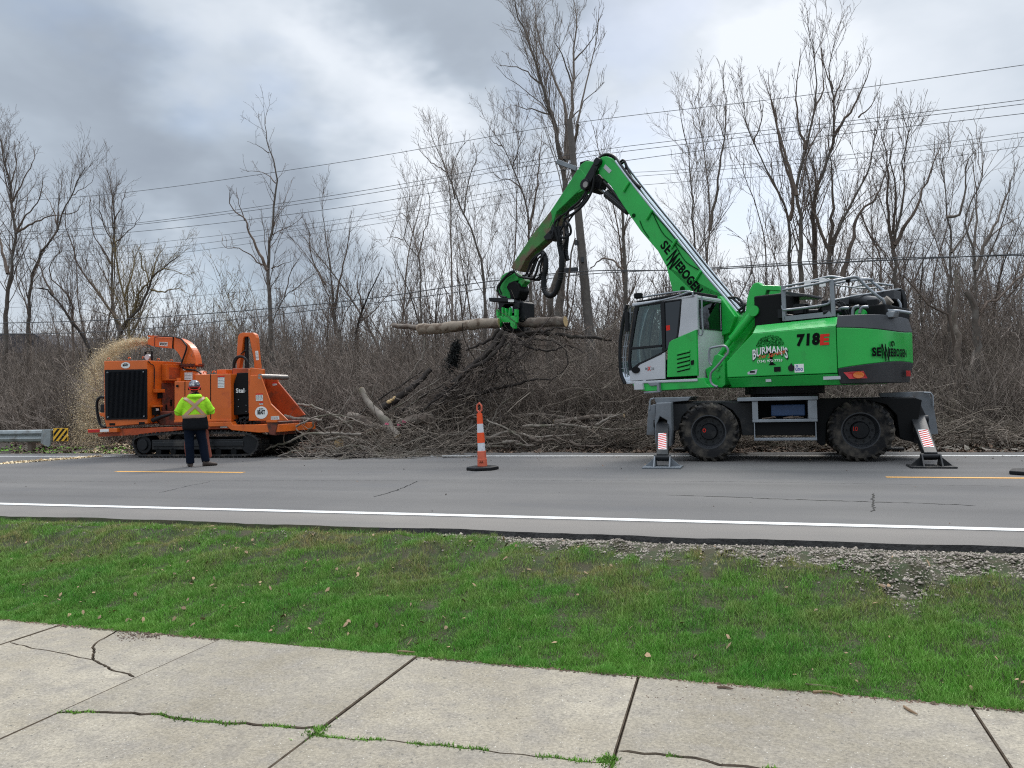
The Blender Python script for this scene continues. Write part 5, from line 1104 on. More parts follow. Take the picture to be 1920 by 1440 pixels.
cabside('window_frame', M['black'], ((366, 578), (412, 556), (472, 478), (497, 215), (380, 232), (380, 244), (487, 228), (462, 470), (405, 545), (382, 556)), VC-.045, VC+.003)
cabside('window_pane', M['glass'], ((192, 270), (360, 245), (362, 575), (210, 648), (150, 690), (146, 610), (170, 400)), VC-.024, VC-.018, 0)
cabside('window_pane', M['glassdark'], ((380, 242), (490, 226), (465, 470), (410, 545), (384, 560)), VC-.024, VC-.018, 0)
cabside('sticker', M['red'], ((388, 398), (414, 394), (416, 428), (390, 432)), VC-.017, VC-.015, 0)
b = UB(); q = PU(*z2((190, 698))[0], VC); b.add([(q[0]+.095*math.cos(t), VC+dv, q[1]+.065*math.sin(t)) for dv in (0, .02) for t in np.linspace(0, 6.28, 21)[:-1]], [tuple(range(20, 40))]+[(i, (i+1) % 20, (i+1) % 20+20, i+20) for i in range(20)]); b.build('door_handle', M['blackdeep'], cb)
def cx(x, y): u_, w_ = PU(x, y, VC+.005); return C0+UF*u_+UL*(VC+.005)+UZ*w_
b = MB(); text(b, 'M', cx(*z2((252, 697))[0]), R_, UZ, .05, .01, width=.05); text(b, 'CAB', cx(*z2((291, 697))[0]), R_, UZ, .05, .01, width=.07); b.build('lettering', M['steelgrey'], cb, recalc=False)
b = MB(); text(b, 'X', cx(*z2((266, 703))[0]), R_, UZ, .085, .03, width=.08); b.build('lettering', M['red'], cb, recalc=False)
# far side, front pillar and windscreen
b = UB(); b.box(uR, f0-.02, VI, VI+.04, 1.53, 2.0); b.box(uR, uR+.35, VI, VI+.04, 2.0, zt0-.09); b.prism([(f0+.0, 1.53), (f0+.06, 1.53), (fu-.02, zt1-.09), (fu-.08, zt1-.09)], VI, VI+.05); b.box(1.75, 1.82, VI, VI+.03, 2.0, zt0-.09); b.build('far_side_wall', M['cabgrey'], cb, bevel=.006)
# curved dark windscreen edge and guard bars
q = outl(VC, (125, 255), (105, 320), (80, 480), (75, 600), (82, 720), (110, 790)); b = UB()
P = spline([(a, VC-.03, w_) for a, w_ in q], 24); b.tube(P, .035, 6); P2_ = [(a[0], VI+.02, a[2]) for a in P]; b.tube(P2_, .03, 6); b.build('windscreen_frame', M['black'], cb, smooth=True)
b = UB(); b.add([p for a in P for p in ((a[0]-.02, VC-.05, a[2]), (a[0]-.02, VI+.04, a[2]))], [(2*i, 2*i+1, 2*i+3, 2*i+2) for i in range(len(P)-1)]); b.build('windscreen', M['glass'], cb, recalc=False, smooth=True)
gb = UB()
for dx, r_ in ((28, .014), (50, .014)):
    q = [PU(*t, VC-.05-.02*dx/28) for t in z2((150+dx*.3, 265), (125+dx*.62, 400), (95+dx*.75, 560), (92+dx*.75, 660), (105+dx*.8, 745))]; gb.tube(spline([(a, VC-.03, w_) for a, w_ in q], 20), r_, 6)
for k in np.linspace(.1, .95, 6):
    a = PU(*z2((140-60*k, 270+440*k))[0], VC-.03); gb.cyl((a[0]-.0, VC-.03, a[1]), (a[0]-.12, VC-.03, a[1]), .010, 6)
for v_ in np.linspace(VI+.1, VC-.1, 6): gb.tube(spline([(PU(*t, VC)[0]+.03, v_, PU(*t, VC)[1]) for t in z2((128, 270), (105, 400), (82, 560), (88, 700))], 12), .012, 6)
gb.build('windscreen_guard', M['railgrey'], cb, smooth=True)
rb = UB()
rb.tube(spline([(PU(*t, VC+.01)[0], VC+.01, PU(*t, VC+.01)[1]) for t in z2((180, 262), (300, 240), (450, 205), (560, 168), (572, 195))], 24), .018, 8); rb.tube(spline([(PU(*t, .7)[0], .7, PU(*t, .7)[1]) for t in z2((190, 215), (330, 190), (520, 165), (560, 175))], 16), .02, 8); rb.build('roof_rail', M['railgrey'], cb, smooth=True)
for t_ in ((205, 195), (260, 240)): b = UB(); q = PU(*z2(t_)[0], 1.0); b.box(q[0]-.07, q[0]+.07, .93, 1.07, q[1]-.06, q[1]+.05); b.build('work_lamp', M['blackdeep'], cb, bevel=.02)
b = UB(); b.cyl((f0+.02, VC+.02, 2.55), (f0+.02, VC+.02, 2.95), .05, 12); b.tube([(fu, VC, 3.05), (f0+.06, VC+.05, 2.95), (f0+.03, VC+.03, 2.7)], .012, 6); b.build('mirror', M['black'], cb, bevel=.01)
# rear wall with tinted window
va, vb = VC, PFr(1355, 640, uR)[0]; print('cab rear', va, vb, PFr(1307, 640, uR))
def RW(name, m, q, u0, u1, bev=.006):
    pts = [PFr(*t, uR) for t in z2(*q)]; b = UB(); b.prism(pts, u0, u1, 0); return b.build(name, m, cb, bevel=bev)
RW('rear_wall', M['cabgrey'], ((600, 200), (778, 204), (782, 530), (604, 590)), uR, uR+.03) if False else None
b = UB(); wz0, wz1 = 1.53, zt0-.09; w_lo, w_hi = PFr(*z2((690, 420))[0], uR)[1], PFr(*z2((690, 240))[0], uR)[1]; wl, wr = PFr(*z2((618, 330))[0], uR)[0], PFr(*z2((762, 330))[0], uR)[0]
b.box(uR-.002, uR+.03, vb, VC-.052, wz0, w_lo); b.box(uR-.002, uR+.03, vb, VC-.052, w_hi, wz1); b.box(uR-.002, uR+.03, wl, VC-.052, w_lo, w_hi); b.box(uR-.002, uR+.03, vb, wr, w_lo, w_hi); b.build('rear_wall', M['cabgrey'], cb, bevel=.006)
b = UB(); b.box(uR+.01, uR+.018, wr, wl, w_lo, w_hi); b.build('window_pane', M['glassdark'], cb)
b = UB(); b.box(uR-.012, uR-.002, wr-.015, wl+.015, w_lo-.02, w_lo); b.box(uR-.012, uR-.002, wr-.015, wl+.015, w_hi, w_hi+.02); b.box(uR-.012, uR-.002, wr-.015, wr, w_lo, w_hi); b.box(uR-.012, uR-.002, wl, wl+.015, w_lo, w_hi); b.build('window_frame', M['black'], cb)
# seat and console
b = UB(); b.box(1.45, 1.95, .55, 1.02, 1.53, 1.95); b.box(1.40, 1.52, .56, 1.0, 1.9, 2.6); b.box(1.43, 1.50, .68, .90, 2.6, 2.8); b.build('seat', M['black'], cb, bevel=.04)
b = UB(); b.box(1.95, 2.2, .95, 1.08, 1.53, 2.15); b.box(2.25, 2.4, .5, 1.0, 1.53, 1.85); b.cyl((2.3, .95, 1.6), (2.45, 1.0, 2.2), .02, 8); b.build('console', M['black'], cb, bevel=.02)

# --- boom
VOFF = -.16
def shell(name, m, q, v0, v1, vp_, parent=ex, bev=.015, f=z4): b = UB(); b.prism(pu(vp_, *f(*q)), v0, v1); return b.build(name, m, parent, bevel=bev)
VB = .22
bo = shell('boom', M['green'], ((822, 102), (845, 88), (875, 84), (915, 98), (945, 130), (1038, 255), (1192, 450), (1360, 655), (1530, 870), (1690, 1060), (1800, 1190), (1790, 1330), (1700, 1400), (1690, 1060), (1590, 1055), (1332, 1020), (1290, 850), (1230, 740), (1110, 600), (1020, 470), (960, 380), (905, 290), (850, 235), (822, 205)), -VB, VB, VB)
# rear plates of the boom foot
shell('boom_foot', M['green'], ((1590, 1050), (1690, 1060), (1800, 1190), (1800, 1366), (1690, 1400), (1560, 1300)), -VB-.03, VB+.03, VB, bo)
for (x, y) in ((1030, 268), (1190, 462), (1360, 662), (1528, 882)):
    b = UB(); a = PU(*z4((x, y))[0], VB+.02); c = PU(*z4((x-38, y+62))[0], VB+.02); b.tube([(a[0], VB+.02, a[1]), (c[0], VB+.02, c[1])], .028, 6)
    d_ = PU(*z4((x+58, y+2))[0], -VB); b.tube([(a[0], VB+.02, a[1]), (d_[0], -VB-.05, d_[1])], .024, 6); b.build('pipe_clamp', M['green'], bo)
for k, v_ in enumerate(np.linspace(VB-.02, -VB-.02, 6)):
    b = UB(); t_ = [PU(*q, VB) for q in z4((945, 130), (1038, 255), (1192, 450), (1360, 655), (1530, 870), (1690, 1060), (1790, 1178))]; n_ = .055
    P = [(u_+n_*.75, v_, w_+n_) for u_, w_ in t_]; b.tube(spline(P, 24), .020 if k % 2 else .028, 8); b.build('hydraulic_pipe', M['pipe'] if k in (0, 2, 3, 5) else M['black'], bo, smooth=True)
for q in ((1065, 495, .045), (1402, 1003, .055), (1830, 0, 0)):
    if q[2]: t = PU(*z4(q[:2])[0], VB); b = UB(); b.cyl((t[0], VB, t[1]), (t[0], VB+.015, t[1]), q[2], 16); b.build('port', M['leafdecal'], bo)
shell('sticker', M['cabgrey'], ((868, 140), (912, 183), (895, 205), (855, 165)), VB+.002, VB+.005, VB, bo, 0)
# cable lines drooping over the boom side
for q in (((1190, 470), (1260, 610), (1330, 680)), ((1200, 480), (1290, 580), (1350, 655)), ((1345, 690), (1420, 810), (1510, 870)), ((1350, 680), (1440, 760), (1520, 860)), ((1105, 530), (1130, 590), (1170, 650))):
    b = UB(); b.tube(spline([(PU(*a, VB+.012)[0], VB+.012, PU(*a, VB+.012)[1]) for a in z4(*q)], 14), .009, 5); b.build('cable', M['leafdecal'], bo, smooth=True)
# hoses at the knee and over the boom end
for k in range(7):
    v_ = -.16+.055*k; o_ = rng.uniform(-8, 8); b = UB()
    b.tube(spline([(PU(*a, v_)[0], v_+rng.normal(0, .008), PU(*a, v_)[1]) for a in z4((800+o_*.3, 150), (822, 105-o_), (870, 74-o_*.5), (925, 88-o_*.6), (960+o_, 135), (1010+o_, 200), (1070+o_, 270), (1110, 300))], 26), .032, 7); b.build('hose', M['rubber'], bo, smooth=True)
for q in (((950, 150), (990, 110), (1012, 150), (1005, 200), (1040, 250)), ((960, 160), (1000, 125), (1025, 180), (1060, 262)), ((1700, 1070), (1740, 1065), (1800, 1110), (1835, 1120)), ((1700, 1090), (1720, 1140), (1790, 1150), (1840, 1110)), ((1740, 1060), (1790, 1070), (1830, 1140), (1790, 1180))):
    b = UB(); b.tube(spline([(PU(*a, .1)[0], .1, PU(*a, .1)[1]) for a in z4(*q)], 18), .026, 7); b.build('hose', M['rubber'], bo, smooth=True)
def letters_line(s, p0, p1, h, v_, m, bold, par, up_sign=1):
    a = ux(*p0, v_); c = ux(*p1, v_); d = c-a; L_ = np.linalg.norm(d); d /= L_; up = np.cross(UL, d); up /= np.linalg.norm(up)
    if up[2] < 0: up = -up
    b = MB(); text(b, s, a, d, up, h, bold, width=L_); return b.build('lettering', m, par, recalc=False)
letters_line('SE', z4((1243, 708))[0], z4((1293, 770))[0], .20, VB+.006, M['decalblack'], .03, bo); a_, c_ = ux(*z4((1284, 806))[0], VB+.006), ux(*z4((1328, 862))[0], VB+.006); d_ = c_-a_; L_ = np.linalg.norm(d_); d_ /= L_; up_ = np.cross(UL, d_); up_ /= np.linalg.norm(up_); up_ = up_ if up_[2] > 0 else -up_; b = MB()
for k_, q_ in enumerate(bigN(L_, .36)): flat(b, q_, a_+UL*.0015*k_-up_*.03, d_, up_)
b.build('lettering', M['decalblack'], bo, recalc=False); letters_line('IEBOGEN', z4((1335, 838))[0], z4((1500, 1050))[0], .20, VB+.006, M['decalblack'], .04, bo)

# --- stick, linkage and stick cylinder
VK = .16
st = shell('stick', M['green_dirty'], ((728, 150), (760, 128), (800, 128), (812, 180), (790, 260), (745, 330), (700, 350), (620, 400), (560, 470), (520, 560), (500, 600), (560, 440), (690, 215)), -VK, VK, 0., ex)
shell('stick_beam', M['green_dirty'], ((705, 185), (728, 180), (790, 262), (560, 480), (535, 560), (520, 470), (620, 320)), -VK-.01, VK+.01, 0., st)
shell('stick_beam', M['stick_worn'], ((532, 448), (560, 475), (535, 600), (475, 672), (400, 740), (345, 800), (300, 888), (240, 862), (268, 812), (400, 620)), -VK+.01, VK-.01, 0., st)
shell('stick_bracket', M['black'], ((530, 560), (545, 600), (530, 665), (490, 672), (470, 650), (520, 600)), -VK-.02, VK+.02, 0., st)
for q in z4((540, 590), (500, 640), (488, 610)): t = PU(*q, VK+.02); b = UB(); b.cyl((t[0], VK, t[1]), (t[0], VK+.03, t[1]), .035, 10); b.build('bolt', M['blackdeep'], st)
b = UB(); a, c = PU(*z4((812, 122))[0], .3), PU(*z4((728, 280))[0], .3)
for v_ in (.27, -.27):
    b.T = UT; d = np.array([c[0]-a[0], c[1]-a[1]]); d /= np.linalg.norm(d); nn = np.array([-d[1], d[0]])*.085; b.prism([(a[0]+nn[0], a[1]+nn[1]), (a[0]-nn[0], a[1]-nn[1]), (c[0]-nn[0]*1.3, c[1]-nn[1]*1.3), (c[0]+nn[0]*1.3, c[1]+nn[1]*1.3)], v_-.03, v_+.03)
b.cyl((a[0], -.33, a[1]), (a[0], .33, a[1]), .09, 16); b.cyl((c[0], -.33, c[1]), (c[0], .33, c[1]), .13, 16); b.build('link_arm', M['black'], st, bevel=.008)
b = UB(); c = PU(*z4((728, 280))[0], .36); b.cyl((c[0], .33, c[1]), (c[0], .36, c[1]), .07, 16); b.build('pin', M['steel'], st, smooth=True)
b = UB(); t = PU(*z4((735, 160))[0], 0); b.box(t[0]-.14, t[0]+.1, -.12, .12, t[1]-.08, t[1]+.12); b.build('damper', M['blackdeep'], st, bevel=.02)
b = UB(); a, c, d_ = PU(*z4((790, 280))[0], 0), PU(*z4((880, 342))[0], 0), PU(*z4((1030, 462))[0], 0); b.cyl((a[0], 0, a[1]), (c[0], 0, c[1]), .05, 16); b.build('cylinder_rod', M['chrome'], st, smooth=True)
b = UB(); b.cyl((c[0], 0, c[1]), (d_[0], 0, d_[1]), .105, 20); b.cyl((c[0], .12, c[1]-.0), (d_[0], .12, d_[1]), .02, 8); b.build('stick_cylinder', M['dkgrey'], ex, smooth=True)
shell('knee_bracket', M['black'], ((770, 240), (840, 215), (870, 250), (850, 320), (800, 300), (775, 290)), -.12, .12, 0., st)
hs = [((870, 255), (890, 300), (930, 340), (975, 370)), ((860, 260), (905, 310), (960, 385)), ((790, 150), (760, 240), (740, 330), (700, 420), (620, 460), (560, 500), (540, 560)), ((800, 170), (775, 300), (750, 380), (700, 440), (640, 480), (580, 520)), ((740, 300), (700, 380), (640, 440), (590, 480)), ((730, 330), (690, 400), (610, 470), (570, 560), (545, 620)), ((745, 350), (720, 410), (620, 520), (590, 600), (610, 640), (570, 720)),
      ((600, 530), (625, 570), (620, 620), (585, 650), (560, 640)), ((545, 560), (535, 700), (560, 760)), ((580, 540), (600, 640), (580, 720)),
      ((430, 750), (400, 760), (360, 810), (330, 870), (300, 920), (270, 915), (235, 880)), ((440, 760), (410, 830), (390, 900), (360, 930), (300, 925)), ((445, 770), (425, 850), (420, 910), (380, 935)), ((400, 760), (370, 850), (330, 920)), ((460, 760), (440, 770), (400, 790), (380, 860), (350, 900), (290, 910)),
      ((240, 880), (200, 890), (150, 950), (125, 1000), (135, 1050), (180, 1062)), ((230, 890), (170, 930), (140, 990), (150, 1040)), ((330, 930), (410, 940), (420, 900)), ((425, 740), (390, 790), (345, 850), (322, 900)), ((560, 500), (520, 560), (545, 700))]
for i, q in enumerate(hs):
    v_ = .19+.03*(i % 4); b = UB(); b.tube(spline([(PU(*a, v_)[0], v_+.03*math.sin(j*2.+i), PU(*a, v_)[1]) for j, a in enumerate(z4(*q))], 22), .022+.008*(i % 2), 7); b.build('hose', M['rubber'], st, smooth=True)
# the big corrugated hose loop
q = z4((545, 570), (553, 700), (568, 800), (560, 900), (548, 960), (520, 1030), (482, 1050), (448, 1015), (442, 930), (455, 860), (452, 790), (430, 750)); P = spline([(PU(*a, .2)[0], .2, PU(*a, .2)[1]) for a in q], 110)
b = UB(); b.tube(P, [.062+.010*(i % 2) for i in range(110)], 12); b.build('corrugated_hose', M['rubber'], st, smooth=True)
b = UB(); b.tube([(a[0], .08, a[2]) for a in spline([(PU(*a, .2)[0], .2, PU(*a, .2)[1]) for a in z4((575, 560), (580, 640), (572, 740), (585, 800))], 40)], [.05+.008*(i % 2) for i in range(40)], 10); b.build('corrugated_hose', M['rubber'], st, smooth=True)

# --- grapple saw head
zg = lambda *s: Z(910, 480, 9., *s)
gr = shell('grapple', M['green_dirty'], ((330, 340), (400, 290), (480, 265), (620, 340), (600, 420), (520, 440), (440, 500), (480, 600), (490, 725), (360, 730), (340, 680), (230, 600), (240, 540), (300, 430)), -.12, .12, 0, ex, .015, zg)
shell('green_arm', M['green_dirty'], ((610, 420), (700, 395), (720, 430), (650, 520), (600, 560), (590, 480)), -.10, .10, 0, gr, .01, zg)
shell('rotator', M['blackdeep'], ((470, 460), (560, 430), (640, 480), (670, 600), (620, 740), (500, 735), (480, 620), (430, 540)), -.18, .18, 0, gr, .03, zg)
shell('head_plate', M['black'], ((200, 718), (490, 722), (600, 740), (615, 790), (210, 785)), -.3, .32, 0, gr, .01, zg); shell('sticker', M['white'], ((388, 735), (485, 735), (483, 778), (390, 776)), .325, .33, .32, gr, 0, zg)
b = UB()
for pts in (((205, 780), (560, 785), (555, 880), (520, 870), (470, 815), (320, 810), (230, 900), (205, 990)), ((205, 880), (260, 880), (280, 1000), (205, 1010)), ((430, 860), (545, 880), (540, 1000), (470, 1000)), ((280, 890), (440, 880), (440, 1000), (290, 1000))):
    b.prism(pu(.3, *zg(*pts)), -.25, .27)
b.build('head_body', M['black'], gr, bevel=.012)
shell('saw_box', M['black'], ((560, 790), (710, 775), (745, 800), (745, 1060), (720, 1120), (570, 1130), (545, 1000)), -.2, .2, 0, gr, .02, zg)
cl = shell('claw', M['green'], ((205, 1010), (540, 1010), (540, 1125), (210, 1120)), .30, .38, .36, gr, .012, zg)
for q in (((200, 910), (225, 905), (240, 1015), (205, 1020)), ((290, 870), (305, 865), (320, 1015), (290, 1015)), ((345, 880), (362, 890), (380, 1015), (345, 1015)), ((415, 870), (435, 880), (430, 1015), (400, 1015)), ((505, 900), (545, 905), (540, 1015), (505, 1015)), ((232, 1118), (285, 1118), (250, 1215), (225, 1220)), ((440, 1118), (520, 1118), (515, 1225), (490, 1230), (440, 1180))): shell('claw_tooth', M['green'], q, .31, .40, .36, cl, .008, zg)
shell('claw_tooth', M['chrome'], ((440, 850), (470, 855), (485, 960), (465, 970)), .29, .33, .3, cl, .005, zg)
shell('lower_jaw', M['blackdeep'], ((270, 1130), (450, 1130), (520, 1260), (290, 1290)), -.3, .3, .3, gr, .02, zg)
# ================================================================== WOOD CHIPPER
YN = 15.30
ch = thing('wood_chipper', 'large orange tracked wood chipper with curved discharge chute blowing chips', 'wood chipper', (-12.9, 16.2, 0))
def wf(Y, *q): return [tuple(map(float, (PY(a[0], a[1], Y)[0], PY(a[0], a[1], Y)[2]))) for a in q]
zc1 = lambda *s: Z(120, 580, 3.84, *s)
zc5 = lambda *s: Z(180, 600, 5.759, *s)
zc7 = lambda *s: Z(400, 600, 5.145, *s)
def wp(name, m, q, y0, y1, Y=None, parent=ch, bev=.012):
    b = W(); b.prism(wf(y0 if Y is None else Y, *q), y0, y1); return b.build(name, m, parent, bevel=bev)
# engine module
em = wp('engine_housing', M['orange'], zc1((288, 372), (598, 368), (600, 822), (305, 846), (290, 790)), YN, YN+1.75)
xr_ = wf(YN, *zc1((600, 400)))[0][0]; ztop = wf(YN, *zc1((600, 368)))[0][1]; zbot = wf(YN, *zc1((600, 822)))[0][1]
rp = wp('radiator', M['radiator'], zc1((292, 436), (594, 430), (596, 790), (297, 796)), YN-.03, YN, parent=em, bev=.006)
b = W(); (x0, za), (x1, zb2) = wf(YN-.05, *zc1((312, 452), (580, 778)))
for x in np.linspace(x0, x1, 30): b.box(x-.008, x+.008, YN-.045, YN-.028, zb2, za)
b.build('radiator_fins', M['radiator'], rp)
for q in zc1((312, 455), (572, 450), (316, 776), (576, 770)): a = wf(YN-.05, q)[0]; b = W(); b.cyl((a[0], YN-.06, a[1]), (a[0], YN-.03, a[1]), .018, 10); b.build('bolt', M['railgrey'], rp)
def oval(name, Y, cx, cy, rx, ry, par, t1, t2):
    a = wf(Y, (cx, cy))[0]; b = W(); b.add([(a[0]+rx*math.cos(t), Y, a[1]+ry*math.sin(t)) for t in np.linspace(0, 6.2832, 33)[:-1]], [tuple(range(32))]); o = b.build(name, M['white'], par, recalc=False)
    b = MB(); text(b, t1, (a[0]-rx*.6, Y-.004, a[1]-ry*.3), (1, 0, 0), (0, 0, 1), ry*.75, .05, width=rx*1.2); text(b, t2, (a[0]-rx*.35, Y-.004, a[1]+ry*.5), (1, 0, 0), (0, 0, 1), ry*.22, .02, width=rx*.7); b.build('lettering', M['decalblack'], o, recalc=False); return o
oval('badge', YN-.006, *zc1((443, 403))[0], .145, .078, em, 'BEAST', 'BANDIT')
for q in zc1((347, 828), (560, 820)): a = wf(YN-.004, q)[0]; b = W(); b.box(a[0]-.09, a[0]+.09, YN-.006, YN-.001, a[1]-.03, a[1]+.03); b.build('lifting_slot', M['blackdeep'], em)
# right side of the module, seen obliquely
def sx(name, m, y0, y1, z0, z1, t=.012, par=em, bev=.006, x=None): x = xr_ if x is None else x; b = W(); b.box(x, x+t, y0, y1, z0, z1); return b.build(name, m, par, bevel=bev)
def yx(px_, py_, X=None): p = PX(px_, py_, xr_ if X is None else X); return float(p[1]), float(p[2])
ya, zA = yx(*zc1((702, 395))[0]); yb, zB = yx(*zc1((808, 515))[0]); sx('intake_box', M['orange'], ya, yb, zB, zA, .16)
sx('intake_screen', M['orangeworn'], ya+.08, yb-.05, zB+.05, zA-.08, .17)
y1_, z1_ = yx(*zc1((672, 600))[0]); y2_, z2_ = yx(*zc1((700, 642))[0]); sx('switch_box', M['blackdeep'], y1_, y2_, z2_, z1_, .05)
y1_, z1_ = yx(*zc1((640, 575))[0]); y2_, z2_ = yx(*zc1((705, 600))[0]); sx('bracket', M['orange'], y1_, y2_, z2_, z1_, .10)
y1_, z1_ = yx(*zc1((632, 705))[0]); y2_, z2_ = yx(*zc1((672, 760))[0]); bx_ = sx('control_box', M['blackdeep'], y1_, y2_, z2_, z1_, .10); sx('sticker', M['white'], y1_+.03, y2_-.05, z1_-.09, z1_-.03, .106, par=bx_); sx('hood', M['orange'], y1_-.03, y2_+.05, z1_, z1_+.05, .14)
y1_, z1_ = yx(*zc1((702, 530))[0]); y2_, z2_ = yx(*zc1((790, 780))[0]); sx('engine_bay', M['rustred'], y1_, YN+1.7, z2_-.1, z1_, .02)
for k in range(5): q = y1_+.1+k*.17; sx('recess', M['blackdeep'], q, q+.06, z2_+.2+.1*(k % 3), z2_+.34+.12*(k % 3), .024, bev=0)
b = W(); P = [PX(*q, xr_+.02) for q in zc1((605, 372), (625, 395), (650, 420), (648, 600))]; b.tube(spline(P, 16), .012, 6); b.build('cable', M['rubber'], em, smooth=True)
b = W(); P = [PX(*q, xr_+.10) for q in zc1((655, 760), (670, 800), (690, 825))]; b.tube(spline(P, 10), .014, 6); b.build('cable', M['rubber'], em, smooth=True)
b = W(); P = [PY(*q, YN+.2) for q in zc1((290, 635), (265, 632), (240, 660), (238, 720), (250, 790), (268, 835), (300, 850))]; b.tube(spline(P, 30), .035, 8); b.build('hose', M['rubber'], ch, smooth=True)
b = W(); a = wf(YN+.1, *zc1((272, 685), (290, 740))); b.box(a[0][0], a[1][0]+.05, YN+.05, YN+.3, a[1][1], a[0][1]); b.build('filter', M['black'], ch, bevel=.01); wp('bracket', M['orange'], zc1((250, 745), (292, 745), (292, 775), (262, 770)), YN+.05, YN+.2)
# lifting eyes, lamp on top
for q in zc1((322, 366), (470, 362), (572, 358), (680, 372), (772, 378)):
    a = PY(*q, YN+.3); b = W(); b.tube([a+np.array([.035*math.cos(t), 0, .03+.03*math.sin(t)]) for t in np.linspace(-.4, 3.6, 10)], .010, 6); b.build('lifting_eye', M['orange'], em, smooth=True)
b = W(); a = PY(*zc1((608, 345))[0], YN+.3); b.box(a[0]-.10, a[0]-.085, a[1]-.03, a[1]+.03, a[2]-.18, a[2]+.14); b.box(a[0]+.1, a[0]+.115, a[1]-.03, a[1]+.03, a[2]-.18, a[2]+.14); b.box(a[0]-.1, a[0]+.115, a[1]-.03, a[1]+.03, a[2]+.13, a[2]+.145); lm = b.build('lamp_guard', M['black'], em)
b = W(); b.cyl(a+np.array([0, -.05, 0]), a+np.array([0, .05, 0]), .075, 16); b.build('lamp', M['cabgrey'], lm, smooth=True)
# tanks and covers
tk = wp('tank', M['orange'], zc1((795, 520), (945, 516), (945, 470), (1200, 464), (1205, 805), (795, 812)), YN+.05, YN+1.5)
for q in (((1052, 468), (1057, 468), (1058, 790), (1053, 790)), ((868, 520), (872, 520), (872, 800), (868, 800))): wp('panel_gap', M['blackdeep'], zc1(*q), YN+.043, YN+.052, YN+.045, tk, 0)
wp('edge_trim', M['orange'], zc1((793, 800), (1206, 792), (1206, 806), (793, 814)), YN+.02, YN+.05, YN+.03, tk, .004)
def sign(q, par, Y, lines=6, red=False):
    P = wf(Y, *q); b = W(); b.prism(P, Y-.003, Y); o = b.build('warning_label', M['white'], par); x0_ = min(p[0] for p in P); x1_ = max(p[0] for p in P); z0_ = min(p[1] for p in P); z1_ = max(p[1] for p in P); b = W(); rs = np.random.default_rng(int(abs(x0_)*97))
    for k in range(lines):
        zz = z1_-(k+1)*(z1_-z0_)/(lines+1); xx_ = x0_+.01
        while xx_ < x1_-.03: w_ = rs.uniform(.012, .04); b.add([(xx_, Y-.005, zz-.006), (min(xx_+w_, x1_-.008), Y-.005, zz-.006), (min(xx_+w_, x1_-.008), Y-.005, zz+.006), (xx_, Y-.005, zz+.006)], [(0, 1, 2, 3)]); xx_ += w_+.012
    b.build('print', M['steelgrey'], o, recalc=False)
    if red: b = W(); b.box(x0_, x1_, Y-.006, Y-.004, z1_-.03, z1_); b.build('header', M['red'], o)
    return o
sign(zc1((1108, 480), (1155, 480), (1155, 565), (1108, 565)), tk, YN+.045, 7, True)
wp('filler_cap', M['orange'], zc1((1098, 435), (1165, 432), (1168, 466), (1098, 468)), YN+.5, YN+.9, YN+.5, tk)
for q in zc1((1015, 464), (1080, 460)): a = PY(*q, YN+.4); b = W(); b.tube([a+np.array([.05*math.cos(t), 0, .02+.035*math.sin(t)]) for t in np.linspace(-.3, 3.5, 10)], .012, 6); b.build('handle', M['orange'], tk, smooth=True)
b = W(); a = PY(*zc1((813, 552))[0], YN+.02); b.cyl(a, a+np.array([0, .04, 0]), .03, 10); b.build('plug', M['blackdeep'], tk)
b = W(); a = PY(*zc1((825, 505))[0], YN+.4); b.cyl(a-np.array([0, 0, .1]), a+np.array([0, 0, .04]), .05, 12); b.build('filler_cap', M['orange'], tk, smooth=True)
# discharge column, ring and chute
cy = YN+1.15
wp('chute_base', M['orange'], zc1((868, 440), (955, 440), (975, 470), (975, 600), (860, 600)), cy-.2, cy+.3, cy); sign(zc1((868, 455), (925, 455), (925, 508), (868, 508)), ch, cy-.21, 4)
a = PY(*zc1((920, 405))[0], cy); r_ = .29; b = W(); b.cyl(a-np.array([0, 0, .03]), a+np.array([0, 0, .0]), r_, 28); b.cyl(a+np.array([0, 0, .012]), a+np.array([0, 0, .03]), r_+.02, 28)
for k in range(20): t = k*.314; b.cyl(a+np.array([r_*.95*math.cos(t), r_*.95*math.sin(t), -.05]), a+np.array([r_*.95*math.cos(t), r_*.95*math.sin(t), .05]), .012, 6)
b.build('slewing_ring', M['rustred'], ch)
out_l = [(1085, 490), (1065, 380), (1020, 290), (950, 225), (870, 192), (835, 188)]; in_l = [(945, 490), (920, 420), (880, 350), (830, 305)]
_sp = lambda L_: [tuple(p[:2]) for p in spline([np.array([a, c, 0.]) for a, c in L_], 16)]
wp('chute', M['orange'], zc5(*(_sp(out_l)+_sp([(835, 303), (880, 350), (920, 420), (945, 490)]))), cy-.17, cy+.06, cy-.17)
nz_ = wp('chute_spout', M['orange'], zc5((832, 186), (640, 188), (628, 180), (580, 190), (556, 215), (560, 262), (622, 286), (820, 308)), cy-.18, cy+.10, cy-.18)
wp('chute_seam', M['blackdeep'], zc5((828, 186), (836, 186), (828, 310), (820, 308)), cy-.19, cy+.19, cy-.19, nz_, 0); wp('chute_seam', M['rustred'], zc5((628, 180), (634, 182), (632, 288), (626, 287)), cy-.19, cy+.19, cy-.19, nz_, 0)
s5 = wp('warning_label', M['white'], zc5((684, 238), (775, 240), (772, 284), (684, 276)), cy-.186, cy-.182, cy-.18, nz_, 0)
p0_ = PY(*zc5((688, 270))[0], cy-.19); p1_ = PY(*zc5((770, 277))[0], cy-.19); d_ = p1_-p0_; L_ = np.linalg.norm(d_); b = MB(); text(b, 'BANDIT', p0_, d_/L_, UZ, .075, .04, width=L_); b.build('lettering', M['decalblack'], s5, recalc=False)
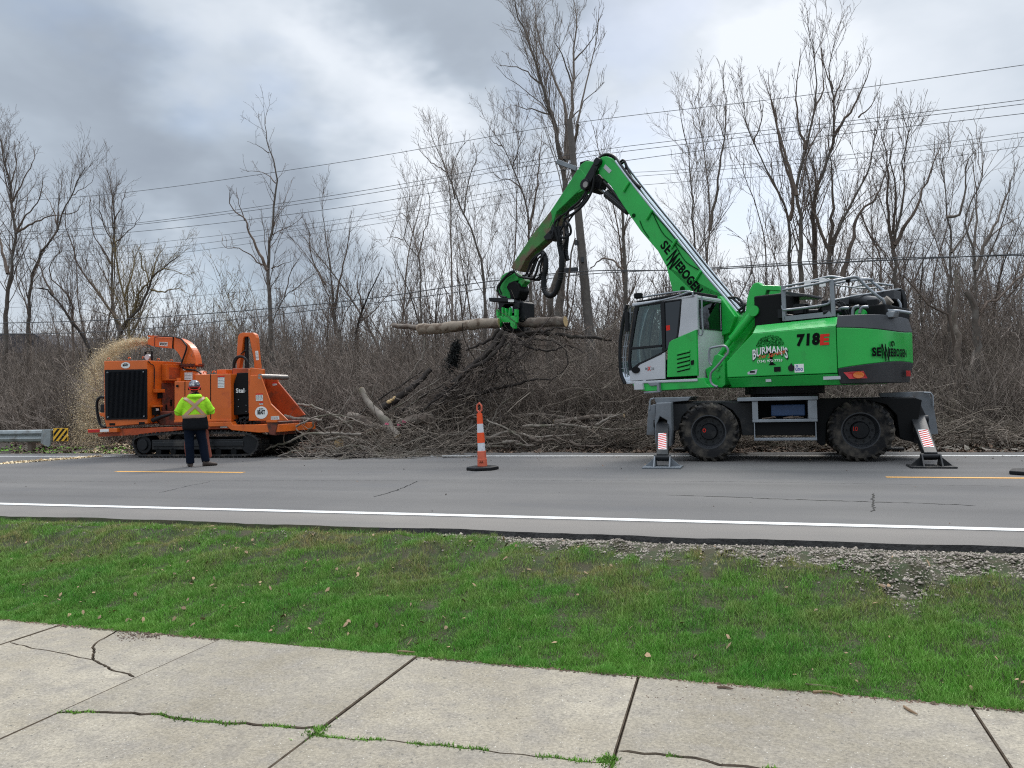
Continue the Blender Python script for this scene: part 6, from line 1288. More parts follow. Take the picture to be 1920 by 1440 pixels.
for k in range(7): a = PY(*zc5((600+k*32, 182+2*k))[0], cy); b = W(); b.box(a[0]-.03, a[0]+.03, cy-.1, cy+.1, a[2]-.01, a[2]+.035); b.build('chute_bolt', M['orange'], nz_)
for q, r_ in ((((870, 190), (920, 205), (965, 260), (980, 290), (965, 350), (940, 420), (925, 470), (935, 520), (990, 535), (1080, 545), (1135, 580)), .022), (((640, 185), (740, 178), (830, 182), (880, 188)), .014)):
    b = W(); P = [PY(*t, cy-.22) for t in zc5(*q)]; b.tube(spline(P, 40), r_, 7); b.build('hose', M['rubber'], ch, smooth=True)
b = W(); P = [PY(*t, cy+.1) for t in zc5((880, 580), (940, 570), (960, 555))]; b.tube(P, .06, 10); b.build('exhaust_pipe', M['steel'], ch, smooth=True)
b = W(); P = [PY(*t, YN+.1) for t in zc1((640, 800), (700, 775), (770, 755))]; b.tube(P, [.06, .05, .03], 10); b.build('hydraulic_cylinder', M['black'], ch, smooth=True)
# feed wheel cover and tower
fc = wp('feed_cover', M['orangeworn'], zc1((1212, 425), (1330, 425), (1330, 800), (1212, 800)), YN+.3, YN+.95, YN+.3)
wp('feed_motor_panel', M['blackdeep'], zc1((1245, 458), (1325, 455), (1330, 755), (1218, 762), (1220, 545)), YN+.15, YN+.3, YN+.15, fc)
b = MB(); a = PY(*zc1((1238, 602))[0], YN+.14); text(b, 'Stal', a, (1, 0, 0), UZ, .11, .03, width=.24); b.build('lettering', M['white'], fc, recalc=False)
for q in zc1((1255, 590), (1307, 588), (1255, 650), (1310, 690), (1310, 735), (1255, 700)): a = PY(*q, YN+.13); b = W(); b.cyl(a, a+np.array([0, .02, 0]), .012, 6); b.build('bolt', M['railgrey'], fc)
for q in (((1325, 430), (1342, 430), (1345, 750), (1328, 750)), ((1338, 500), (1355, 500), (1360, 745), (1342, 745))): wp('guide_rail', M['orange'], zc1(*q), YN+.05, YN+.2, YN+.05)
wp('feed_wheel_frame', M['orange'], zc1((1338, 420), (1430, 430), (1432, 478), (1385, 478), (1385, 780), (1340, 780)), YN+.06, YN+.14, YN+.06)
wp('feed_wheel_frame', M['orange'], zc1((1215, 425), (1300, 425), (1300, 460), (1235, 465)), YN+.8, YN+1.2, YN+.8)
ty_ = YN+.75
tw = wp('feed_tower', M['orange'], zc7((225, 465), (222, 380), (235, 165), (248, 135), (275, 122), (380, 122), (402, 140), (412, 170), (425, 340), (438, 465), (395, 465), (388, 380), (350, 180), (335, 160), (300, 160), (288, 180), (270, 340), (250, 465)), ty_, ty_+.13, ty_)
sign(zc7((404, 300), (432, 296), (440, 385), (412, 388)), tw, ty_-.004, 6)
b = W(); a = PY(*zc7((320, 140))[0], ty_+.1); c = PY(*zc7((325, 465))[0], ty_+.1); b.cyl(a, c, .05, 12); b.build('tower_cylinder', M['black'], tw, smooth=True)
b = W(); b.tube([PY(*zc7((265, 330))[0], ty_), PY(*zc7((310, 290))[0], ty_)], .015, 6); b.build('stay', M['black'], tw)
for q in (((195, 470), (200, 400), (225, 360), (265, 350), (300, 365), (325, 400), (330, 460)), ((190, 560), (195, 480), (205, 420), (235, 365), (275, 355), (315, 375))): b = W(); b.tube(spline([PY(*t, ty_-.15) for t in zc7(*q)], 26), .03, 8); b.build('hose', M['rubber'], ch, smooth=True)
# infeed hopper
hp = wp('hopper_side', M['orange'], zc7((355, 532), (450, 535), (548, 812), (712, 972), (340, 972), (345, 840)), YN, YN+.05, YN)
wp('hopper_fold', M['orange'], zc7((448, 535), (456, 535), (554, 808), (720, 968), (712, 974), (546, 815)), YN-.03, YN, YN-.03, hp, .004)
wp('hopper_side', M['orangeworn'], zc7((470, 548), (612, 560), (625, 600), (885, 915), (700, 975), (440, 960), (400, 560)), YN+1.05, YN+1.1, YN+1.05)
a = PY(*zc7((450, 545))[0], YN); X_ = a[0]; e = PX(*zc7((612, 551))[0], X_); b = W(); b.cyl(a, (X_, YN+1.05, e[2]), .065, 16); b.build('hopper_roller', M['steel'], ch, smooth=True)
b = W(); x_l, zt_ = wf(YN, *zc7((527, 975)))[0]; x_r = wf(YN+1.35, *zc7((945, 985)))[0][0]; zl = wf(YN, *zc7((640, 1105)))[0][1]
b.prism([(x_l, zt_), (x_r, zt_-.02), (x_r-.02, zt_-.12), (x_r-.3*(x_r-x_l), zl-.02), (x_l+.2*(x_r-x_l), zl), (x_l, zt_-.1)], YN-.04, YN+1.65); b.build('infeed_tray', M['rustred'], ch, bevel=.015)
b = W(); b.box(x_l, x_r, YN-.07, YN-.04, zt_-.03, zt_+.02); b.build('tray_edge', M['orange'], ch, bevel=.004)
sign(zc7((410, 712), (478, 708), (480, 778), (412, 780)), hp, YN-.004, 6, True); sign(zc7((446, 792), (480, 788), (480, 815), (446, 818)), hp, YN-.004, 3, True); sign(zc7((556, 930), (635, 925), (638, 960), (556, 962)), hp, YN-.004, 3); sign(zc7((572, 608), (612, 600), (614, 628), (574, 634)), hp, YN+1.045, 3, True)
oval('badge', YN-.006, *zc7((463, 893))[0], .175, .145, hp, 'BEAST', 'BANDIT')
# main frame
z_a = wf(YN, *zc1((840, 835)))[0][1]
wp('main_frame', M['orangeworn'], zc1((345, 862), (860, 845), (1200, 830), (1205, 862), (860, 868), (560, 905), (245, 918), (242, 895), (345, 885)), YN+.06, YN+1.5, YN+.06)
wp('main_frame', M['orange'], zc1((1030, 815), (1200, 808), (1215, 832), (1545, 828), (1550, 884), (1400, 888), (1205, 870), (1170, 842), (1030, 845)), YN-.02, YN+1.5, YN-.02)
wp('bumper', M['orange'], zc1((168, 864), (380, 856), (382, 885), (172, 890)), YN-.05, YN+.08, YN-.05); wp('reflector', M['redlens'], zc1((172, 868), (255, 864), (255, 884), (175, 887)), YN-.06, YN-.05, YN-.06, ch, 0); wp('reflector', M['white'], zc1((258, 864), (320, 860), (322, 880), (258, 883)), YN-.06, YN-.05, YN-.06, ch, 0)
wp('reflector', M['white'], zc1((1125, 838), (1175, 836), (1175, 852), (1125, 853)), YN+.04, YN+.055, YN+.04, ch, 0)
b = W()
for k in range(26): a = PY(*zc1((rng.uniform(1215, 1390), rng.uniform(785, 825)))[0], YN+.2); s_ = rng.uniform(.02, .05); b.box(a[0]-s_, a[0]+s_, a[1]-.05, a[1]+.1, a[2]-s_, a[2]+s_)
b.build('valve_block', M['black'], ch, bevel=.006)
b = W(); b.box(xr_+.05, -11.6, YN+.3, YN+1.4, z_a, z_a+.35); b.build('frame_core', M['rustred'], ch, bevel=.02)
# the tracks
def track(y0, y1, vis):
    q = zc1((550, 905), (500, 930), (492, 975), (515, 1035), (560, 1068), (700, 1072), (1000, 1072), (1300, 1055), (1370, 1030), (1398, 975), (1392, 930), (1330, 892), (1200, 882), (900, 884), (700, 890)); P = np.array([(a, max(c, .025)) for a, c in wf(YN, *q)])
    b_ = W(); LP = np.array(spline(np.vstack([np.c_[P, P[:, :1]*0], [[*P[0], 0]]]), 130))[:, :2]; LP[:, 1] = np.maximum(LP[:, 1], .035)
    n = len(LP)-1; cen = LP.mean(0)
    def ring(off): 
        T_ = np.roll(LP[:-1], -1, 0)-np.roll(LP[:-1], 1, 0); T_ /= np.linalg.norm(T_, axis=1)[:, None]; Nn = np.stack([T_[:, 1], -T_[:, 0]], 1); sgn = np.sign(np.sum(Nn*(LP[:-1]-cen), 1).mean()); return LP[:-1]+Nn*sgn*off
    O, I_ = ring(.0), ring(-.045); vs = [(x, y0, z) for x, z in O]+[(x, y1, z) for x, z in O]+[(x, y0, z) for x, z in I_]+[(x, y1, z) for x, z in I_]
    b_.add(vs, [(i, (i+1) % n, n+(i+1) % n, n+i) for i in range(n)]+[(2*n+i, 3*n+i, 3*n+(i+1) % n, 2*n+(i+1) % n) for i in range(n)]+[(i, 2*n+i, 2*n+(i+1) % n, (i+1) % n) for i in range(n)]+[(n+i, n+(i+1) % n, 3*n+(i+1) % n, 3*n+i) for i in range(n)])
    O2 = ring(.03); O0 = ring(-.01)
    for i in range(0, n, 2):
        a, c = O0[i], O0[(i+1) % n]; a2, c2 = O2[i], O2[(i+1) % n]; k1, k2 = .3, .75; p = [a+(c-a)*k1, a+(c-a)*k2, a2+(c2-a2)*k2, a2+(c2-a2)*k1]; p = [(x, max(z, .006)) for x, z in p]; b_.prism(p, y0-.015, y1)
    tr_ = b_.build('track', M['trackm'], ch)
    xl, xr2 = LP[:, 0].min(), LP[:, 0].max(); zm_ = (LP[:, 1].max())/2+.01
    b_ = W(); b_.box(xl+.55, xr2-.35, y0+.06, y1-.06, zm_-.13, zm_+.12); b_.box(xl+.6, xr2-.45, y0+.03, y0+.06, zm_-.05, zm_+.07); b_.build('track_frame', M['chassis'], tr_, bevel=.02)
    b_ = W(); rr = (LP[:, 1].max())/2-.07; b_.cyl((xl+rr+.08, y0+.04, zm_), (xl+rr+.08, y1-.04, zm_), rr-.02, 28); b_.cyl((xl+rr+.08, y0+.0, zm_), (xl+rr+.08, y0+.04, zm_), rr*.55, 24); b_.build('drive_sprocket', M['black'], tr_, bevel=.01)
    b_ = W(); b_.cyl((xr2-rr-.06, y0+.05, zm_), (xr2-rr-.06, y1-.05, zm_), rr-.02, 28); b_.build('idler', M['black'], tr_, bevel=.01)
    for x in np.linspace(xl+.75, xr2-.75, 6): b_ = W(); b_.cyl((x, y0+.06, .14), (x, y1-.06, .14), .085, 14); b_.build('track_roller', M['blackdeep'], tr_)
track(YN, YN+.42, True); track(YN+1.25, YN+1.7, False)
b = W(); a = wf(YN+.6, (492, 815), (540, 850)); b.box(a[0][0], a[1][0]+.1, YN+.5, YN+1.3, .3, a[0][1]); b.build('jack', M['blackdeep'], ch, bevel=.02)
b = W(); b.prism(wf(YN-.08, *zc1((1008, 860), (1030, 850), (1052, 1070), (1030, 1040))), YN-.10, YN-.04) ; b.build('support_leg', M['rustred'], ch, bevel=.005)

# ---- chips in flight: one cloud of flakes nobody could count
mouth = PY(280, 641, cy); K = 72000; t = rng.random(K)**.9
_path = np.array(spline([PY(279, 641, cy), PY(255, 641, cy+.3), PY(222, 650, cy+.7), PY(192, 672, cy+1.0), PY(172, 705, cy+1.25), PY(163, 750, cy+1.35), PY(158, 800, cy+1.4), PY(152, 838, cy+1.4)], 60)); _tt = np.linspace(0, 1, 60)
P = np.stack([np.interp(t, _tt, _path[:, i]) for i in range(3)], 1); sp_ = (.03+.27*t**.8)*(1+.9*(rng.random(K) < .16)); P += rng.normal(size=(K, 3))*sp_[:, None]*np.array([1., .8, .55]); P[:, 0] += .35*t*rng.random(K)
P = P[(P[:, 2] > .02)]; P = P[~((P[:, 0] > mouth[0]-.02) & (P[:, 2] > 1.9))]; K = len(P); s_ = rng.gamma(2.5, .0021, K)+.0025
A1 = rng.normal(size=(K, 3)); A1 /= np.linalg.norm(A1, axis=1)[:, None]; A2 = np.cross(A1, rng.normal(size=(K, 3))); A2 /= np.linalg.norm(A2, axis=1)[:, None]
V = np.stack([P+A1*s_[:, None], P+A2*s_[:, None]*.6, P-A1*s_[:, None]*.9, P-A2*s_[:, None]*.6], 1).reshape(-1, 3)
tag(attach(mesh_np('wood_chips', V, np.arange(4*K).reshape(-1, 4)), 'wood_chips', M['chip']), 'cloud of pale wood chips spraying from the orange chute', None, None, 'stuff')
K = 7000; u_ = rng.random(K); cx_ = G(20, 868)[0]+(G(180, 857)[0]-G(20, 868)[0])*u_; cy_ = np.interp(u_, [0, .5, 1], [G(20, 869)[1], G(100, 864)[1], G(180, 857)[1]])+rng.normal(0, .28, K)*(1.1-.6*u_)
leaves('wood_chips', cx_, cy_, rng.gamma(2.5, .006, K)+.005, M['chip'], 'drift of pale wood chips lying on the road at the left', .006, lambda a, c: np.zeros_like(a))
K = 2500; leaves('wood_chips', rng.uniform(-19, -14.5, K), 16.9+rng.random(K)*1.8, rng.gamma(2.5, .008, K)+.008, M['chip'], 'pale wood chips settling on the verge beside the chipper', .02)
K = 420; leaves('road_litter', rng.uniform(-16, 5, K), np.where(rng.random(K) < .85, 15.7-rng.random(K)**2*1.2, rng.uniform(7.7, 15.6, K)), np.minimum(rng.gamma(2., .005, K)+.004, .018), M['leafdark'], 'small bark flakes and debris scattered on the asphalt', .006, lambda a, c: np.zeros_like(a))

# ================================================================== BRANCHES AND LOGS
def sweep(name, label, cat, px, Y, r0, r1, m, group=None, twigs=0, tm='twig', slope=0., seed=0, capm=None, k=8, zmin=None, tl=.35, tup=.05):
    rs = np.random.default_rng(900+seed); P = []
    for i, q in enumerate(px):
        yy = Y[i] if isinstance(Y, (list, tuple)) else Y+slope*i; P.append(PY(q[0], q[1], yy))
    P = np.array(spline(P, max(10, 4*len(P)))) if len(P) > 2 else np.linspace(P[0], P[1], 8); P[1:-1] += rs.normal(0, .012, P[1:-1].shape)
    if zmin is not None: P[:, 2] = np.maximum(P[:, 2], zmin+r1)
    R = np.linspace(r0, r1, len(P))*rs.uniform(.93, 1.07, len(P)); loc = P[0].copy(); root = None
    if twigs:
        root = thing(name, label, cat, loc, group); a = Acc(); V, Q = tubes_np(P[None], R[None], k); a.add(V, Q); attach(a.mesh('stem', loc), 'stem', M[m], root, smooth=True)
        L_ = np.sum(np.linalg.norm(np.diff(P, axis=0), axis=1)); A_, B_ = resample(P, R, 12); P1, R1 = grow(A_[None], B_[None], L_/twigs, tl, 40, 6, .12, tup, .5, .006, .2, 2.2, .35, 0, rs, .3, .02); P2, R2 = grow(P1, R1, .22, .5, 40, 4, .15, tup, .6, .0045, .22, .9, .5, 0, rs, .12)
        P3, R3 = grow(P2, R2, .16, .5, 40, 3, .2, tup, .7, .004, .2, .4, .5, 0, rs, .08); ca = Acc()
        for X, Y_ in ((P1, R1), (P2, R2), (P3, R3)):
            if zmin is not None: X[..., 2] = np.maximum(X[..., 2], zmin)
            V, Q = tubes_np(X, Y_, 4 if X is P1 else 3); ca.add(V, Q)
        attach(ca.mesh('twigs', loc), 'twigs', M[tm], root)
    else:
        b = MB(); b.tube(P, R, k+4); root = b.build(name, M[m], None, org=loc, smooth=True); tag(root, label, cat, group)
    if capm:
        for e, d, r in ((P[0], P[0]-P[1], R[0]), (P[-1], P[-1]-P[-2], R[-1])):
            d = d/np.linalg.norm(d); b = MB(); b.cyl(e+d*.001, e+d*.006, r*.97, 14); b.build('cut_face', M[capm], root)
    return root
# held in the grapple, in the plane of the boom tip
YG = 18.45
zl5 = lambda *s: Z(720, 480, 4.174, *s)
lg = sweep('log', 'pale peeled log held level in the jaws of the green grapple', 'log', zl5((278, 575), (500, 560), (760, 530), (900, 525)), [YG-.05]*4, .142, .13, 'logbark', capm='cut')
sweep('log', 'dark short log end sticking out left of the pale held log', 'log', zl5((70, 545), (180, 552), (285, 568)), [YG+.1]*3, .062, .075, 'logdark', capm='cut')
sweep('log', 'thick bark log held in the grapple, pointing right towards the cab', 'log', zl5((1050, 515), (1200, 520), (1420, 512)), [YG+.1, YG+.05, YG], .13, .125, 'logdark', capm='cut')
sweep('branch', 'long dark branch under the grapple reaching right towards the cab', 'branch', zl5((1040, 620), (1250, 605), (1500, 630), (1650, 640), (1780, 660)), YG, .07, .03, 'barkdark', 'branches held in the grapple', 10, seed=1)
heldl = [('twisted dark branch rising to the right of the grapple', ((1100, 600), (1250, 590), (1350, 560), (1450, 570)), .04, .012, 8), ('reddish split branch trailing below left of the grapple', ((900, 570), (830, 650), (730, 700), (640, 740)), .05, .02, 6), ('pale curved branch hanging left from the grapple', ((1020, 640), (960, 720), (870, 745), (700, 730)), .03, .012, 9),
    ('thick dark stem slanting down left from the grapple to the heap', ((930, 590), (840, 720), (700, 850), (560, 980), (400, 1130)), .085, .055, 26), ('second dark stem slanting beside the thick stem', ((960, 600), (900, 720), (780, 830), (640, 900), (520, 1050), (440, 1160)), .065, .035, 26),
    ('dark branch arching low under the held bundle to the right', ((560, 1110), (750, 1080), (900, 1030), (1050, 1000), (1180, 965), (1300, 970)), .06, .02, 14), ('slender branch hanging straight down from the grapple', ((1000, 640), (990, 760), (960, 880), (1060, 1000)), .035, .01, 14), ('branch fanning down right from the held bundle', ((1050, 640), (1150, 720), (1300, 740), (1450, 700), (1560, 760)), .035, .01, 14), ('bent pale branch left of the dark foliage clump', ((320, 640), (310, 760), (260, 850), (180, 980)), .025, .01, 8), ('branch sweeping down the middle of the held bundle', ((940, 640), (850, 780), (880, 900), (820, 1000)), .04, .012, 16),
    ('long thin branch drooping to the right of the stump', ((1080, 630), (1350, 680), (1440, 800), (1400, 900), (1280, 1000)), .03, .008, 12)]
for i, (lab, q, r0, r1, n_) in enumerate(heldl): sweep('branch', lab, 'branch', zl5(*q), [YG-.1-.22*j*(1 if i in (3, 4) else .3) for j in range(len(q))], r0, r1, 'barkdark' if 'pale' not in lab else 'stickpale', 'branches held in the grapple', n_*(.6 if i in (3, 4) else .38), 'twigpale' if i % 3 == 2 else 'twig', seed=10+i, tl=.24)
# dark clump
K = 1300; c0_ = PY(*zl5((570, 680))[0], YG-.3); c1_ = PY(*zl5((530, 860))[0], YG-.4); u_ = rng.random(K); Pc = c0_+(c1_-c0_)*u_[:, None]+rng.normal(size=(K, 3))*np.array([.10, .10, .12])*(.25+1.1*u_[:, None]*rng.random((K, 1))); dv = rng.normal(size=(K, 3)); dv[:, 2] -= .6; dv /= np.linalg.norm(dv, axis=1)[:, None]
V, Q = tubes_np(np.stack([Pc, Pc+dv*.06, Pc+dv*.13+rng.normal(0, .02, (K, 3))], 1), np.full((K, 3), .008)*np.array([1, .8, .4]), 3); tag(attach(mesh_np('uprooted_clump', V-c0_, Q), 'uprooted_clump', M['vine'], org=c0_), 'black clump of roots and vines hanging below the pale log', 'root clump')
# the heap on the verge
zp6 = lambda *s: Z(480, 680, 4., *s)
sweep('log', 'grey broken trunk leaning up left out of the branch heap', 'log', zp6((790, 200), (850, 310), (960, 430), (1060, 560)), [16.9, 16.8, 16.6, 16.5], .075, .115, 'stickpale', capm='cut')
sweep('log', 'rough barked log lying on the heap with a pink mark', 'log', zp6((1070, 455), (1200, 425), (1305, 415)), [17.0, 17.0, 17.0], .10, .15, 'logdark', capm='logdark')
sweep('log', 'brown log with a crooked broken end behind the heap', 'log', zp6((700, 400), (770, 410), (860, 480), (950, 560)), [16.9]*4, .10, .08, 'logdark')
sweep('log', 'short thick log end facing the road in the heap', 'log', zp6((622, 606), (700, 590)), [16.25, 17.2], .125, .12, 'logdark', capm='cut')
sweep('log', 'split log with fresh yellow wood in the middle of the heap', 'log', zp6((850, 520), (900, 510), (1000, 600), (1010, 620)), [16.7]*4, .075, .05, 'logbark')
sweep('log', 'dark stem rising right from the heap with a torn pale butt', 'log', zp6((940, 345), (1040, 280), (1150, 200), (1230, 130), (1310, 50)), [17.0, 17.2, 17.5, 17.8, 18.], .10, .06, 'barkdark')
sweep('log', 'torn pale splinter of wood above the heap', 'log', zp6((990, 300), (1045, 255)), [16.95, 17.0], .05, .02, 'cut')
sweep('log', 'dark log on the ground right of the heap', 'log', [(1040, 792), (1100, 783), (1170, 780)], [18.2]*3, .06, .05, 'logdark', capm='cut')
sweep('log', 'grey log at the back of the verge left of the front wheel', 'log', [(900, 790), (1000, 778), (1100, 790)], [18.6]*3, .06, .04, 'logdark')
heap = [('long pale branch reaching from the hopper down over the road edge', ((0, 670), (100, 640), (250, 590), (380, 535), (520, 530), (640, 535), (790, 540)), 15.6, .022, .034, 10, 'stickpale'), ('white barked branch arching from the hopper to the heap', ((290, 318), (390, 318), (500, 360), (610, 410), (700, 470), (740, 520)), 16.4, .03, .025, 6, 'stickpale'),
    ('log lying in the infeed tray among thin branches', ((215, 400), (330, 425), (500, 430)), 16.3, .05, .035, 4, 'stickpale'), ('thin fan of branches in front of the infeed tray', ((110, 380), (240, 450), (340, 530), (420, 600), (480, 640)), 15.9, .022, .01, 8, 'stickpale'), ('pale crooked branch hanging from the infeed tray lip', ((430, 440), (425, 480), (380, 520), (340, 570), (360, 620), (410, 720)), 15.9, .02, .012, 6, 'stickpale'),
    ('low dark branch lying across the white road line', ((190, 780), (300, 745), (420, 765), (560, 710), (700, 690), (840, 685)), 15.2, .022, .03, 9, 'barkdark'), ('pale branch lying on the road in front of the tray', ((165, 710), (240, 670), (330, 660), (430, 700)), 15.5, .02, .012, 6, 'stickpale'), ('short forked branch on the asphalt left of the cone', ((700, 750), (760, 725), (820, 695)), 15.1, .018, .015, 4, 'barkdark'),
    ('long branch running right towards the cone', ((1100, 585), (1250, 565), (1400, 545), (1550, 530), (1650, 465)), 17.1, .04, .015, 12, 'stickpale'), ('level branch just behind the white line left of the cone', ((700, 680), (900, 660), (1100, 650), (1350, 645), (1600, 640), (1900, 635)), 17.1, .03, .02, 14, 'stickpale'), ('branch lying flat behind the cone', ((1300, 610), (1500, 600), (1700, 615), (1900, 600)), 17.2, .03, .015, 12, 'stickpale'), ('thin branch ending beside the cone base', ((1400, 720), (1480, 710), (1600, 725), (1680, 735)), 15.3, .012, .008, 4, 'barkdark'),
    ('upright crooked branch at the left end of the heap', ((450, 640), (430, 570), (400, 500), (460, 420), (440, 340)), 16.6, .02, .008, 9, 'stickpale'), ('branch leaning right over the heap centre', ((950, 600), (1000, 480), (1100, 360), (1250, 250), (1400, 165)), 17.1, .04, .015, 14, 'barkdark'), ('grey branch lying over the heap front', ((500, 600), (650, 560), (800, 600), (950, 640), (1080, 620)), 16.2, .04, .02, 12, 'stickpale'),
    ('tangled branch in the middle of the heap front', ((600, 650), (750, 620), (900, 690), (1050, 720), (1150, 650)), 15.9, .03, .012, 12, 'stickpale'), ('branch rising out of the heap left of the broken trunk', ((620, 560), (680, 480), (760, 420), (830, 330), (900, 170)), 16.8, .03, .01, 12, 'stickpale'), ('thin upswept branch right of the broken trunk', ((1100, 540), (1180, 420), (1150, 330), (1280, 230)), 17.0, .025, .008, 10, 'stickpale'), ('branch on the verge between cone and front wheel', ((1760, 560), (1900, 520), (2100, 560), (2400, 540)), 17.3, .04, .02, 12, 'stickpale'),
    ('long low branch on the verge behind the front outrigger', ((2000, 480), (2300, 470), (2600, 500), (2900, 490)), 17.6, .04, .02, 12, 'stickpale'), ('dark branch stretched low across the verge right of the cone', ((1900, 500), (2200, 450), (2500, 430), (2800, 440)), 18.4, .05, .02, 14, 'barkdark'), ('crossing branches right of the cone', ((1730, 430), (1850, 480), (1950, 540), (2050, 620)), 17.1, .025, .012, 8, 'stickpale'), ('branch rising behind the cone', ((1700, 560), (1780, 420), (1830, 330), (1920, 250)), 17.6, .025, .01, 10, 'stickpale'), ('low branch beside the crawler track', ((-60, 620), (40, 610), (150, 625), (260, 640)), 15.8, .02, .01, 6, 'stickpale')]
for i, (lab, q, Y, r0, r1, n_, m) in enumerate(heap): sweep('branch', lab, 'branch', zp6(*q), Y, r0, r1, m, 'branches of the heap', n_, 'twigpale' if i % 3 else 'twig', slope=.03, seed=40+i, zmin=.012 if Y < 16.8 else .1, tl=.24, tup=.10)
rsh = np.random.default_rng(5); spots = [(520, 500), (600, 430), (700, 620), (800, 640), (900, 470), (1010, 520), (1120, 620), (1230, 480), (1350, 590), (1480, 470), (1850, 600), (2050, 560), (2200, 500), (2350, 590), (2550, 470), (2700, 540)]
for i, (lab, q, r0) in enumerate((('long bowed limb rising from the hopper side towards the hanging clump', ((420, 640), (600, 520), (800, 360), (1000, 230), (1250, 60)), .04), ('slender limb rising beside the broken trunk to the held bundle', ((700, 620), (900, 430), (1100, 300), (1380, 120)), .03), ('dark limb slanting up from the rough log to the held bundle', ((1000, 600), (1200, 400), (1400, 240), (1650, 60)), .045), ('thin pale limb fanning up left of the broken trunk', ((500, 560), (600, 430), (680, 300), (760, 180)), .02), ('pale limb arching from the hopper over the heap', ((300, 480), (480, 400), (650, 400), (860, 480)), .025), ('springy pale limb bending over the white line by the tray', ((380, 640), (520, 640), (640, 690), (760, 740)), .018))):
    sweep('branch', lab, 'branch', zp6(*q), 16.9 if i < 4 else 15.9, r0, .012, ['barkdark', 'stickpale', 'barkdark', 'stickpale', 'stickpale', 'stickpale'][i], 'branches of the heap', 16, 'twigpale', slope=.12, seed=300+i, zmin=.03, tl=.22)
adj = ['forked', 'crooked', 'straight', 'bowed', 'short', 'stubby', 'kinked', 'slender']
for i, (x, y) in enumerate(spots):
    L_ = rsh.uniform(120, 300); a = rsh.uniform(-.6, .5); q = [(x, y), (x+L_*.35, y-L_*.35*a+rsh.uniform(-25, 25)), (x+L_*.7, y-L_*.7*a+rsh.uniform(-25, 25)), (x+L_, y-L_*a)]
    near_ = ('in the heap left of the broken trunk' if x < 800 else 'in the heap between broken trunk and cone' if x < 1500 else 'on the verge between cone and front outrigger')
    side_ = 'lower' if y > 540 else 'upper'
    sweep('branch', f'{adj[i % 8]} {["pale", "dark"][i % 2]} limb lying {near_}, {side_} layer', 'branch', zp6(*q), 16.5+.6*rsh.random()+(.6 if x > 1100 else 0), rsh.uniform(.025, .06), .012, ['stickpale', 'logdark'][i % 2], 'branches of the heap', 5, 'twigpale', seed=200+i, zmin=.1, tl=.22)
# pink marks and the fine stuff
for i, (x, y, Y) in enumerate(((980, 458, 16.45), (1072, 468, 16.7), (1110, 440, 16.80)  )):
    a = PY(*zp6((x, y))[0], Y); b = MB(); b.prism([(a[0]-.05, a[2]-.02), (a[0]+.05, a[2]-.03), (a[0]+.06, a[2]+.015), (a[0]-.03, a[2]+.03)], Y-.012, Y-.006); tag(b.build('marking_ribbon', M['pink'], org=a), ['pink ribbon on the leaning broken trunk', 'pink ribbon knot right of the leaning trunk', 'pink ribbon at the left end of the rough log', 'pink ribbon on the middle of the rough log'][i], 'ribbon', 'pink marking ribbons')
def brushpile(name, lab, m, K, x0, x1, y0, y1, zt, L0, r, seed, flat_=.25, pw=1.6):
    rs = np.random.default_rng(seed); x = rs.uniform(x0, x1, K); y = rs.uniform(y0, y1, K); z = gh(x, y)*(y > 16.7)+rs.random(K)**pw*zt(x, y)+.01; a = rs.uniform(0, 6.28, K); d = np.stack([np.cos(a), .6*np.sin(a), rs.normal(0, flat_, K)], 1); n = 5; P = np.zeros((K, n, 3)); P[:, 0] = np.stack([x, y, z], 1); L = L0*rs.gamma(3., .33, K)
    for j in range(1, n):
        d = d+rs.normal(0, .2, (K, 3)); d /= np.linalg.norm(d, axis=1)[:, None]; P[:, j] = P[:, j-1]+d*(L/(n-1))[:, None]
    P[..., 2] = np.maximum(P[..., 2], np.where(P[..., 1] > 16.7, gh(P[..., 0], P[..., 1]), 0)+.008); R = (r*rs.gamma(3., .33, K))[:, None]*np.linspace(1, .5, n)[None]+.003; A_ = Acc(); V, Q = tubes_np(P, R, 4); A_.add(V, Q)
    P1, R1 = grow(P, R, L0/3., .4, 38, 4, .15, .05, .6, .004, .2, .8, .5, 0, rs, .1); P1[..., 2] = np.maximum(P1[..., 2], .006); V, Q = tubes_np(P1, R1, 3); A_.add(V, Q); return tag(attach(A_.mesh(name), name, M[m]), lab, None, None, 'stuff')
xc_ = float(PY(700, 780, 17)[0])
brushpile('brush_heap', 'heap of cut brown twigs between the chipper and the cone', 'heap', 1900, -9.9, -7.3, 16.0, 18.8, lambda x, y: np.clip(.70*np.exp(-((x+7.6)/1.4)**2)+.28, 0, 2)*np.clip((y-15.8)/1.0, .2, 1.2), .7, .0055, 5)
brushpile('brush_heap', 'low row of cut twigs behind the white line and the cone', 'heap', 1700, -7.2, -3.0, 17.5, 19.0, lambda x, y: np.clip(.5-.12*(x+7.), .22, .6), .7, .0055, 15)
brushpile('brush_heap', 'layer of cut branches on the verge behind the crane wheels', 'heap', 3400, -4, 8, 17.5, 19.8, lambda x, y: .30+.0*x, .7, .0055, 6)
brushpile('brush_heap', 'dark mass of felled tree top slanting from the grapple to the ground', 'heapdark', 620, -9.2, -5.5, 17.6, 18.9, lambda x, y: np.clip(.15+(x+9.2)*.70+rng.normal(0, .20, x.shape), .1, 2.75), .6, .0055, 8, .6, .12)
brushpile('brush_heap', 'thin grey twigs hanging right of the grapple', 'heap', 80, -5.4, -3.2, 17.7, 18.8, lambda x, y: np.clip(2.5-(x+5.2)*.35+rng.normal(0, .2, x.shape), .3, 2.6), .8, .0045, 9, .7, .35)
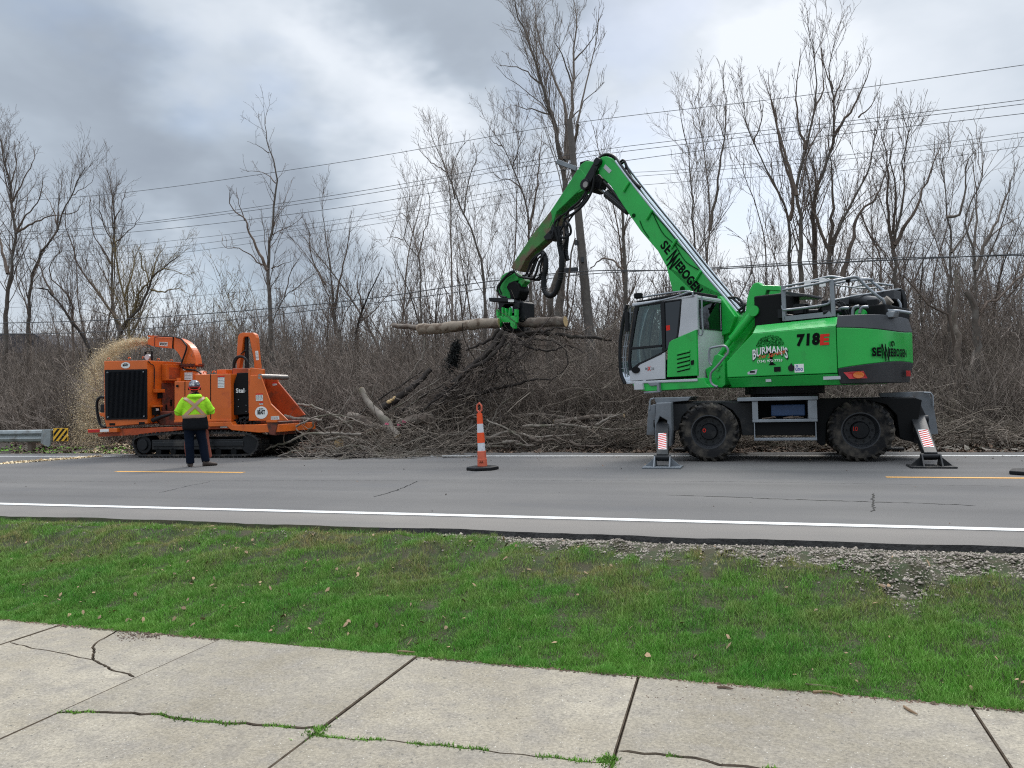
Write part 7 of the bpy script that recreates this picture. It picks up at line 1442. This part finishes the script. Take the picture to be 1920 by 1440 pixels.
brushpile('brush_heap', 'thin twigs lying over the white road line', 'stickpale', 130, -9.9, -7.2, 15.1, 16.2, lambda x, y: .10+.0*x, .6, .007, 7, .1)

# ================================================================== POLES, WIRES, GUARDRAIL, HOUSE
Yp = 23.5
pb, pt_ = PY(1112, 700, Yp), PY(1068, 224, Yp); pb = pb+(pb-pt_)*(pb[2]-.2)/(pt_[2]-pb[2]); pl = thing('utility_pole', 'tall leaning wooden utility pole behind the boom with a short crossarm', 'utility pole', pb)
b = MB(); b.tube([pb, pb*.5+pt_*.5, pt_], [.16, .14, .085], 14); b.build('pole', M['pole'], pl, smooth=True)
b = MB(); a, c = PY(1044, 303, Yp-.12), PY(1081, 317, Yp-.12); d = c-a; L_ = np.linalg.norm(d); u_ = d/L_; nn = np.cross(u_, [0, 1, 0]); b.T = lambda V: a+V[:, :1]*u_+V[:, 1:2]*np.array([0, 1, 0])+V[:, 2:3]*nn; b.box(0, L_, -.06, .06, -.07, .07); b.build('crossarm', M['railgrey'], pl, bevel=.01)
for q in ((1092, 487), (1080, 455)): a = PY(*q, Yp-.15); b = MB(); b.cyl(a-np.array([0, 0, .08]), a+np.array([0, 0, .08]), .05, 10); b.build('insulator', M['dkgrey'], pl, smooth=True)
b = MB(); a = PY(1066, 507, Yp-.1); b.box(a[0]-.22, a[0]+.30, a[1]-.06, a[1]+.06, a[2]-.08, a[2]+.08); b.build('cable_bracket', M['dkgrey'], pl, bevel=.02)
wires = [('single topmost power line high above the woods', [(-40, 381), (235, 361), (640, 304), (1068, 232), (1500, 180), (1960, 116)], .016), ('upper of the close pair of power lines', [(-40, 440), (240, 420), (640, 364), (1055, 292), (1280, 262), (1600, 226), (1960, 182)], .016), ('lower of the close pair of power lines', [(-40, 446), (260, 421), (640, 371), (1060, 300), (1280, 271), (1600, 233), (1960, 190)], .016), ('third power line below the pair', [(-40, 452), (260, 434), (640, 389), (1062, 318), (1400, 272), (1960, 208)], .016),
    ('fourth power line, upper of three thin ones', [(-40, 482), (260, 458), (640, 411), (1060, 336), (1280, 318), (1600, 289), (1960, 243)], .012), ('fifth power line, middle of three thin ones', [(-40, 490), (280, 468), (640, 419), (1060, 346), (1280, 324), (1600, 297), (1960, 252)], .012), ('sixth power line, lowest of three thin ones', [(-40, 500), (300, 478), (640, 430), (1060, 363), (1280, 341), (1600, 318), (1960, 268)], .012),
    ('thick dark cable, upper, in front of the tree trunks', [(-40, 607), (240, 598), (620, 568), (900, 530), (1090, 509), (1300, 506), (1620, 490), (1960, 474)], .028), ('thick dark cable, lower, in front of the tree trunks', [(-40, 628), (240, 619), (620, 578), (930, 538), (1090, 515), (1340, 502), (1600, 486), (1960, 478)], .022), ('thin wire low on the left against the bright horizon', [(-40, 580), (300, 560), (520, 541), (760, 530)], .010), ('thin wire on the right above the thick cables', [(1380, 486), (1600, 456), (1780, 446), (1960, 438)], .010)]
for lab, q, r_ in wires:
    (xa_, ya_), (xb_, yb_) = q[-2:]; q = q+[(xb_+900, yb_+900*(yb_-ya_)/(xb_-xa_)*1.05)]; (xa_, ya_), (xb_, yb_) = q[:2]; q = ([(xa_-300, ya_-300*(yb_-ya_)/(xb_-xa_)*.8)] if xa_ < 0 else [])+q
    P = [PY(x, y, 24.0 if 'thick' not in lab else 23.2) for x, y in q]; P = np.array(spline(P, 80)); b = MB(); b.tube(P, r_*.58, 5); tag(b.build('power_line', M['wire'], None, org=P[0], smooth=True), lab, 'power line', 'power lines')
# guardrail with striped end sign
Yg = 17.6; gr_ = thing('guardrail', 'weathered grey steel guardrail with flared end beside the left verge', 'guardrail', (-20.4, Yg, 0)); zt_, zb_ = PY(50, 806, Yg)[2], PY(50, 829, Yg)[2]; hh = zt_-zb_
def wprof(x, y0): return [(x, y0+dy, zb_+hh*t) for t, dy in ((0, 0), (.08, -.06), (.28, -.085), (.42, -.02), (.5, -.005), (.58, -.02), (.72, -.085), (.92, -.06), (1, 0), (.92, -.045), (.72, -.07), (.5, .01), (.28, -.07), (.08, -.045))]
xe = PY(98, 815, Yg)[0]; b = MB(); xs_ = [-60, -40, -30, -25, xe-.9, xe-.45, xe]; b.rings([wprof(x, Yg+(.0 if x < xe-.5 else .05)) for x in xs_]); b.build('rail', M['galv'], gr_, smooth=True)
b = MB(); b.prism([(xe-.35, zb_-.03), (xe-.05, zb_-.16), (xe+.02, zb_-.1), (xe+.05, zt_+.02), (xe-.3, zt_)], Yg-.10, Yg-.05); b.build('end_section', M['galv'], gr_, bevel=.01)
for x in (-30.5, -27., -23.5, -21.3): b = MB(); b.box(x-.08, x+.08, Yg+.03, Yg+.2, -.1, zt_+.02); b.build('post', M['postwood'], gr_, bevel=.01)
(x0, _, z1a), (x1, _, z0a) = PY(100, 803, Yg-.14), PY(128, 827, Yg-.14); b = MB(); b.box(x0, x1, Yg-.15, Yg-.135, z0a, z1a); sg_ = b.build('hazard_sign', M['yellow'], gr_, bevel=.004)
b = MB(); Ws, Hs = x1-x0, z1a-z0a
for k in range(-2, 5):
    poly = [(k*.36*Ws, 0), (k*.36*Ws+.17*Ws, 0), (k*.36*Ws+.17*Ws+Hs*1.0, Hs), (k*.36*Ws+Hs*1.0, Hs)]
    def clip(poly, ax, lim, gt):
        o = []
        for i in range(len(poly)):
            p, q = poly[i], poly[(i+1) % len(poly)]; ip = (p[ax] >= lim) if gt else (p[ax] <= lim); iq = (q[ax] >= lim) if gt else (q[ax] <= lim)
            if ip: o.append(p)
            if ip != iq: t = (lim-p[ax])/(q[ax]-p[ax]); o.append((p[0]+t*(q[0]-p[0]), p[1]+t*(q[1]-p[1])))
        return o
    poly = clip(clip(poly, 0, .03*Ws, True), 0, .97*Ws, False) if True else poly
    poly = [(min(max(p[0], 0), Ws), min(max(p[1], .03*Hs), .97*Hs)) for p in poly]
    if len(poly) >= 3: b.add([(x0+p[0], Yg-.153, z0a+p[1]) for p in poly], [tuple(range(len(poly)))])
b.build('stripes', M['blackdeep'], sg_, recalc=False)
# house beyond the trees
Yh = 48; q = [PY(*a, Yh) for a in ((-40, 612), (62, 625), (130, 660), (-40, 660))]; hs_ = thing('house', 'dark roofed house half hidden behind the brush at the far left', 'house', (q[0][0], Yh, 1.))
b = MB(); b.prism([(q[3][0]-4, q[3][2]), (q[2][0], q[2][2]), (q[1][0], q[1][2]), (q[1][0]-6, q[1][2]+.3), (q[3][0]-4, q[1][2]+.3)], Yh, Yh+9); b.build('roof', M['roofing'], hs_)
b = MB(); b.box(q[3][0]-4, q[2][0]-.6, Yh+.5, Yh+8.5, .5, q[2][2]); b.build('wall', M['sidingm'], hs_)
b = MB(); a = PY(111, 640, Yh-.3); b.box(a[0]-.12, a[0]+.12, a[1], a[1]+.3, a[2]-.3, a[2]+.4); b.build('vent_pipe', M['white'], hs_)

# ================================================================== CONES
def cone_base(root, p, rot):
    b = MB(); pts = [(-.285, -.05), (-.12, -.24), (.16, -.20), (.285, .02), (.14, .22), (-.16, .21)]; c, s = math.cos(rot), math.sin(rot); R2 = lambda k: [(p[0]+(x*c-y*s)*k, p[1]+(x*s+y*c)*k) for x, y in pts]
    b.rings([[(x, y, z) for x, y in R2(k)] for z, k in ((.005, 1.), (.05, 1.), (.065, .92), (.07, .5))]); b.build('base', M['rubber'], root, bevel=.008)
g = G(905, 881); tr = thing('traffic_cone', 'tall orange channelizer cone with white bands and black base in the road centre', 'traffic cone', g); cone_base(tr, g, .3)
px2m = lambda y: float(PY(903, y, g[1])[2]); lean = np.array([-.035, 0, 1.])
def cyl_(y0, y1, r0, r1, m, name, seg=2):
    z0_, z1_ = px2m(y0), px2m(y1); b = MB(); b.lathe([(0, 0), (r0, 0), (r1, (z1_-z0_)), (0, z1_-z0_)], g+lean*z0_, lean, 28); return b.build(name, M[m], tr, smooth=True)
W_ = lambda w_: w_/2/FPX*13.3*1.0
cyl_(880, 861.6, W_(19.5), W_(18), 'conefaded', 'cone_body'); cyl_(861.6, 860.6, W_(19), W_(18.6), 'conefaded', 'cone_ridge'); cyl_(860.6, 846.5, W_(17.4), W_(16.2), 'conefaded', 'cone_body'); cyl_(846.5, 845.4, W_(16.8), W_(15.6), 'conefaded', 'cone_ridge')
cyl_(845.4, 830, W_(14.6), W_(13.8), 'conewhite', 'reflective_band'); cyl_(830, 811, W_(14.6), W_(13.6), 'cone', 'cone_body'); cyl_(811, 794.5, W_(12.8), W_(11.8), 'conewhite', 'reflective_band'); cyl_(794.5, 775, W_(11.6), W_(10.6), 'cone', 'cone_body')
b = MB(); zz = px2m(775); gg = g+lean*zz; s_ = FPX/13.3; hw_ = 4.6/s_; hz = 20/s_; P = [gg+np.array([-.3*hw_, 0, 0]), gg+np.array([-.4*hw_, 0, .18*hz]), gg+np.array([-hw_, 0, .3*hz]), gg+np.array([-hw_, 0, .75*hz]), gg+np.array([0, 0, hz]), gg+np.array([hw_, 0, .72*hz]), gg+np.array([hw_, 0, .3*hz]), gg+np.array([.4*hw_, 0, .18*hz]), gg+np.array([.3*hw_, 0, 0])]
b.tube(P, .017, 8); b.build('handle', M['conefaded'], tr, smooth=True)
b = MB(); a = PY(898, 868.5, g[1]-W_(19.4)); text(b, 'USA', a+np.array([0, -.004, 0]), (1, 0, 0), UZ, .035, .02, width=.085); b.build('lettering', M['decalblack'], tr, recalc=False)
g2 = G(1932, 889); t2 = thing('traffic_cone', 'second orange channelizer cone at the right picture edge, only its black base in view', 'traffic cone', g2); cone_base(t2, g2, .1)
b = MB(); b.lathe([(0, 0), (.09, 0), (.055, 1.0), (0, 1.0)], g2+np.array([.06, 0, .07]), (0, 0, 1), 20, (1, 0, 0)); b.build('cone_body', M['cone'], t2, smooth=True)

# ================================================================== PERSON
pg = G(366, 875); ang = math.atan2(pg[0], pg[1]); FB = np.array([math.sin(ang), math.cos(ang), 0]); FA = np.array([math.cos(ang), -math.sin(ang), 0])
ps = thing('person', 'worker seen from behind in hi-vis hoodie, dark trousers, chaps and hard hat, at the controls', 'person', pg)
def PT(V): return pg+V[:, :1]*FA+V[:, 1:2]*FB+V[:, 2:3]*UZ        # a: right in the picture, b: away, c: up
def loft(b, rings, k=20):
    R = []
    for (a, bb, c, ra, rb, *tw) in rings:
        R.append([(a+ra*math.cos(t), bb+rb*math.sin(t), c) for t in np.arange(k)*2*math.pi/k])
    b.rings(R)
def remesh(b, name, m, parent, vox=.012, sm=6):
    o = b.build(name, m, parent, smooth=True); r = o.modifiers.new('r', 'REMESH'); r.mode = 'VOXEL'; r.voxel_size = vox; s_ = o.modifiers.new('s', 'SMOOTH'); s_.iterations = sm; s_.factor = .6
    bpy.context.view_layer.update(); me = bpy.data.meshes.new_from_object(o.evaluated_get(bpy.context.evaluated_depsgraph_get())); o.modifiers.clear(); o.data = me
    me.polygons.foreach_set('use_smooth', [True]*len(me.polygons)); return o
def P3(b, pts, r, k=14): b.tube(spline([np.array(p) for p in pts], 3*len(pts)), r, k)
# body: one continuous surface with hands and five fingers each
b = MB(PT); loft(b, [(0, .02, .86, .13, .10), (0, .02, .98, .145, .11), (0, .02, 1.15, .13, .10), (.01, .01, 1.32, .165, .105), (.01, .02, 1.44, .15, .09), (.01, .03, 1.50, .06, .06), (.01, .05, 1.58, .055, .06)])
loft(b, [(.01, .06, 1.53, .05, .06), (.01, .07, 1.58, .072, .09), (.01, .06, 1.66, .078, .098), (.01, .06, 1.72, .07, .09), (.01, .06, 1.77, .03, .04)])
b.prism([(-.012, 1.60), (.032, 1.60), (.01, 1.65)], .14, .175); b.box(-.075, -.068, .05, .08, 1.61, 1.67); b.box(.088, .095, .05, .08, 1.61, 1.67)
P3(b, ((-.09, .02, .9), (-.10, .03, .5), (-.09, .0, .12), (-.085, .0, .06)), [.085, .075, .055, .045, .04]); P3(b, ((.10, .02, .9), (.15, .05, .5), (.20, .03, .14), (.215, .02, .06)), [.085, .075, .055, .045, .04])
hands = []
for s_, el, wr_ in ((-1, (-.315, .03, 1.13), (-.17, .26, 1.10)), (1, (.335, .03, 1.14), (.19, .26, 1.10))):
    P3(b, ((s_*.19+.01, .01, 1.40), (s_*.27, .01, 1.27), el), [.055, .05, .042]); P3(b, (el, tuple((np.array(el)+np.array(wr_))/2), wr_), [.042, .035, .028])
    h = np.array(wr_); d = np.array([-s_*.5, .8, -.1]); d /= np.linalg.norm(d); up = np.array([0, 0, 1.]); sd_ = np.cross(d, up)
    P3(b, (h, h+d*.05, h+d*.09), [.028, .036, .032])
    for f_, (o_, ln_) in enumerate(((.028, .075), (.010, .085), (-.009, .08), (-.027, .062))):
        s0 = h+d*.085+up*o_; P3(b, (s0, s0+d*ln_*.45, s0+d*ln_*.7-sd_*s_*.02, s0+d*ln_*.75-sd_*s_*.045), [.0095, .009, .008, .007], 8)
    s0 = h+d*.035+up*.03; P3(b, (s0, s0+d*.03+up*.025, s0+d*.055+up*.03-sd_*s_*.02), [.012, .010, .009], 8); hands.append(h+d*.09)
body = remesh(b, 'body', M['skin'], ps, .0085, 2)
# remote control box
b = MB(PT); b.box(-.10, .12, .27, .42, 1.02, 1.10); b.build('controller', M['black'], ps, bevel=.012)
# trousers
b = MB(PT); loft(b, [(.0, .02, 1.02, .175, .125), (.0, .02, .90, .19, .14), (.01, .02, .80, .20, .14)])
P3(b, ((-.09, .02, .88), (-.105, .03, .65), (-.10, .03, .45), (-.095, .01, .22), (-.09, .01, .07)), [.115, .108, .095, .09, .088, .085, .082]); P3(b, ((.085, .02, .88), (.12, .05, .65), (.155, .06, .47), (.185, .03, .24), (.21, .02, .09)), [.118, .110, .098, .092, .088, .084, .08])
remesh(b, 'trousers', M['denim'], ps, .012, 4)
b = MB(PT); loft(b, [(.02, .02, .74, .255, .165), (.02, .02, .80, .262, .172), (.015, .02, .92, .25, .165), (.01, .02, 1.03, .24, .16), (.01, .02, 1.08, .22, .15)]); sh_ = b.build('shirt_tail', M['darkcloth'], ps, smooth=True)
d_ = sh_.modifiers.new('s', 'SUBSURF'); d_.levels = 1; d_.render_levels = 1
# chaps in front of the legs, wider than the legs
for s_, q in ((1, [(.20, .78), (.265, .72), (.28, .50), (.33, .20), (.30, .16), (.22, .30), (.20, .5)]), (-1, [(-.19, .66), (-.20, .4), (-.185, .22), (-.165, .22), (-.15, .66)])):
    b = MB(PT); b.prism(q, .085, .10); b.build('chaps', M['chaps'], ps, bevel=.004)
# jacket
b = MB(PT); loft(b, [(0, .02, 1.00, .235, .15), (0, .02, 1.06, .245, .158), (.005, .02, 1.18, .235, .15), (.01, .015, 1.30, .24, .145), (.01, .015, 1.38, .225, .13), (.01, .02, 1.44, .16, .105), (.01, .03, 1.48, .09, .08)])
for s_, el, wr_ in ((-1, (-.325, .02, 1.13), (-.18, .22, 1.10)), (1, (.35, .02, 1.14), (.20, .22, 1.10))):
    P3(b, ((s_*.165+.01, .015, 1.385), (s_*.235+.01, .01, 1.30), (s_*.285+.01, .01, 1.21), el), [.088, .085, .08, .076, .072, .072]); P3(b, (el, tuple((np.array(el)+np.array(wr_))/2), wr_), [.072, .060, .050])
loft(b, [(.015, -.02, 1.40, .12, .10), (.015, -.03, 1.44, .145, .12), (.015, -.02, 1.475, .14, .115), (.015, .0, 1.50, .11, .09)])
jk = remesh(b, 'jacket', M['hivis'], ps, .011, 4)
b = MB(PT); loft(b, [(.015, -.01, 1.46, .105, .085), (.015, .0, 1.51, .095, .08), (.015, .03, 1.54, .07, .07)]); b.build('hood_lining', M['darkcloth'], ps, smooth=True)
b = MB(PT); loft(b, [(-.02, .02, 1.49, .09, .085), (-.01, .03, 1.55, .07, .075)]); b.build('collar', M['chaps'], ps, smooth=True)
# reflective tape laid on the back of the jacket
bpy.context.view_layer.update(); dg = bpy.context.evaluated_depsgraph_get(); me = jk.data; bv = BVHTree.FromPolygons([Vector(v.co)+Vector(pg) for v in me.vertices], [tuple(p.vertices) for p in me.polygons])
def tape(path, w_, m, off, name='reflective_strap'):
    P = np.array(spline([np.array([*p, 0]) for p in path], 26))[:, :2] if len(path) > 2 else np.linspace(path[0], path[1], 22); T_ = np.gradient(P, axis=0); T_ /= np.linalg.norm(T_, axis=1)[:, None]; Nn = np.stack([-T_[:, 1], T_[:, 0]], 1); b = MB(); rows = []
    for p, n_ in zip(P, Nn):
        row = []
        for t in np.linspace(-.5, .5, 5):
            q = p+n_*w_*t; o_ = PT(np.array([[q[0], -.6, q[1]]]))[0]; h = bv.ray_cast(Vector(o_), Vector(FB)); hit = np.array(h[0]) if h[0] else PT(np.array([[q[0], .0, q[1]]]))[0]; row.append(hit-FB*off)
        rows.append(row)
    b.add([v for r in rows for v in r], [(i*5+j, i*5+j+1, (i+1)*5+j+1, (i+1)*5+j) for i in range(len(rows)-1) for j in range(4)]); return b.build(name, M[m], jk, recalc=False, smooth=True)
for w_, m, off in ((.072, 'tapeedge', .006), (.052, 'tape', .010)):
    tape([(-.195, 1.425), (-.10, 1.36), (.02, 1.25), (.12, 1.14), (.19, 1.06)], w_, m, off); tape([(.20, 1.43), (.10, 1.35), (.0, 1.24), (-.10, 1.14), (-.18, 1.06)], w_, m, off+.002)
for w_, m, off in ((.085, 'tapeedge', .012), (.068, 'tape', .015)): tape([(-.235, 1.035), (0, 1.035), (.235, 1.04)], w_, m, off)
# helmet, hair
b = MB(PT); loft(b, [(.01, .05, 1.645, .108, .128), (.01, .05, 1.665, .112, .132), (.01, .05, 1.71, .108, .125), (.01, .05, 1.755, .088, .10), (.01, .05, 1.785, .05, .06), (.01, .05, 1.793, .015, .02)], 28); hm = b.build('helmet', M['helmet'], ps, smooth=True)
b = MB(PT); loft(b, [(.01, .06, 1.638, .12, .15), (.01, .06, 1.648, .12, .15)], 28); b.build('brim', M['red'], hm, smooth=True)
b = MB(PT); b.cyl((-.01, -.085, 1.695), (-.01, -.075, 1.695), .022, 14); b.cyl((.055, -.06, 1.70), (.06, -.05, 1.70), .016, 10); b.build('sticker', M['white'], hm)
b = MB(PT); b.tube(spline([np.array(p) for p in ((-.10, .03, 1.65), (-.07, -.05, 1.60), (.01, -.075, 1.585), (.09, -.05, 1.60), (.12, .03, 1.65))], 16), .011, 6); b.build('helmet_strap', M['red'], hm, smooth=True)
for s_ in (-1, 1): b = MB(PT); b.cyl((s_*.095+.01, .05, 1.62), (s_*.125+.01, .05, 1.62), .038, 16); b.build('ear_muff', M['black'], hm, bevel=.006)
b = MB(PT); loft(b, [(.01, .04, 1.55, .06, .07), (.01, .04, 1.60, .082, .092), (.01, .04, 1.65, .088, .10)]); b.build('hair', M['hair'], ps, smooth=True)
# boots
def boot(a, c, da, L):
    d = np.array([da[0], da[1], 0]); d /= np.linalg.norm(d); s = np.array([-d[1], d[0], 0]); b = MB(PT); o = np.array([a, c, 0.])
    R = []
    for t, w_, h0, h1 in ((-.28, .030, .0, .06), (-.24, .042, .0, .13), (-.05, .044, .0, .14), (.15, .045, .0, .10), (.45, .052, .0, .075), (.68, .044, .0, .06), (.76, .02, .01, .04)):
        R.append([o+d*L*t+s*w_*math.cos(q)+np.array([0, 0, (h0+h1)/2+(h1-h0)/2*math.sin(q)]) for q in np.arange(16)*2*math.pi/16])
    b.rings(R); b.build('boot', M['boot'], ps, smooth=True)
boot(-.085, .02, (-.15, 1), .27); boot(.22, .0, (1, .25), .28)
